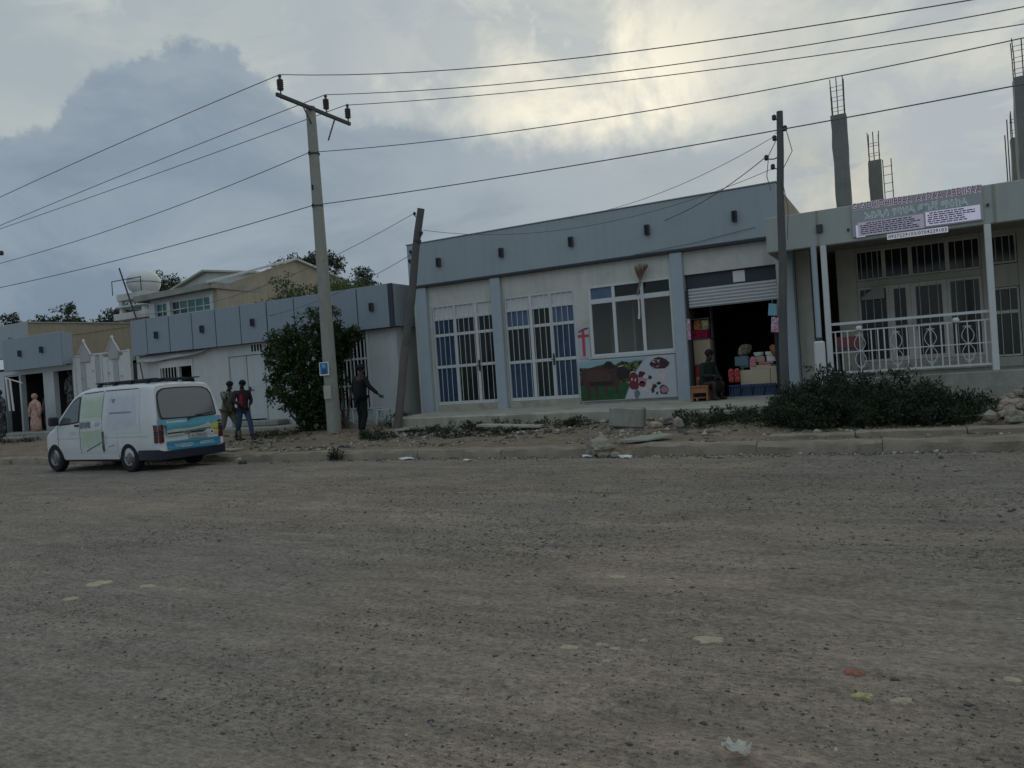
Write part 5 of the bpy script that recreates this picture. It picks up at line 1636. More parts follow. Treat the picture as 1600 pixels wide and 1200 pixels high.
def lerpt(x, tab):
    if x <= tab[0][0]: return tab[0][1]
    for (a, p), (b, q) in zip(tab, tab[1:]):
        if x <= b:
            t = (x - a) / (b - a); t = t * t * (3 - 2 * t) * .35 + t * .65
            return p + (q - p) * t
    return tab[-1][1]


ZT = [(0, 1.86), (.12, 1.895), (.5, 1.925), (1.5, 1.94), (2.6, 1.92), (2.95, 1.87), (3.2, 1.76), (3.62, 1.40), (3.98, 1.10), (4.2, 1.02), (4.42, .90), (4.56, .76), (4.62, .66)]
ZB = [(0, .34), (.3, .30), (3.9, .26), (4.4, .30), (4.62, .40)]


def rshift(z):      # the tailgate leans forward towards the roof
    return -.02 + .0 * z + max(0, z - .95) * .27 - (.0 if z > .5 else .02)


def wid(z):
    if z < .55: return .80 + .04 * max(0, (z - .3)) / .25
    if z < 1.05: return .84
    return .84 - .155 * ((z - 1.05) / .9) ** 1.35


def plan(x):
    f = 1.0
    if x < .14: f *= .955 + .045 * math.sin(min(1, max(0, x) / .14) * math.pi / 2)
    if x > 3.3: f *= 1 - .05 * ((x - 3.3) / 1.0) ** 1.6 if x < 4.3 else (1 - .05 * 1.0) - .26 * ((x - 4.3) / .32) ** 1.7
    return f


def side_y(x, z):
    return wid(z) * plan(x)


def real_x(x, z):
    k = max(0, 1 - x / .9)
    return x + rshift(z) * k


st = [0, .02, .06, .12, .25, .5, .9, 1.4, 2.0, 2.6, 2.8, 2.95, 3.08, 3.2, 3.4, 3.62, 3.8, 3.98, 4.1, 4.2, 4.32, 4.42, 4.5, 4.56, 4.6, 4.62]
K = 12
vv, ff = [], []
for x_ in st:
    zb, zt = lerpt(x_, ZB), lerpt(x_, ZT)
    rc = min(.14, (zt - zb) * .3)
    half = [(0, zb), (wid(zb + .05) * plan(x_) - .05, zb), (side_y(x_, zb + .05), zb + .05)]
    for k in range(1, K):
        z_ = zb + .05 + (zt - rc - zb - .05) * k / (K - 1)
        half.append((side_y(x_, z_), z_))
    wc = half[-1][0]
    for k in range(1, 6):
        a = k / 5 * math.pi / 2
        half.append((wc - rc * 1.15 * (1 - math.cos(a)), zt - rc + rc * .86 * math.sin(a)))
    half.append((wc * .45, zt - rc * .05)); half.append((0, zt))
    ring = [(y, z) for y, z in half] + [(-y, z) for y, z in half[-2:0:-1]]
    for y, z in ring:
        vv.append((real_x(x_, z), y, z))
    NR = len(ring)
for i in range(len(st) - 1):
    for k in range(NR):
        ff.append((i * NR + k, (i + 1) * NR + k, (i + 1) * NR + (k + 1) % NR, i * NR + (k + 1) % NR))
ff += [tuple(range(NR)), tuple(range(len(vv) - 1, len(vv) - NR - 1, -1))]
mb = MB(); mb.add(vv, ff)
body = mb.build('body', [m_vw, m_vblk], VAN, smooth=.6)
# wheel wells cut out of the body
AX = (1.02, 3.97)
cutters = []
for ax in AX:
    for s in (-1, 1):
        c = MB(); c.tube([(ax, s * .55, .36), (ax, s * 1.0, .36)], .385, 28, m=1)
        co = c.build('wheel_well', [m_vblk, m_vblk]); cutters.append(co)
        md = body.modifiers.new('cut', 'BOOLEAN'); md.operation = 'DIFFERENCE'; md.object = co; md.solver = 'EXACT'
        try:
            md.material_mode = 'TRANSFER'
        except Exception:
            pass
bpy.context.view_layer.update()
dg = bpy.context.evaluated_depsgraph_get()
nm = bpy.data.meshes.new_from_object(body.evaluated_get(dg))
body.modifiers.clear()
body.data = nm
nm.polygons.foreach_set('use_smooth', [True] * len(nm.polygons)); nm.set_sharp_from_angle(angle=.6)
for c in cutters:
    bpy.data.objects.remove(c)


def side_patch(name, cols, mat, parent, eps=.006, rows=6, s=1):
    """cols: (x, zlo, zhi) along the left flank"""
    m_ = MB(); n = len(cols); V = []; F = []
    for x_, zl, zh in cols:
        for r_ in range(rows + 1):
            z_ = zl + (zh - zl) * r_ / rows
            V.append((real_x(x_, z_), s * (side_y(x_, z_) + eps), z_))
    for i in range(n - 1):
        for r_ in range(rows):
            F.append((i * (rows + 1) + r_, i * (rows + 1) + r_ + 1, (i + 1) * (rows + 1) + r_ + 1, (i + 1) * (rows + 1) + r_))
    m_.add(V, F)
    return m_.build(name, mat, parent, smooth=True)


def quad_cols(x0, x1, zl0, zh0, zl1, zh1, n=6):
    return [(x0 + (x1 - x0) * i / n, zl0 + (zl1 - zl0) * i / n, zh0 + (zh1 - zh0) * i / n) for i in range(n + 1)]


def rear_patch(name, cols, mat, parent, eps=.006, rows=6):
    """cols: (y, zlo, zhi) on the tailgate"""
    m_ = MB(); n = len(cols); V = []; F = []
    for y_, zl, zh in cols:
        for r_ in range(rows + 1):
            z_ = zl + (zh - zl) * r_ / rows
            lim = wid(z_) * .955
            xx = 0.0
            if abs(y_) > lim:
                xx = .14 * min(1, (abs(y_) - lim) / (wid(z_) * .045 + 1e-6)) ** 2
            V.append((real_x(xx, z_) - eps, y_, z_))
    for i in range(n - 1):
        for r_ in range(rows):
            F.append((i * (rows + 1) + r_, (i + 1) * (rows + 1) + r_, (i + 1) * (rows + 1) + r_ + 1, i * (rows + 1) + r_ + 1))
    m_.add(V, F)
    return m_.build(name, mat, parent, smooth=True)


for s in (1, -1):
    # cab door window with dark surround
    dw = side_patch('door_window', [(2.86, 1.14, 1.72), (2.95, 1.125, 1.73), (3.12, 1.11, 1.66), (3.3, 1.10, 1.52), (3.5, 1.09, 1.33), (3.64, 1.09, 1.19), (3.72, 1.085, 1.10)], m_vblk, VAN, .004, s=s)
    side_patch('pane', [(2.89, 1.17, 1.69), (2.97, 1.155, 1.695), (3.12, 1.14, 1.62), (3.3, 1.13, 1.48), (3.5, 1.12, 1.29), (3.62, 1.115, 1.16)], m_vglass, dw, .008, s=s)
# windscreen
m_ = MB(); V = []; F = []
xsn = [3.1, 3.25, 3.45, 3.65, 3.85, 3.95]
for x_ in xsn:
    zt = lerpt(x_, ZT); wv = side_y(x_, zt - .14) - .13
    for k in range(7):
        y_ = -wv + 2 * wv * k / 6
        V.append((x_ + .012, y_, zt + .012 - .02 * abs(y_ / wv) ** 3))
for i in range(len(xsn) - 1):
    for k in range(6):
        F.append((i * 7 + k, (i + 1) * 7 + k, (i + 1) * 7 + k + 1, i * 7 + k + 1))
m_.add(V, F); m_.build('windscreen', m_vglass, VAN, smooth=True)
# tailgate window
def rear_win(i): pass
wl = []
for y_, zl, zh in ((-.70, 1.16, 1.40), (-.68, 1.125, 1.62), (-.62, 1.115, 1.72), (-.5, 1.11, 1.775), (-.25, 1.105, 1.79), (0, 1.105, 1.792), (.25, 1.105, 1.79), (.5, 1.11, 1.775), (.62, 1.115, 1.72), (.68, 1.125, 1.62), (.70, 1.16, 1.40)):
    wl.append((y_, zl, zh))
rw = rear_patch('rear_window', wl, m_vblk, VAN, .004)
rear_patch('pane', [(y_ * .955, zl + .025, zh - .028) for y_, zl, zh in wl], m_vglass, rw, .008)
q_ = MB(); q_.tube([(real_x(0, 1.12) - .03, .05, 1.08), (real_x(0, 1.16) - .03, -.38, 1.17)], .012, 6); q_.tube([(real_x(0, 1.16) - .028, -.15, 1.15), (real_x(0, 1.2) - .028, -.62, 1.19)], .009, 5); q_.lathe([(.03, 0), (.02, .03)], (real_x(0, 1.08) - .03, .05, 1.07), 8); q_.build('wiper', m_vblk, VAN)
# printed tailgate
tg = rear_patch('tailgate_print', [(y_, .98, 1.10) for y_ in np.linspace(-.78, .80, 9)], m_vteal, VAN, .005)
rear_patch('print', [(y_, .84, .981) for y_ in np.linspace(-.78, .60, 9)], m_vteal, tg, .0052)
rear_patch('print', [(y_, .44 if abs(y_) < .6 else .47, .60) for y_ in np.linspace(-.72, .62, 9)], m_vblue, tg, .005)
rear_patch('print', [(y_, .60, .635) for y_ in np.linspace(-.72, .62, 9)], m_vteal, tg, .005)
rear_patch('print', [(.60, .79, .86), (.4, .80, .885), (.2, .81, .88), (0, .83, .88), (-.2, .85, .90), (-.42, .86, .98), (-.5, .87, .93)], m_vgrn2, tg, .0075, rows=3)
rear_patch('print', [(.16, .775, .83), (-.1, .785, .84), (-.38, .80, .855)], m_vgry, tg, .009, rows=2)
rear_patch('print', [(.60, .745, .78), (.3, .75, .785), (.18, .755, .785)], m_vgrn2, tg, .009, rows=2)
rear_patch('print', [(.59, .79, .815), (.3, .795, .82), (.2, .795, .82)], m_vblk, tg, .010, rows=2)
rear_patch('print', [(-.48, .82, .92), (-.55, .82, .95), (-.75, .82, .95)], m_vyel, tg, .009, rows=2)
rear_patch('print', [(-.52, .70, .80), (-.75, .70, .80)], m_vyel, tg, .009, rows=2)
r5 = random.Random(4)
tx = MB()
for (za, y0_, y1_, hh) in ((1.04, .58, .10, .022), (.55, .45, .0, .008), (.515, .42, -.02, .008), (.555, -.2, -.5, .008), (.52, -.18, -.55, .008), (.49, .3, .05, .007)):
    yy = y0_
    while yy > y1_:
        l_ = r5.uniform(.02, .05)
        tx.box(real_x(0, za) - .0125, real_x(0, za) - .0105, yy - l_, yy, za - hh, za + hh)
        yy -= l_ + .012
tx.build('small_print', m_decal, tg)['kind'] = 'stuff'
q_ = MB()
q_.tube([(real_x(0, .76) - .012, -.50, .745), (real_x(0, .76) - .016, -.50, .745)], .06, 14); q_.build('print', m_decal, tg)
q_ = MB(); q_.tube([(real_x(0, .76) - .0165, -.505, .75), (real_x(0, .76) - .018, -.505, .75)], .03, 12); q_.build('print', m_prt, tg)
pl = MB(); pl.box(real_x(0, .71) - .022, real_x(0, .71) - .008, -.40, .06, .655, .765); plo = pl.build('number_plate', M('plate', (.42, .45, .44), .5, .06, 6, .04, 40, bump=0, coords='obj'), VAN, bevel=.004)
text_obj('lettering', '3-30642', m_prt, plo, .38, .07, (real_x(0, .71) - .0235, -.17, .71), bold=.015, face='-x')
q_ = MB(); q_.box(real_x(0, .80) - .03, real_x(0, .80) - .006, -.30, .02, .775, .80); q_.build('handle', m_vblk, VAN)
# lamps
for s in (1, -1):
    lm = None
    for z0, z1, mt in ((.88, 1.0, m_vlamp), (.76, .875, m_vlamp2), (.62, .755, m_vlamp)):
        q_ = MB()
        for (ya, xa) in ((0, 0),):
            pts_ = [(-.014, .68), (-.016, .74), (.0, .80), (.04, .845), (.09, .852)]
            n_ = len(pts_); V = []
            for zz in (z0, z1):
                V += [(real_x(0, zz) + a, s * b, zz) for a, b in pts_] + [(real_x(0, zz) + .09, s * .78, zz), (real_x(0, zz) + .03, s * .68, zz)]
            n2 = n_ + 2
            F = [(i, (i + 1) % n2, n2 + (i + 1) % n2, n2 + i) for i in range(n2)] + [tuple(range(n2)), tuple(range(2 * n2 - 1, n2 - 1, -1))]
            q_.add(V, F)
        if lm is None: lm = q_.build('tail_lamp', mt, VAN, bevel=.004)
        else: q_.build('lens', mt, lm, bevel=.004)
    q_ = MB()
    q_.rock((4.53, s * .55, .72), (.07, .16, .085), 5); q_.build('headlight', m_vglass, VAN, smooth=True)
    q_ = MB(); q_.box(3.60, 3.72, s * .87 if s > 0 else -1.08, 1.08 if s > 0 else -.87, 1.09, 1.30); q_.build('mirror', m_vblk, VAN, bevel=.03)
# rear bumper, sills, wrap-round
bp = MB(); V = []; F = []
pf = [(.66, .845), (.5, .862), (.14, .868), (.03, .855), (-.045, .82), (-.075, .72), (-.09, .4), (-.095, 0), (-.09, -.4), (-.075, -.72), (-.045, -.82), (.03, -.855), (.14, -.868), (.5, -.862), (.66, -.845)]
for a, b in pf:
    tp_ = .43 if abs(b) < .75 else .47
    V += [(a, b, .27), (a, b, tp_), (a + .05, b * .95, tp_ + .01), (a + .05, b * .95, .25)]
for i in range(len(pf) - 1):
    for k in range(4):
        F.append((i * 4 + k, i * 4 + (k + 1) % 4, i * 4 + 4 + (k + 1) % 4, i * 4 + 4 + k))
F += [(0, 1, 2, 3), tuple(len(V) - 4 + k for k in (3, 2, 1, 0))]
bp.add([(x_, y_, z_) for x_, y_, z_ in V], F)
bp.build('rear_bumper', m_vbump, VAN, smooth=.6)
bp = MB(); bp.box(4.36, 4.66, -.62, .62, .30, .50); bp.build('front_bumper', m_vbump, VAN, bevel=.05)
uc = MB(); uc.box(.25, 4.3, -.6, .6, .22, .36); uc.box(.5, 1.6, -.15, .15, .16, .3); uc.build('underbody', m_vblk, VAN)
# wheels
wh0 = None
for ax in AX:
    for s in (1, -1):
        t_ = MB(); prof = [(.20, -.09), (.29, -.098), (.325, -.07), (.332, 0), (.325, .07), (.29, .098), (.20, .09)]
        n = 28; V = []; F = []
        for r_, y_ in prof:
            for k in range(n):
                a = 2 * math.pi * k / n
                V.append((ax + r_ * math.cos(a), s * .745 + y_, .332 + r_ * math.sin(a)))
        for i in range(len(prof) - 1):
            for k in range(n):
                F.append((i * n + k, i * n + (k + 1) % n, (i + 1) * n + (k + 1) % n, (i + 1) * n + k))
        t_.add(V, F); wo = t_.build('wheel', m_tyre, VAN, smooth=.6)
        r_ = MB(); prof = [(.205, .075), (.19, .09), (.17, .055), (.12, .05), (.10, .075), (.06, .08), (.055, .095), (.0001, .095)]
        V = []; F = []
        for q1, y_ in prof:
            for k in range(n):
                a = 2 * math.pi * k / n
                V.append((ax + q1 * math.cos(a), s * (.745 + y_), .332 + q1 * math.sin(a)))
        for i in range(len(prof) - 1):
            for k in range(n):
                F.append((i * n + k, i * n + (k + 1) % n, (i + 1) * n + (k + 1) % n, (i + 1) * n + k))
        r_.add(V, F); r_.build('rim', m_rim, wo, smooth=.5)
        r_ = MB()
        for k in range(6):
            a = 2 * math.pi * k / 6
            r_.tube([(ax + .145 * math.cos(a), s * .80, .332 + .145 * math.sin(a)), (ax + .145 * math.cos(a), s * .803, .332 + .145 * math.sin(a))], .022, 8)
        r_.build('rim_hole', m_vblk, wo)
# side print, panel seams, door handle, rub strip
mg = M_soft
sp = side_patch('side_print', quad_cols(1.40, 2.82, .44, 1.80, .44, 1.76, 10), mg('ink_pale_green', (.40, .50, .36), 1.72, 2.90, .50, 1.76, .16, 1.0), VAN, .004, rows=12)
side_patch('print', quad_cols(.55, 1.92, .86, 1.80, .86, 1.79), mg('ink_lilac', (.43, .46, .55), .62, 1.86, .92, 1.76, .14, .7), sp, .0044, rows=10)
side_patch('print', quad_cols(2.22, 2.82, .93, 1.22, .93, 1.22), mg('ink_slate', (.07, .10, .11), 2.36, 2.84, .97, 1.17, .05, .95), sp, .0056)
side_patch('print', quad_cols(1.80, 2.40, .96, 1.22, .96, 1.22), mg('ink_grey', (.22, .25, .27), 1.98, 2.34, 1.0, 1.17, .06, .7), sp, .0054)
side_patch('print', quad_cols(1.72, 2.82, 1.165, 1.205, 1.165, 1.205), mg('ink_grey_line', (.16, .20, .17), 1.80, 2.90, 1.17, 1.20, .02, .7), sp, .006)
side_patch('print', quad_cols(1.84, 2.01, .43, .95, .45, .95), mg('ink_black', (.02, .025, .025), 1.87, 1.99, .46, .92, .015, 1.0), sp, .006, rows=8)
side_patch('print', quad_cols(1.99, 2.62, .655, .685, .46, .49), m_vgry, sp, .0062, rows=1)
side_patch('print', quad_cols(1.45, 1.80, .60, .64, .54, .57), mg('ink_grey_stroke', (.15, .18, .15), 1.5, 1.76, .5, .7, .05, .7), sp, .006, rows=1)
side_patch('print', quad_cols(2.92, 3.34, .78, .98, .79, .99), mg('ink_pale_grey', (.46, .47, .50), 2.97, 3.28, .83, .94, .03, .8), sp, .004)
tx = MB()
xx = 1.68
r5 = random.Random(9)
while xx > .92:
    l_ = r5.uniform(.04, .065)
    z_ = 1.30
    tx.box(xx - l_, xx, side_y(1.2, 1.30) + .004, side_y(1.2, 1.30) + .0065, z_ - .028, z_ + .028)
    xx -= l_ + .012
tx.build('small_print', m_vtxt, sp)['kind'] = 'stuff'
q_ = MB(); yv = side_y(1.5, 1.55) + .009
q_.prism([(1.50, 1.62), (1.62, 1.62), (1.60, 1.55), (1.56, 1.50), (1.52, 1.55)], 'y', yv - .012, yv); q_.build('emblem', m_vtxt, sp)
for xx, zl, zh in ((2.84, .42, 1.78), (1.95, .42, 1.80), (3.78, .45, 1.06)):
    side_patch('door_seam', [(xx - .006, zl, zh), (xx + .006, zl, zh)], m_seam, VAN, .007, rows=10)
side_patch('waist_crease', quad_cols(.30, 3.9, .768, .782, .768, .782, 14), m_vlil, VAN, .006, rows=1)
side_patch('roof_gutter', quad_cols(.62, 1.9, 1.795, 1.815, 1.80, 1.82, 8), m_seam, VAN, .006, rows=1)
side_patch('roof_gutter', quad_cols(1.98, 2.75, 1.80, 1.818, 1.775, 1.795, 8), m_seam, VAN, .006, rows=1)
q_ = MB(); q_.box(2.86, 3.02, side_y(2.9, 1.07) + .002, side_y(2.9, 1.07) + .03, 1.05, 1.095); q_.build('door_handle', m_vblk, VAN, bevel=.008)
side_patch('sill_trim', quad_cols(1.40, 3.58, .29, .42, .29, .42, 8), m_vw, VAN, .012, rows=2)
# roof rack
rk = MB()
for yy in (-.52, -.2, .2, .52):
    rk.box(.35, 2.55, yy - .05, yy + .05, 1.985, 2.01)
for xx in (.6, 1.2, 1.8, 2.4):
    rk.box(xx - .03, xx + .03, -.58, .58, 1.955, 1.984)
    for yy in (-.55, .55):
        rk.box(xx - .04, xx + .04, yy - .04, yy + .04, 1.885, 1.954)
rk.build('roof_rack', m_vblk, VAN)
# ================================================================== PEOPLE
def skin_mesh(name, V, E, Rr, mat, parent, root=0, sub=1):
    me = bpy.data.meshes.new(name)
    me.from_pydata([tuple(v) for v in V], E, [])
    o = bpy.data.objects.new(name, me); COL.objects.link(o)
    md = o.modifiers.new('skin', 'SKIN'); md.use_smooth_shade = True; md.branch_smoothing = .3
    sv = me.skin_vertices[0].data
    for i, r_ in enumerate(Rr):
        sv[i].radius = r_ if isinstance(r_, tuple) else (r_, r_)
        sv[i].use_root = (i == root)
    s2 = o.modifiers.new('sub', 'SUBSURF'); s2.levels = sub; s2.render_levels = sub
    bpy.context.view_layer.update()
    dg = bpy.context.evaluated_depsgraph_get()
    nm = bpy.data.meshes.new_from_object(o.evaluated_get(dg))
    nm.name = name
    nm.materials.clear(); nm.materials.append(mat)
    nm.polygons.foreach_set('use_smooth', [True] * len(nm.polygons))
    o.modifiers.clear(); o.data = nm
    bpy.data.meshes.remove(me)
    o.parent = parent
    OFF[o.name] = Vector((0, 0, 0))
    return o


m_skin = M('dark_brown_skin', (.045, .026, .018), .55, .12, 20, .05, 80, bump=.03, coords='obj')
m_hair = M('black_hair', (.008, .007, .007), .8, .2, 30, .2, 120, bump=.2, coords='obj')
m_eye = M('eye_white', (.5, .48, .45), .3, .02, 10, .02, 50, bump=0, coords='obj')
m_shoe = M('dark_shoe', (.03, .027, .025), .7, .1, 10, .1, 60, coords='obj')


def person(label, loc, rotz, J, top, bottom, shoe, longsleeve=True, hair='short', skirt=None, extra=None, scale=1.0):
    """J: joints in local space, facing +x. sides: l (+y) and r (-y)"""
    t = thing('person', label, 'person', loc, rotz, local=True)
    t.scale = (scale,) * 3
    V, E, Rr = [], [], []

    def add(p, r_, link=None):
        V.append(Vector(p)); Rr.append(r_)
        if link is not None: E.append((link, len(V) - 1))
        return len(V) - 1
    pel = add(J['pelvis'], (.125, .105))
    sp1 = add(J['spine'], (.115, .10), pel)
    ch = add(J['chest'], (.135, .11), sp1)
    nk0 = add(J['neck'], .06, ch)
    nk1 = add(Vector(J['neck']).lerp(Vector(J['head']), .42), .060, nk0)
    hd = Vector(J['head']); hup = (hd - Vector(J['neck'])).normalized()
    fwd = Vector(J.get('face', (1, 0, 0))).normalized(); fwd = (fwd - hup * fwd.dot(hup)).normalized()
    jw = add(hd - hup * .055 + fwd * .022, (.068, .072), nk1)
    sk = add(hd + hup * .02, (.084, .096), jw)
    add(hd + hup * .088 - fwd * .008, (.070, .078), sk)
    add(hd - hup * .02 + fwd * .108, .012, jw)          # nose
    side = hup.cross(fwd)
    for s in (1, -1):
        add(hd + side * s * .082 - hup * .01 - fwd * .005, .016, sk)    # ears
    arms = {}
    for k, s in (('l', 1), ('r', -1)):
        sh_, elb, wr = Vector(J['sh_' + k]), Vector(J['el_' + k]), Vector(J['wr_' + k])
        a = add(sh_, .058, ch); m1 = add(sh_.lerp(elb, .5), .047, a); b = add(elb, .040, m1); m2 = add(elb.lerp(wr, .35), .040, b); c = add(wr, .027, m2)
        d = (wr - elb).normalized(); hdir = (d + Vector(J.get('hand_' + k, (0, 0, -.4)))).normalized()
        n_ = hdir.cross(Vector((0, 1, 0)) if abs(hdir.y) < .8 else Vector((1, 0, 0))).normalized()
        w_ = n_.cross(hdir).normalized()
        pm = add(wr + hdir * .055, (.034, .022), c)
        for q, (o_, L_) in enumerate(((-.030, .062), (-.010, .072), (.010, .068), (.028, .052))):
            k1 = add(wr + hdir * .092 + n_ * o_, .0095, pm)
            k2 = add(wr + hdir * (.092 + L_ * .6) + n_ * o_ * 1.1 + w_ * .012, .0085, k1)
            add(wr + hdir * (.088 + L_) + n_ * o_ * 1.05 + w_ * .030, .0075, k2)
        th_ = add(wr + hdir * .045 - n_ * .045 + w_ * .01, .011, pm)
        add(wr + hdir * .085 - n_ * .062 + w_ * .02, .0085, th_)
    for k in 'lr':
        hp, kn, an, toe = (Vector(J[j + '_' + k]) for j in ('hip', 'kn', 'an', 'toe'))
        a = add(hp, .088, pel); m1 = add(hp.lerp(kn, .5), .072, a); b = add(kn, .054, m1); m2 = add(kn.lerp(an, .35), .054, b); c = add(an, .036, m2)
        e = add(an.lerp(toe, .5) - Vector((0, 0, .02)), .036, c); add(toe, .028, e)
    body = skin_mesh('body', V, E, Rr, m_skin, t, 0, 1)
    # eyes
    for s in (1, -1):
        q_ = MB(); q_.rock(tuple(hd + fwd * .078 + side * s * .03 + hup * .012), (.012, .012, .008), 3); q_.build('eye', m_eye, t)
    # hair
    q_ = MB()
    bm = bmesh.new(); bmesh.ops.create_uvsphere(bm, u_segments=14, v_segments=9, radius=1)
    rot = Matrix((fwd, side, hup)).transposed()
    vv = []
    rr_ = random.Random(2)
    for v in bm.verts:
        p = v.co.copy()
        if p.z < -.25 or (p.x > .55 and p.z < .45):
            p *= .80
        p = Vector((p.x * .106, p.y * .098, p.z * .104)) * rr_.uniform(.97, 1.05)
        vv.append(hd + hup * .042 - fwd * .016 + rot @ p)
    q_.add(vv, [tuple(v.index for v in f.verts) for f in bm.faces]); bm.free()
    q_.build('hair' if hair != 'scarf' else 'headscarf', m_hair if hair != 'scarf' else extra, t, smooth=True)
    # top garment
    V2, E2, R2 = [], [], []

    def add2(p, r_, link=None):
        V2.append(Vector(p)); R2.append(r_)
        if link is not None: E2.append((link, len(V2) - 1))
        return len(V2) - 1
    P = Vector(J['pelvis'])
    h0 = add2(P - Vector((0, 0, .15)), (.182, .168)); a0 = add2(P + Vector((0, 0, .06)), (.182, .168), h0); s0 = add2(J['spine'], (.172, .158), a0); c0 = add2(J['chest'], (.170, .150), s0)
    add2(Vector(J['neck']) - Vector((0, 0, .02)), .078, c0)
    for k in 'lr':
        sh_, elb, wr = Vector(J['sh_' + k]), Vector(J['el_' + k]), Vector(J['wr_' + k])
        a = add2(sh_, .078, c0); b = add2(sh_.lerp(elb, .55), .066, a)
        if longsleeve:
            c = add2(elb, .058, b); d = add2(elb.lerp(wr, .5), .052, c); add2(elb.lerp(wr, .93), .042, d)
        else:
            add2(sh_.lerp(elb, .85), .064, b)
    skin_mesh('jacket' if longsleeve else 'shirt', V2, E2, R2, top, t, 0, 1)
    # bottom garment
    V2, E2, R2 = [], [], []
    p0 = add2(P + Vector((0, 0, .06 if not skirt else 0)), (.15, .135))
    if skirt:
        for pt, r_ in skirt:
            p0 = add2(pt, r_, p0)
        skin_mesh('skirt', V2, E2, R2, bottom, t, 0, 1)
    else:
        for k in 'lr':
            hp, kn, an = (Vector(J[j + '_' + k]) for j in ('hip', 'kn', 'an'))
            a = add2(hp - Vector((0, 0, .02)), .108, p0); b = add2(hp.lerp(kn, .5), .092, a); c = add2(kn, .076, b); d = add2(kn.lerp(an, .5), .070, c); add2(an.lerp(kn, .08), .064, d)
        skin_mesh('trousers', V2, E2, R2, bottom, t, 0, 1)
    for k in 'lr':
        an, toe = Vector(J['an_' + k]), Vector(J['toe_' + k])
        dirn = (toe - an); dirn.z = 0; dirn.normalize()
        heel = an - dirn * .055 - Vector((0, 0, .045))
        skin_mesh('shoe', [heel, an.lerp(toe, .45) - Vector((0, 0, .012)), toe + dirn * .03], [(0, 1), (1, 2)], [.044, .046, .032], shoe, t, 0, 1)
    return t


def walkJ(step=.26, armsw=.2, lean=.03, face=(1, 0, 0)):
    return dict(pelvis=(0, 0, .92), spine=(lean * .4, 0, 1.08), chest=(lean, 0, 1.29), neck=(lean * 1.4, 0, 1.46), head=(lean * 2 + .02, 0, 1.595), face=face,
                sh_l=(lean, .185, 1.40), sh_r=(lean, -.185, 1.40), el_l=(lean - armsw * .6, .25, 1.13), el_r=(lean + armsw * .4, -.25, 1.13), wr_l=(lean - armsw * .6 + .06, .25, .90), wr_r=(lean + armsw * 1.3, -.23, .95),
                hip_l=(0, .09, .90), hip_r=(0, -.09, .90), kn_l=(step * .75, .10, .50), kn_r=(-step * .30, -.10, .48), an_l=(step * 1.0, .10, .085), an_r=(-step * 1.25, -.10, .13), toe_l=(step + .14, .11, .045), toe_r=(-step * 1.25 + .12, -.11, .035))


def M_pattern(name, a, b, c, scale):
    mt = bpy.data.materials.new(name); mt.use_nodes = True
    t = mt.node_tree; t.nodes.clear(); q = NG(t)
    P = q.n('ShaderNodeTexCoord').outputs['Object']
    n1 = q.noise(P, scale, 3, .6); n2 = q.noise(P, scale * 1.7, 2, .5)
    col = q.mix(q.ramp(n1, [(.48, 0), (.54, 1)]), a, b); col = q.mix(q.ramp(n2, [(.55, 0), (.6, 1)]), col, c)
    bs = q.n('ShaderNodeBsdfPrincipled', ins={'Base Color': col, 'Roughness': .85, 'Specular IOR Level': .2})
    q.n('ShaderNodeOutputMaterial', ins={0: bs.outputs[0]})
    return mt


m_camo = M_pattern('patterned_shirt', (.05, .055, .045), (.26, .27, .23), (.13, .13, .07), 22)
m_khaki = M('khaki_trousers', (.15, .14, .11), .9, .15, 8, .1, 60, coords='obj')
m_jacket = M('dark_maroon_jacket', (.035, .018, .028), .85, .2, 8, .1, 60, coords='obj')
m_redsh = M('crimson_shirt', (.30, .018, .045), .85, .12, 8, .08, 60, coords='obj')
m_jean = M('blue_jeans', (.045, .075, .13), .9, .25, 6, .12, 60, coords='obj')
m_blkcl = M('black_cloth', (.007, .008, .010), .88, .2, 8, .1, 60, coords='obj')
m_dkgrn = M('dark_green_cloth', (.014, .022, .022), .88, .2, 8, .1, 60, coords='obj')

z1 = zg(-17.0, 15.05)
person('person in a patterned shirt and khaki trousers walking behind the van', (-16.78, 15.05, z1 - .01), R_(8), walkJ(.30, .12, .06), m_camo, m_khaki, m_shoe, longsleeve=False, scale=.965)
J = walkJ(.27, .1, .02, face=(.7, -.7, 0))
J['el_r'] = (.02, -.27, 1.14); J['wr_r'] = (.17, -.12, 1.03); J['el_l'] = (.02, .26, 1.13); J['wr_l'] = (.18, .12, 1.0)
z2 = zg(-16.4, 15.15)
p2_ = person('person in an open dark jacket over a crimson shirt and blue jeans', (-16.35, 15.2, z2 - .01), R_(-18), J, m_jacket, m_jean, m_shoe, scale=.965)
skin_mesh('shirt_front', [(.075, -.075, 1.36), (.085, -.085, 1.2), (.07, -.08, 1.05), (.05, -.07, .96)], [(0, 1), (1, 2), (2, 3)], [.06, .085, .09, .08], m_redsh, p2_, 1, 1).location = (-.01, 0, 0)
# man in black beside the pole, seen from behind, right arm held out
J = walkJ(.06, .02, .03, face=(.8, -.6, 0))
J['kn_l'] = (.06, .09, .49); J['an_l'] = (.02, .10, .085); J['toe_l'] = (.17, .13, .04); J['kn_r'] = (.05, -.09, .49); J['an_r'] = (-.08, -.10, .09); J['toe_r'] = (.06, -.13, .04)
J['el_r'] = (.03, -.36, 1.17); J['wr_r'] = (.14, -.55, .97); J['hand_r'] = (0, -.4, 0)
J['el_l'] = (.02, .28, 1.14); J['wr_l'] = (.06, .27, .90)
z3 = zg(-12.4, 15.2)
person('person in black clothes and cap standing by the concrete pole with one arm held out', (-12.24, 15.15, z3 - .01), R_(75), J, m_blkcl, m_blkcl, m_shoe, scale=1.02)
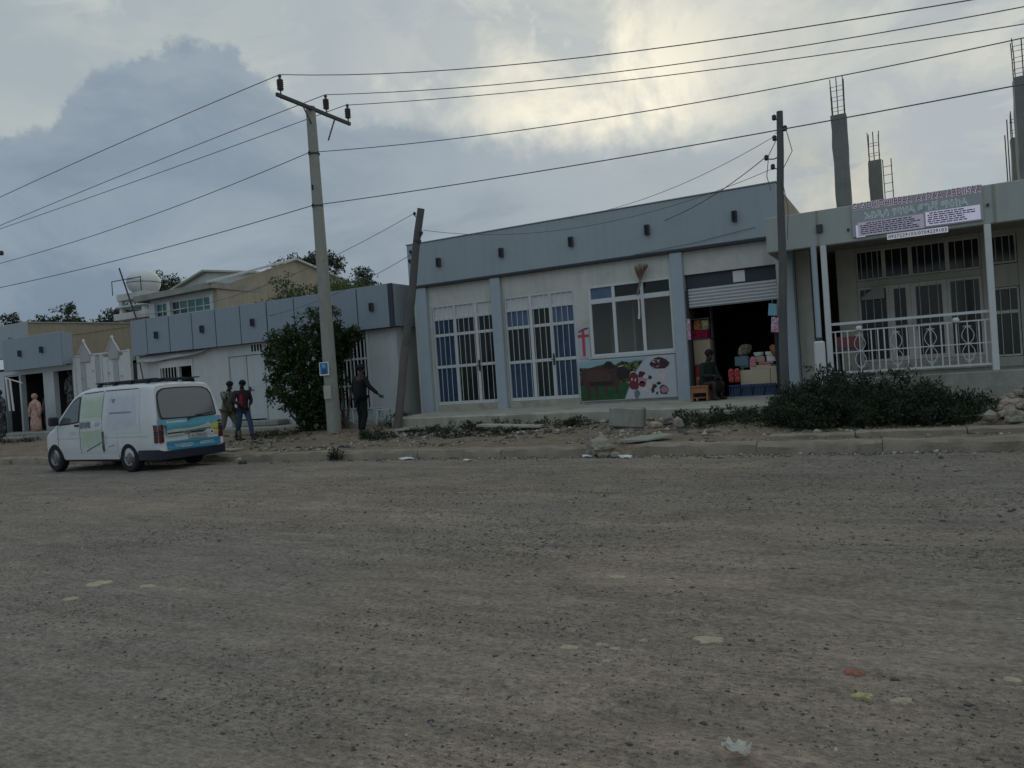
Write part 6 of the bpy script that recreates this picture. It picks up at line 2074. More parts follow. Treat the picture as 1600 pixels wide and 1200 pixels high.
# woman sitting at the shop entrance
J = dict(pelvis=(0, 0, .36), spine=(.03, 0, .52), chest=(.09, 0, .72), neck=(.12, 0, .88), head=(.17, 0, 1.02), face=(1, 0, -.35),
         sh_l=(.09, .17, .82), sh_r=(.09, -.17, .82), el_l=(.16, .22, .56), el_r=(.16, -.22, .56), wr_l=(.36, .10, .53), wr_r=(.36, -.08, .56),
         hip_l=(.02, .09, .34), hip_r=(.02, -.09, .34), kn_l=(.42, .12, .40), kn_r=(.42, -.12, .40), an_l=(.36, .11, .08), an_r=(.38, -.11, .08), toe_l=(.50, .12, .035), toe_r=(.52, -.12, .035))
person('person in dark clothes sitting on a low seat at the snack shop entrance', (-4.28, 17.75, .672), R_(-35), J, m_dkgrn, m_blkcl, m_shoe, hair='short',
       skirt=[((.2, 0, .36), (.17, .14)), ((.40, 0, .36), (.19, .13)), ((.42, 0, .16), (.17, .12))])
q_ = MB(); q_.box(-4.46, -4.12, 17.6, 17.92, .685, .96)
solo('sitting_block', q_, m_wood, 'dark low block seat under the sitting person', 'stool', (-4.28, 17.75, .68), bevel=.02)

# ================================================================== SMALL THINGS BY THE SHOPS
# plastic stools beside the man
m_plas = M('pale_blue_plastic', (.42, .48, .47), .45, .08, 8, .05, 60, bump=.02, coords='obj')


def stool(label, loc, rz, sz=.36, h=.40, mat=None, top_h=.03):
    t = thing('plastic_stool', label, 'stool', loc, rz, 'plastic stools by the barred gate', local=True)
    a = sz / 2
    q_ = MB(); q_.box(-a, a, -a, a, h - top_h, h); q_.build('seat', mat or m_plas, t, bevel=.012)
    for sx in (-1, 1):
        for sy in (-1, 1):
            q_ = MB(); x0, y0_ = sx * (a - .035), sy * (a - .035); x1, y1 = sx * (a + .015), sy * (a + .015)
            q_.tube([(x0, y0_, h - top_h), (x1, y1, 0)], [.030, .024], 6); q_.build('leg', mat or m_plas, t)
    q_ = MB(); hh = h * .38; e = a - .005
    for (p, q2) in (((-e, -e), (e, -e)), ((e, -e), (e, e)), ((e, e), (-e, e)), ((-e, e), (-e, -e))):
        q_.tube([(p[0], p[1], hh), (q2[0], q2[1], hh)], .012, 6)
    q_.build('stretcher', mat or m_plas, t)
    return t


stool('pale plastic stool standing just right of the concrete pole', (-14.34, 17.28, .52), .15)
stool('pale plastic stool right of the legs of the person in black', (-13.60, 17.4, .52), -.1)
stool('pale plastic stool nearest to the leaning pole', (-13.12, 17.22, .47), .5, .36, .40)
q_ = MB(); q_.box(-16.0, -15.0, 17.55, 17.85, .52, .78)
solo('low_crate', q_, m_conc, 'low grey block against the wall left of the concrete pole', 'block', (-15.5, 17.7, .52), bevel=.02)

# poster of a bull with cuts of meat
m_pgrass = M('print_grass', (.022, .080, .032), .5, .5, 7, .15, 50, bump=0)
m_pbush = M_pattern('print_bushes', (.022, .035, .016), (.085, .11, .04), (.15, .17, .09), 11)
m_psky = M('print_sky', (.26, .40, .46), .5, .1, 4, .05, 50, bump=0)
m_pbull = M('print_bull_brown', (.062, .032, .030), .5, .3, 5, .12, 40, bump=0)
m_pbulld = M('print_bull_dark', (.022, .016, .017), .5, .3, 5, .12, 40, bump=0)
m_pbulll = M('print_bull_light', (.080, .042, .038), .5, .3, 6, .12, 40, bump=0)
m_pwhite = M('print_white', (.44, .46, .50), .5, .05, 4, .03, 50, bump=0)
m_pmeat = M('print_meat', (.15, .02, .035), .5, .35, 16, .15, 50, bump=0)
m_ppink = M('print_pink', (.36, .19, .24), .5, .3, 16, .1, 50, bump=0)
m_pdk = M('print_dark_red', (.05, .02, .03), .5, .4, 18, .15, 50, bump=0)
m_pfat = M('print_fat', (.55, .47, .46), .5, .2, 16, .1, 50, bump=0)
PO = thing('butcher_poster', 'printed poster of a brown bull and cuts of meat under the shop window', 'poster', (-6.3, 18.2, .76))
PX0, PX1, PZ0, PZ1 = -7.60, -5.07, .76, 1.80
YP = 18.178


def pz(zx, zy):
    """poster drawing units (0..100, 0..42) to wall metres"""
    return (PX0 + (PX1 - PX0) * zx / 100.0, PZ0 + (PZ1 - PZ0) * zy / 42.0)


def pshape(name, poly, mat, lift):
    q_ = MB(); q_.prism([pz(a, b) for a, b in poly], 'y', YP - .002 * lift - .0015, YP - .002 * lift)
    return q_.build(name, mat, PO)


q_ = MB(); q_.box(PX0, PX1, YP, 18.225, PZ0, PZ1); q_.build('sheet', m_pwhite, PO)
pshape('printed_sky', [(1, 30), (56, 30), (73, 41), (1, 41)], m_psky, 1)
pshape('printed_bushes', [(1, 14), (49, 14), (64, 33), (68, 38), (60, 38.5), (55, 37), (46, 39), (40, 36), (25, 37), (12, 34), (1, 35)], m_pbush, 2)
pshape('printed_grass', [(1, .8), (47, .8), (50, 8), (54, 16), (40, 18), (20, 15), (1, 17)], m_pgrass, 3)
bull = [(3, 22), (2.5, 28), (5, 32.5), (10, 34), (18, 35), (25, 34.5), (28, 37.5), (30.5, 39.3), (34, 39.5), (37, 37), (38.5, 33.5), (42, 33.3), (46, 34.3), (51, 32), (54, 28), (55, 24), (52, 21.5), (47, 20.5), (43, 18),
        (41.5, 13), (42, 6), (38.5, 6), (38, 12.5), (34.5, 14.5), (30, 14), (30, 5), (27.5, 4.5), (27.5, 14.5), (20, 15), (20.5, 3.5), (16.5, 3), (16.5, 13), (12, 15), (11.5, 3), (7, 3), (7.5, 14), (4.5, 17)]
pshape('printed_bull', bull, m_pbull, 4)
pshape('printed_hump', [(27, 35.5), (29, 38.6), (32, 39.8), (35, 39.2), (37.5, 36.5), (38.5, 33), (34, 31.5), (29, 33)], m_pbulld, 5)
pshape('printed_head', [(43, 19.5), (40, 25), (41, 31), (45, 33.5), (50, 32), (53.5, 28.5), (54.5, 24.5), (52, 22), (48, 21)], m_pbulld, 5)
pshape('printed_flank', [(7, 23), (10, 31), (18, 32.5), (26, 31), (33, 27), (34, 22), (25, 19.5), (14, 20)], m_pbulll, 5)
pshape('printed_belly_shade', [(12, 16), (27, 15.2), (35, 16), (38, 19), (24, 19.5), (12, 19.5)], m_pbulld, 5)
pshape('printed_horn', [(42, 33), (46, 35), (49, 34.5), (45.5, 33.6)], m_pfat, 6)
pshape('printed_white_part', [(47.5, .6), (52, 10), (56, 18), (66, 34), (73.5, 41.3), (99, 41.3), (99, .6)], m_pwhite, 5)
pshape('printed_meat_slab', [(53, 12), (53, 23.5), (55, 26), (59, 26.5), (62, 24), (62, 11), (60, 9.5), (55, 10)], m_pmeat, 7)
for a, b in ((55.5, 20), (59, 19.3)):
    pshape('printed_fat', [(a - .8, b - 1.2), (a, b + 1.6), (a + 1, b + 1), (a + .6, b - 1.3)], m_pfat, 8)
pshape('printed_fat', [(53.5, 24), (55.5, 26.6), (59, 27), (61.5, 24.4), (61, 25.8), (58.5, 28.2), (55, 27.6)], m_pfat, 8)
r6 = random.Random(6)


def blob(cx, cy, rx, ry, mat, lift, name='printed_cut'):
    n_ = 12
    pshape(name, [(cx + rx * math.cos(2 * math.pi * k / n_) * r6.uniform(.75, 1.15), cy + ry * math.sin(2 * math.pi * k / n_) * r6.uniform(.75, 1.15)) for k in range(n_)], mat, lift)


blob(84, 34, 9.5, 6, m_pdk, 7); blob(66, 24, 4, 4, m_pdk, 7); blob(66.5, 19, 4.5, 3.6, m_ppink, 8); blob(66, 14.5, 4, 3, m_pmeat, 8); blob(70, 22, 3, 2.2, m_pfat, 9)
for k in range(9):
    a = r6.uniform(0, math.pi); cx, cy = 84 + r6.uniform(-7, 7), 34 + r6.uniform(-4, 4); c_2, s_2 = math.cos(a), math.sin(a)
    pshape('printed_strip', [(cx + c_2 * 3, cy + s_2 * 2), (cx - s_2 * .7, cy + c_2 * .7), (cx - c_2 * 3, cy - s_2 * 2), (cx + s_2 * .7, cy - c_2 * .7)], (m_pfat, m_pmeat, m_ppink)[k % 3], 9)
for cx, cy, rx, ry, mt in ((74, 21, 2, 2, m_pdk), (76, 17, 2.4, 2.4, m_pfat), (73, 13, 3, 3, m_pfat), (69, 9, 4, 3.4, m_pfat), (78, 12, 2.5, 2.5, m_pdk), (76, 8, 1.8, 2.6, m_pdk), (82, 14.5, 2.6, 1.6, m_pdk), (87, 8, 4.8, 4.6, m_pdk), (87, 8.3, 3.8, 3.6, m_ppink), (80, 5, 1.2, 1.6, m_pdk), (86, 21, 3.8, 6, m_pfat), (82, 26, 2.5, 2.5, m_pfat), (60, 5, 3, 4.5, m_vgry)):
    blob(cx, cy, rx, ry, mt, 10 if mt is m_ppink else 8)
# cross notice on the narrow pier
CN = thing('cross_notice', 'white notice with a tall red cross on the narrow pier left of the window', 'poster', (-7.44, 18.24, 1.9))
q_ = MB(); q_.box(-7.60, -7.27, 18.252, 18.262, 1.86, 2.66); q_.build('sheet', m_pwhite, CN)
q_ = MB(); q_.box(-7.475, -7.405, 18.243, 18.25, 1.92, 2.60); q_.box(-7.585, -7.285, 18.2432, 18.2498, 2.40, 2.47); q_.build('red_cross', m_red, CN)
q_ = MB(); q_.prism([(-7.58, 2.55), (-7.45, 2.62), (-7.30, 2.645), (-7.29, 2.60), (-7.42, 2.585), (-7.55, 2.53)], 'y', 18.2445, 18.2495); q_.build('dark_swag', m_prt, CN)
# notice above the shutter
q_ = MB(); q_.box(-3.63, -3.36, 18.335, 18.345, 3.36, 3.62)
solo('paper_notice', q_, m_paper, 'blank white paper notice above the half raised roller shutter', 'notice', (-3.5, 18.34, 3.36))
# hanging dried bundle tied with a cloth
BR = thing('dried_bundle', 'dried brown twig bundle tied upside down over the shop window', 'twig bundle', (-5.78, 18.1, 3.5))
q_ = MB()
rr = random.Random(5)
for k in range(46):
    a = rr.uniform(-1, 1); b = rr.uniform(-1, 1)
    q_.tube([(-5.80, 18.12, 3.62), (-5.78 + a * .09, 18.10 + b * .03, 3.82), (-5.74 + a * .17, 18.09 + b * .05, 4.06 - abs(a) * .06 + rr.uniform(-.04, .03))], [.010, .008, .004], 4)
q_.build('twigs', M('dry_twig', (.20, .135, .085), .95, .3, 20, .2, 80, bump=.2), BR)
q_ = MB(); q_.tube([(-5.80, 18.12, 3.66), (-5.81, 18.12, 3.55), (-5.87, 18.12, 3.40), (-5.90, 18.13, 3.30)], [.035, .028, .022, .03], 7); q_.build('tie', M('tie_cloth', (.25, .19, .15), .9, .2, 12), BR)
q_ = MB(); q_.tube([(-5.885, 18.16, 3.2), (-5.88, 18.15, 2.9), (-5.90, 18.15, 2.72)], [.018, .022, .03], 7); q_.build('tail', m_paper, BR)

# snack shop goods
m_card = M('brown_cardboard', (.42, .34, .235), .9, .1, 4, .06, 50, bump=.05)
m_card2 = M('pale_cardboard', (.50, .43, .31), .9, .08, 3, .05, 50, bump=.05)
m_redp = M_pattern('red_packet', (.46, .045, .045), (.30, .03, .05), (.50, .32, .22), 16)
m_crim = M_pattern('crimson_box', (.38, .02, .06), (.28, .015, .05), (.10, .015, .03), 8)
m_orng = M_pattern('orange_packet', (.50, .19, .05), (.36, .08, .04), (.55, .42, .25), 13)
m_yelp = M_pattern('cream_packet', (.46, .42, .26), (.34, .30, .16), (.12, .14, .10), 13)
m_pinkp = M('pink_cloth', (.55, .20, .25), .8, .15, 10, .08, 50, bump=.1)
m_tealb = M('slate_teal_box', (.10, .18, .21), .6, .12, 6, .06, 50, bump=.05)
m_blcr = M('navy_crate', (.035, .07, .17), .5, .12, 6, .06, 50, bump=.05)
m_sack = M_pattern('speckled_sack', (.16, .13, .09), (.32, .28, .2), (.10, .08, .06), 14)
m_ltbl = M('sky_blue_packet', (.20, .45, .55), .4, .15, 10, .08, 50, bump=.05)
m_ltp = M_pattern('pink_white_packet', (.55, .25, .40), (.62, .62, .62), (.50, .12, .28), 20)
m_owood = M('orange_brown_wood', (.30, .13, .065), .6, .2, 6, .12, 40, bump=.15)
SHF = thing('goods_shelf', 'dark shelf with goods against the left side of the snack shop', 'shelf', (-4.55, 18.8, .7))
q_ = MB()
for zz in (.98, 1.5, 2.13, 2.62):
    q_.box(-4.80, -4.32, 18.62, 19.1, zz - .025, zz)
q_.box(-4.80, -4.77, 18.62, 19.1, .68, 2.9); q_.box(-4.35, -4.32, 18.9, 19.1, .68, 2.9)
q_.build('frame', m_wood, SHF)


def goods(name, label, cat, x0, x1, z0, z1, mat, y=18.63, d=.3, bev=.012, group=None, sag=0):
    q_ = MB(); q_.box(x0, x1, y, y + d, z0, z1)
    return solo(name, q_, mat, label, cat, ((x0 + x1) / 2, y + d / 2, z0), group, bevel=bev)


goods('cardboard_box', 'tall cardboard box on the goods shelf above the sitting person', 'box', -4.74, -4.33, 1.502, 2.10, m_card)
goods('crimson_box', 'crimson box on top shelf at the left of the snack shop', 'box', -4.76, -4.37, 2.132, 2.34, m_crim)
goods('orange_packet', 'orange packet standing behind the crimson box', 'packet', -4.72, -4.56, 2.342, 2.60, m_orng, y=18.72, d=.14)
goods('cream_packet', 'cream packet standing right of the orange packet', 'packet', -4.54, -4.36, 2.342, 2.58, m_yelp, y=18.70, d=.14)
goods('red_tin', 'dark red tin stacked low on the goods shelf', 'tin', -4.74, -4.58, 1.22, 1.475, M('dark_red_tin', (.32, .05, .03), .4, .2, 9), d=.2)
goods('orange_tub', 'orange tub under the dark red tin', 'tub', -4.74, -4.54, .985, 1.215, m_orng, d=.22)
goods('snack_carton', 'purple and red snack carton behind the sitting person', 'carton', -4.53, -4.37, .985, 1.25, M_pattern('carton_print', (.30, .03, .05), (.10, .03, .14), (.45, .12, .05), 12), d=.2)
# counter of cardboard sheets
CT = thing('shop_counter', 'shop counter faced with pale cardboard sheets at the right of the snack shop', 'counter', (-3.2, 18.7, .7))
for a, b_, z0, z1, dy in ((-3.66, -2.98, .90, 1.30, 0), (-2.97, -2.72, .92, 1.36, .008), (-3.42, -2.96, 1.303, 1.40, .004)):
    q_ = MB(); q_.box(a, b_, 18.58 + dy, 18.60 + dy, z0, z1); q_.build('cardboard_sheet', m_card2, CT)
q_ = MB(); q_.box(-3.66, -2.74, 18.61, 19.2, 1.36, 1.40); q_.box(-3.64, -3.58, 18.62, 18.68, .67, 1.36); q_.box(-2.80, -2.75, 18.62, 18.68, .67, 1.36); q_.build('frame', m_wood, CT)
# crates of bottles under the counter
for k in range(4):
    cx = -3.80 + .27 * k
    lab = ['navy bottle crate under the counter, at its left end', 'navy bottle crate under the counter, second from its left end', 'navy bottle crate under the counter, second from its right end', 'navy bottle crate under the counter, at its right end'][k]
    t = thing('bottle_crate', lab, 'crate', (cx, 18.62, .68), group='bottle crates under the counter')
    q_ = MB()
    q_.box(cx - .125, cx + .125, 18.5, 18.52, .68, .76); q_.box(cx - .125, cx + .125, 18.5, 18.52, .93, .965)
    for xx in (-.125, -.045, .03, .105):
        q_.box(cx + xx, cx + xx + .02, 18.502, 18.518, .76, .93)
    q_.box(cx - .125, cx - .11, 18.521, 18.8, .68, .965); q_.box(cx + .11, cx + .125, 18.521, 18.8, .68, .965); q_.box(cx - .11, cx + .11, 18.521, 18.8, .68, .69)
    q_.build('frame', m_blcr, t)
    for xx in (-.07, 0, .07):
        q_ = MB(); q_.lathe([(.028, 0), (.028, .14), (.012, .2), (.012, .25)], (cx + xx, 18.56, .692), 8); q_.build('bottle', M('bottle_glass', (.10, .13, .16), .2, .1, 8), t)
# packets hanging in front of the counter
for k, xx in enumerate((-3.86, -3.72)):
    q_ = MB(); q_.prism([(xx - .06, 1.03), (xx + .06, 1.02), (xx + .065, 1.30), (xx + .05, 1.35), (xx - .05, 1.35), (xx - .065, 1.3)], 'y', 18.5, 18.57)
    solo('snack_packet', q_, m_redp, ['red snack packet hanging at the left end of the counter, the outer one', 'red snack packet hanging next to the cardboard sheets'][k], 'packet', (xx, 18.5, 1.03), 'hanging red packets', bevel=.02)
goods('teal_box', 'slate teal box standing on the left end of the counter', 'box', -3.78, -3.46, 1.402, 1.63, m_tealb, y=18.64)
q_ = MB(); q_.rock((-3.57, 18.8, 1.79), (.19, .15, .20), 11, sub=2)
solo('speckled_sack', q_, m_sack, 'bulging speckled sack on the slate teal box', 'sack', (-3.57, 18.8, 1.62), smooth=True)
q_ = MB(); q_.prism([(-3.43, 1.38), (-3.27, 1.36), (-3.30, 1.58), (-3.36, 1.62), (-3.42, 1.55)], 'y', 18.56, 18.62)
solo('pink_cloth', q_, m_pinkp, 'pink cloth bag hanging over the counter edge beside the teal box', 'cloth', (-3.36, 18.58, 1.36), bevel=.015)
q_ = MB(); q_.box(-3.25, -2.9, 18.64, 18.95, 1.402, 1.46)
solo('pink_tray', q_, m_pinkp, 'flat pink pack lying on the counter', 'pack', (-3.08, 18.8, 1.402), bevel=.02)
q_ = MB(); q_.lathe([(.05, 0), (.10, .02), (.125, .09), (.12, .10), (.09, .03)], (-3.24, 18.78, 1.60), 16)
solo('white_bowl', q_, m_paper, 'white bowl behind the pink pack on the counter', 'bowl', (-3.24, 18.78, 1.60), smooth=.6)
q_ = MB(); q_.box(-3.38, -3.1, 18.68, 18.92, 1.462, 1.598)
solo('small_carton', q_, m_card, 'small carton under the white bowl', 'carton', (-3.24, 18.8, 1.46), bevel=.01)
q_ = MB(); q_.box(-3.08, -2.84, 18.70, 18.95, 1.62, 1.66); q_.box(-3.08, -2.84, 18.70, 18.715, 1.66, 1.70)
q_.box(-3.06, -2.86, 18.72, 18.93, 1.462, 1.618)
solo('white_tray', q_, m_paper, 'white tray of goods at the right end of the counter', 'tray', (-2.96, 18.8, 1.46), bevel=.008)
q_ = MB(); q_.rock((-2.86, 18.56, 1.72), (.11, .09, .16), 19, sub=2)
solo('orange_bag', q_, M('orange_brown_bag', (.32, .12, .06), .7, .2, 9), 'orange brown bag at the right end of the counter by the thin pole', 'bag', (-2.86, 18.56, 1.56), smooth=True)
for k, (x0, x1, z0, z1, mt, lab) in enumerate(((-2.86, -2.66, 2.48, 2.77, m_ltbl, 'sky blue packet hanging in the upper right corner of the shop opening'), (-2.82, -2.64, 2.10, 2.46, m_ltp, 'pink and white packet hanging below the sky blue one'))):
    q_ = MB(); q_.prism([(x0, z0 + .02), (x1 - .01, z0), (x1, z1 - .03), (x0 + .03, z1)], 'y', 18.06, 18.12); q_.tube([((x0 + x1) / 2, 18.1, z1 - .01), ((x0 + x1) / 2, 18.12, z1 + .12)], .006, 5)
    solo('hanging_packet', q_, mt, lab, 'packet', ((x0 + x1) / 2, 18.1, z0), 'hanging packets', bevel=.015)
q_ = MB(); q_.prism([(-4.78, 2.1), (-4.68, 2.1), (-4.67, 2.6), (-4.76, 2.62)], 'y', 18.2, 18.26)
solo('hanging_strip', q_, m_ltp, 'strip of small packets hanging on the left jamb of the snack shop', 'packet strip', (-4.72, 18.2, 2.1), bevel=.01)
# wooden stool
ST = thing('wooden_stool', 'orange brown wooden stool standing at the snack shop entrance', 'stool', (-4.33, 17.45, .665))
q_ = MB(); q_.box(-4.54, -4.14, 17.32, 17.62, .985, 1.02); q_.build('seat', m_owood, ST, bevel=.006)
for a in (-4.53, -4.19):
    q_ = MB(); q_.box(a, a + .04, 17.33, 17.61, .668, .984); q_.build('side_panel', m_owood, ST, bevel=.004)
q_ = MB(); q_.box(-4.489, -4.191, 17.34, 17.36, .86, .98); q_.box(-4.489, -4.191, 17.34, 17.6, .74, .76); q_.build('rail', m_owood, ST)

# clothes shop, far left
m_dress = M_pattern('printed_pink_dress', (.52, .34, .27), (.42, .20, .18), (.55, .45, .36), 12)
m_dkdress = M_pattern('dark_robes', (.05, .05, .055), (.16, .15, .15), (.03, .03, .03), 7)
m_brnrobe = M_pattern('brown_robes', (.10, .05, .045), (.22, .13, .10), (.05, .03, .03), 7)
m_bluecl = M_pattern('pale_blue_cloth', (.16, .24, .32), (.26, .33, .4), (.10, .15, .2), 6)


def garment(name, label, x, y, z0, h, w_, mat, cat='dress', dummy=True):
    t = thing(name, label, cat, (x, y, z0))
    q_ = MB(); n = 14
    prof = [(.30 * w_, 0), (.40 * w_, .02), (.42 * w_, .25 * h), (.36 * w_, .45 * h), (.27 * w_, .62 * h), (.36 * w_, .74 * h), (.40 * w_, .82 * h), (.16 * w_, .90 * h), (.12 * w_, .93 * h)]
    V = []; F = []
    for r_, zz in prof:
        for k in range(n):
            a = 2 * math.pi * k / n
            rr_ = r_ * (1 + .10 * math.sin(a * 5 + zz * 4) * (1 if zz < .6 * h else .3))
            V.append((x + rr_ * math.cos(a), y + rr_ * .62 * math.sin(a), z0 + zz))
    for i in range(len(prof) - 1):
        for k in range(n):
            F.append((i * n + k, i * n + (k + 1) % n, (i + 1) * n + (k + 1) % n, (i + 1) * n + k))
    F += [tuple(range(n))[::-1], tuple(range(len(V) - n, len(V)))]
    q_.add(V, F); q_.build('garment', mat, t, smooth=True)
    for s in (-1, 1):
        q_ = MB(); q_.tube([(x + s * .33 * w_, y, z0 + .80 * h), (x + s * .50 * w_, y - .02, z0 + .62 * h), (x + s * .46 * w_, y - .05, z0 + .42 * h)], [.085, .075, .06], 8); q_.build('sleeve', mat, t, smooth=True)
    if dummy:
        q_ = MB(); q_.lathe([(.05, 0), (.10, .05), (.11, .13), (.08, .2), (.02, .23)], (x, y, z0 + .92 * h), 12); q_.build('hood', mat, t, smooth=True)
    return t


garment('display_dress', 'long printed pink dress on a display figure in front of the pale pillar', -29.86, 17.55, .72, 1.32, .62, m_dress)
garment('display_dress', 'dark patterned robe on a display figure at the shop corner by the white posts', -31.55, 17.2, .58, 1.75, .62, m_dkdress)
garment('display_dress', 'brown robe hanging inside the open clothes shop', -30.9, 18.7, .75, 1.5, .55, m_brnrobe)
garment('display_dress', 'pale blue long robe at the extreme left edge of the clothes shop', -32.8, 17.7, .72, 1.55, .75, m_bluecl)
garment('display_dress', 'mottled grey robe hanging in the right hand shop opening behind the van mirror', -29.2, 18.6, 1.5, 1.4, .55, m_dkdress)
q_ = MB()
q_.tube([(-31.2, 17.3, 2.85), (-31.0, 17.25, 1.55)], .035, 6); q_.tube([(-30.95, 17.3, 2.80), (-30.75, 17.25, 1.55)], .035, 6); q_.tube([(-31.25, 17.3, 2.85), (-30.5, 17.5, 2.6)], .025, 6)
solo('awning_frame', q_, m_paper, 'pale bent frame of a folded awning beside the dark patterned robe', 'frame', (-31, 17.3, 1.5))
q_ = MB(); q_.rock((-31.0, 16.2, .55), (.38, .2, .16), 4, sub=2); solo('sand_bag', q_, m_card2, 'pale sand bag lying in front of the clothes shop step', 'bag', (-31.0, 16.2, .45), smooth=True)

# ================================================================== LOOSE STONES, SLABS AND LITTER
# heap of building stones at the right edge
r7 = random.Random(21)
base = []
for k in range(70):
    x_ = r7.uniform(.95, 2.35); y_ = r7.uniform(13.85, 14.9)
    if x_ < 1.25 and r7.random() < .5: continue
    base.append((x_, y_, zg(x_, y_) + r7.uniform(-.02, .10), r7.uniform(.06, .15)))
for k, (x_, y_, z_, s_) in enumerate(base):
    q_ = MB(); q_.rock((x_, y_, z_ + s_ * .4), (s_ * r7.uniform(.9, 1.5), s_ * r7.uniform(.8, 1.1), s_ * r7.uniform(.6, .9)), 100 + k)
    solo('building_stone', q_, m_rock if k % 4 else m_pinkrock, 'rough pale stone in the heap beside the bush at the right edge', 'stone', (x_, y_, z_), 'stones heaped beside the bush', smooth=.3)
q_ = MB(); q_.rock((-4.95, 12.55, .14), (.27, .2, .20), 31, sub=3); q_.rock((-5.14, 12.62, .08), (.12, .12, .10), 37, sub=2); q_.rock((-4.86, 12.46, .05), (.12, .09, .08), 38, sub=2); solo('rubble_block', q_, m_rock, 'large rough lump of rubble filling the broken gap in the kerb', 'stone', (-4.95, 12.55, 0), smooth=.25)
q_ = MB(); q_.rock((-5.0, 12.80, .33), (.09, .08, .08), 32, sub=2); solo('clay_lump', q_, m_pinkrock, 'small brown lump resting on top of the rubble in the kerb gap', 'stone', (-5.0, 12.8, .26), smooth=.4)
q_ = MB(); q_.rock((-4.62, 12.42, .05), (.11, .09, .07), 33); solo('loose_stone', q_, m_rock, 'fist sized grey stone right of the rubble in the kerb gap', 'stone', (-4.62, 12.42, 0), smooth=.3)
q_ = MB()
q_.add([(-4.75, 12.86, .25), (-4.2, 12.93, .245), (-3.86, 13.38, .29), (-4.1, 13.55, .30), (-4.5, 13.3, .275), (-4.75, 12.86, .225), (-4.2, 12.93, .22), (-3.86, 13.38, .265), (-4.1, 13.55, .275), (-4.5, 13.3, .25)],
       [(0, 1, 2, 3, 4), (9, 8, 7, 6, 5), (0, 5, 6, 1), (1, 6, 7, 2), (2, 7, 8, 3), (3, 8, 9, 4), (4, 9, 5, 0)])
solo('broken_board', q_, M('greenish_board', (.30, .31, .265), .85, .12, 5), 'thin greenish broken board lying on the verge edge above the kerb gap', 'board', (-4.3, 13.4, .25))
q_ = MB(); q_.rbox((-5.4, 15.4, .50), (.72, .38, .42), Matrix.Rotation(R_(6), 3, 'Z') @ Matrix.Rotation(R_(5), 3, 'Y'))
solo('concrete_block', q_, m_conc, 'squared concrete block lying against the walkway front', 'block', (-5.4, 15.4, .3), bevel=.03)
q_ = MB(); q_.rock((-4.5, 14.5, .38), (.17, .12, .10), 35); solo('pink_stone', q_, m_pinkrock, 'pinkish stone on the verge between the concrete block and the grey boulder', 'stone', (-4.5, 14.5, .28), smooth=.3)
q_ = MB(); q_.rock((-4.1, 14.6, .40), (.13, .12, .14), 36); solo('grey_stone', q_, m_rock, 'grey boulder on the verge behind the greenish board', 'stone', (-4.1, 14.6, .28), smooth=.3)
q_ = MB(); q_.rbox((-8.1, 15.2, .42), (1.5, .35, .06), Matrix.Rotation(R_(8), 3, 'Z') @ Matrix.Rotation(R_(3), 3, 'Y')); solo('paving_slab', q_, m_walk, 'thin broken slab leaning in the weeds below the right barred door', 'slab', (-8.1, 15.2, .36), bevel=.01)
q_ = MB(); q_.rbox((-11.3, 15.6, .40), (1.2, .5, .07), Matrix.Rotation(R_(-6), 3, 'Z') @ Matrix.Rotation(R_(-4), 3, 'Y')); solo('paving_slab', q_, m_walk, 'broken slab on the verge at the foot of the leaning pole', 'slab', (-11.3, 15.6, .36), bevel=.01)
q_ = MB(); q_.rbox((-15.9, 13.25, .21), (2.6, .45, .05), Matrix.Rotation(R_(2), 3, 'Z')); solo('paving_slab', q_, m_walk, 'long pale slab along the verge edge below the two walking people', 'slab', (-15.9, 13.25, .2), bevel=.01)
q_ = MB(); q_.rbox((-3.6, 15.75, .50), (1.3, .3, .08), Matrix.Rotation(R_(3), 3, 'Z')); solo('paving_slab', q_, m_walk, 'pale broken slab at the walkway foot behind the green weeds', 'slab', (-3.6, 15.75, .45), bevel=.01)
q_ = MB(); q_.rock((-15.9, 16.7, .36), (.55, .4, .18), 39, sub=2); solo('earth_clod', q_, m_rock, 'dark heaped clod behind the feet of the two walking people', 'clod', (-15.9, 16.7, .25), smooth=.4)
for k, (x_, y_, sx, sy, lab) in enumerate(((-5.12, 12.35, .10, .05, 'crumpled white litter left of the rubble in the kerb gap'), (-4.36, 12.25, .15, .05, 'white litter scrap right of the rubble in the kerb gap'), (-9.0, 12.45, .16, .07, 'pale flat scrap at the kerb foot below the concrete pole'), (-7.3, 11.95, .13, .03, 'thin white strip of litter on the road below the barred doors'))):
    q_ = MB(); n_ = 9; rr = random.Random(k)
    V = [(x_ + sx * math.cos(2 * math.pi * i / n_) * rr.uniform(.6, 1.2), y_ + sy * math.sin(2 * math.pi * i / n_) * rr.uniform(.6, 1.2), .015 + rr.uniform(0, .05)) for i in range(n_)] + [(x_, y_, .065)]
    q_.add(V + [(a, b, c - .008) for a, b, c in V], [(i, (i + 1) % n_, n_) for i in range(n_)] + [((i + 1) % n_ + n_ + 1, i + n_ + 1, 2 * n_ + 1) for i in range(n_)])
    solo('litter', q_, m_paper, lab, 'litter', (x_, y_, 0), 'litter along the kerb')
for k, (x_, y_, s_, lab) in enumerate(((-13.6, 12.45, .12, 'pale stone at the kerb foot just right of the van'), (-13.15, 12.1, .13, 'dark lump on the road just right of the van'), (.24, 11.8, .045, 'small dark stone on the road edge at the right'))):
    q_ = MB(); q_.rock((x_, y_, s_ * .3), (s_, s_ * .8, s_ * .7), 60 + k); solo('loose_stone', q_, (m_pinkrock, m_stone_d, m_stone_d)[k], lab, 'stone', (x_, y_, 0), smooth=.3)
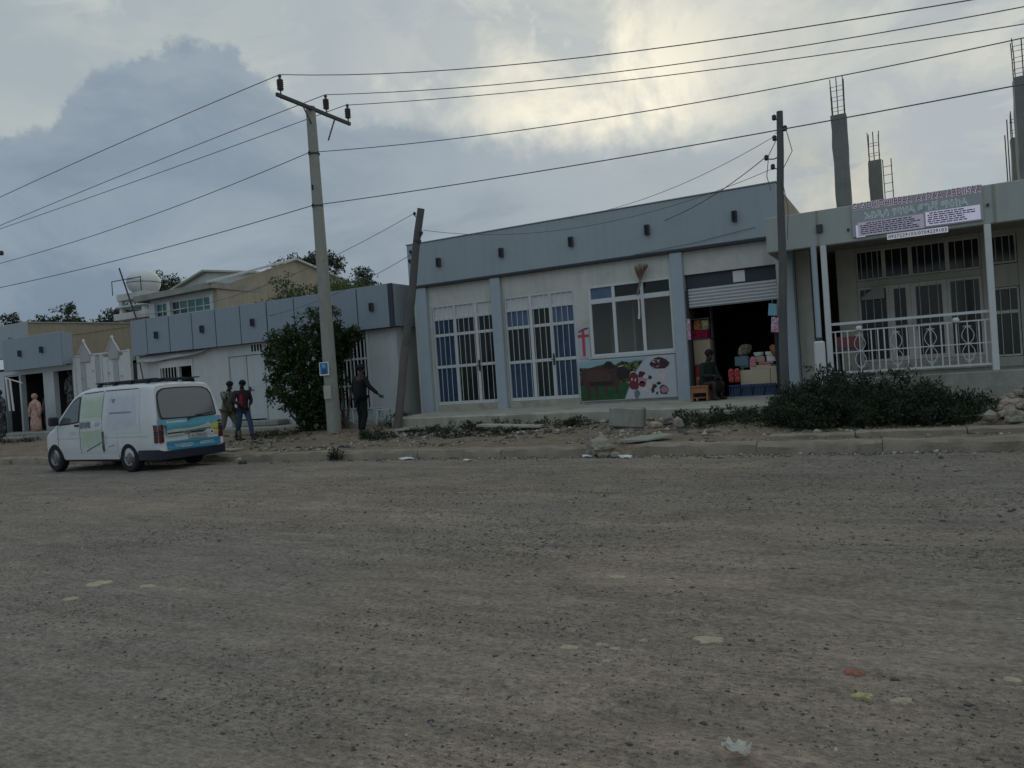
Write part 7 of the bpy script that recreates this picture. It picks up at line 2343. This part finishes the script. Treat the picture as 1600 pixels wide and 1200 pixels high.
# pale flat stones set in the road surface
m_flat = M('ochre_road_stone', (.43, .375, .27), .95, .4, 30, .3, 90, bump=.8, dirt=.4, dirt_col=(.26, .22, .17), dscale=14)
m_flat2 = M('yellowish_road_stone', (.44, .42, .19), .95, .4, 30, .3, 90, bump=.8, dirt=.7, dirt_col=(.22, .19, .15), dscale=14)
m_flat3 = M('brick_red_chip', (.33, .12, .08), .95, .4, 30, .3, 90, bump=.8, dirt=.8, dirt_col=(.2, .16, .13), dscale=14)
FS = [(-6.07, 3.99, .095, m_flat, 'largest pale flat stone in the road at the lower left'), (-5.53, 4.04, .06, m_flat, 'pale flat stone right of the largest one at the lower left'), (-5.83, 3.59, .06, m_flat, 'dull ochre stone nearest the camera at the lower left'),
      (-1.73, 3.74, .05, m_flat, 'ochre stone left of the cluster of small pale stones in the road centre'), (-1.58, 3.83, .030, m_flat, 'small pale stone, left end of the cluster in the road centre'), (-1.48, 3.80, .030, m_flat, 'small pale stone in the middle of the cluster in the road centre'), (-1.46, 3.61, .024, m_flat, 'small pale stone, nearest of the cluster in the road centre'), (-1.38, 3.95, .026, m_flat, 'small pale stone, right end of the cluster in the road centre'),
      (-1.05, 4.07, .075, m_flat, 'wide dull ochre stone right of the cluster of small pale stones'), (-.28, 3.56, .042, m_flat2, 'yellowish flat stone in the road at the lower right'), (-.12, 3.56, .042, m_flat, 'ochre flat stone right of the yellowish one'), (-.32, 3.82, .045, m_flat3, 'brick red chip behind the yellowish flat stone'), (.30, 3.91, .032, m_flat, 'pale stone in the road near the right edge'), (-1.97, 5.15, .06, m_flat, 'thin pale flat stone further out in the middle of the road')]
for k, (x_, y_, s_, mt, lab) in enumerate(FS):
    q_ = MB(); zz = float(zroad(np.array([x_]), np.array([y_]))[0]); rr = random.Random(80 + k); n_ = 13
    rad = [rr.uniform(.55, 1.25) for _ in range(n_)]
    ring = [(x_ + s_ * 1.3 * rad[i] * math.cos(2 * math.pi * i / n_), y_ + s_ * .95 * rad[i] * math.sin(2 * math.pi * i / n_)) for i in range(n_)]
    V = [(a, b, zz - .012) for a, b in ring] + [(x_ + (a - x_) * .88, y_ + (b - y_) * .88, zz + .007 + rr.uniform(-.003, .003)) for a, b in ring] + [(x_ + (a - x_) * .45, y_ + (b - y_) * .45, zz + .011 + rr.uniform(-.004, .004)) for a, b in ring] + [(x_, y_, zz + .012)]
    q_.add(V, [(i, (i + 1) % n_, n_ + (i + 1) % n_, n_ + i) for i in range(n_)] + [(n_ + i, n_ + (i + 1) % n_, 2 * n_ + (i + 1) % n_, 2 * n_ + i) for i in range(n_)] + [(2 * n_ + i, 2 * n_ + (i + 1) % n_, 3 * n_) for i in range(n_)] + [tuple(range(n_))[::-1]])
    solo('road_stone', q_, mt, lab, 'stone', (x_, y_, zz), 'pale stones set in the road', smooth=.5)
q_ = MB(); rr = random.Random(77); V = []; F = []
for i in range(7):
    for j in range(5):
        V.append((-.715 + .018 * i + rr.uniform(-.007, .007), 2.795 + .018 * j + rr.uniform(-.007, .007) + .004 * i * (j - 2) * .3, .022 + .035 * abs(math.sin(i * 1.3 + j * .9)) + rr.uniform(0, .014)))
for i in range(6):
    for j in range(4):
        if (i, j) in ((0, 0), (5, 3), (0, 3)): continue
        F.append((i * 5 + j, (i + 1) * 5 + j, (i + 1) * 5 + j + 1, i * 5 + j + 1))
q_.add(V, F)
solo('litter', q_, M('dusty_paper', (.46, .44, .40), .85, .25, 40, .1, 90), 'crumpled white scrap on the road at the bottom edge of the view', 'litter', (-.66, 2.82, 0), 'litter along the kerb')
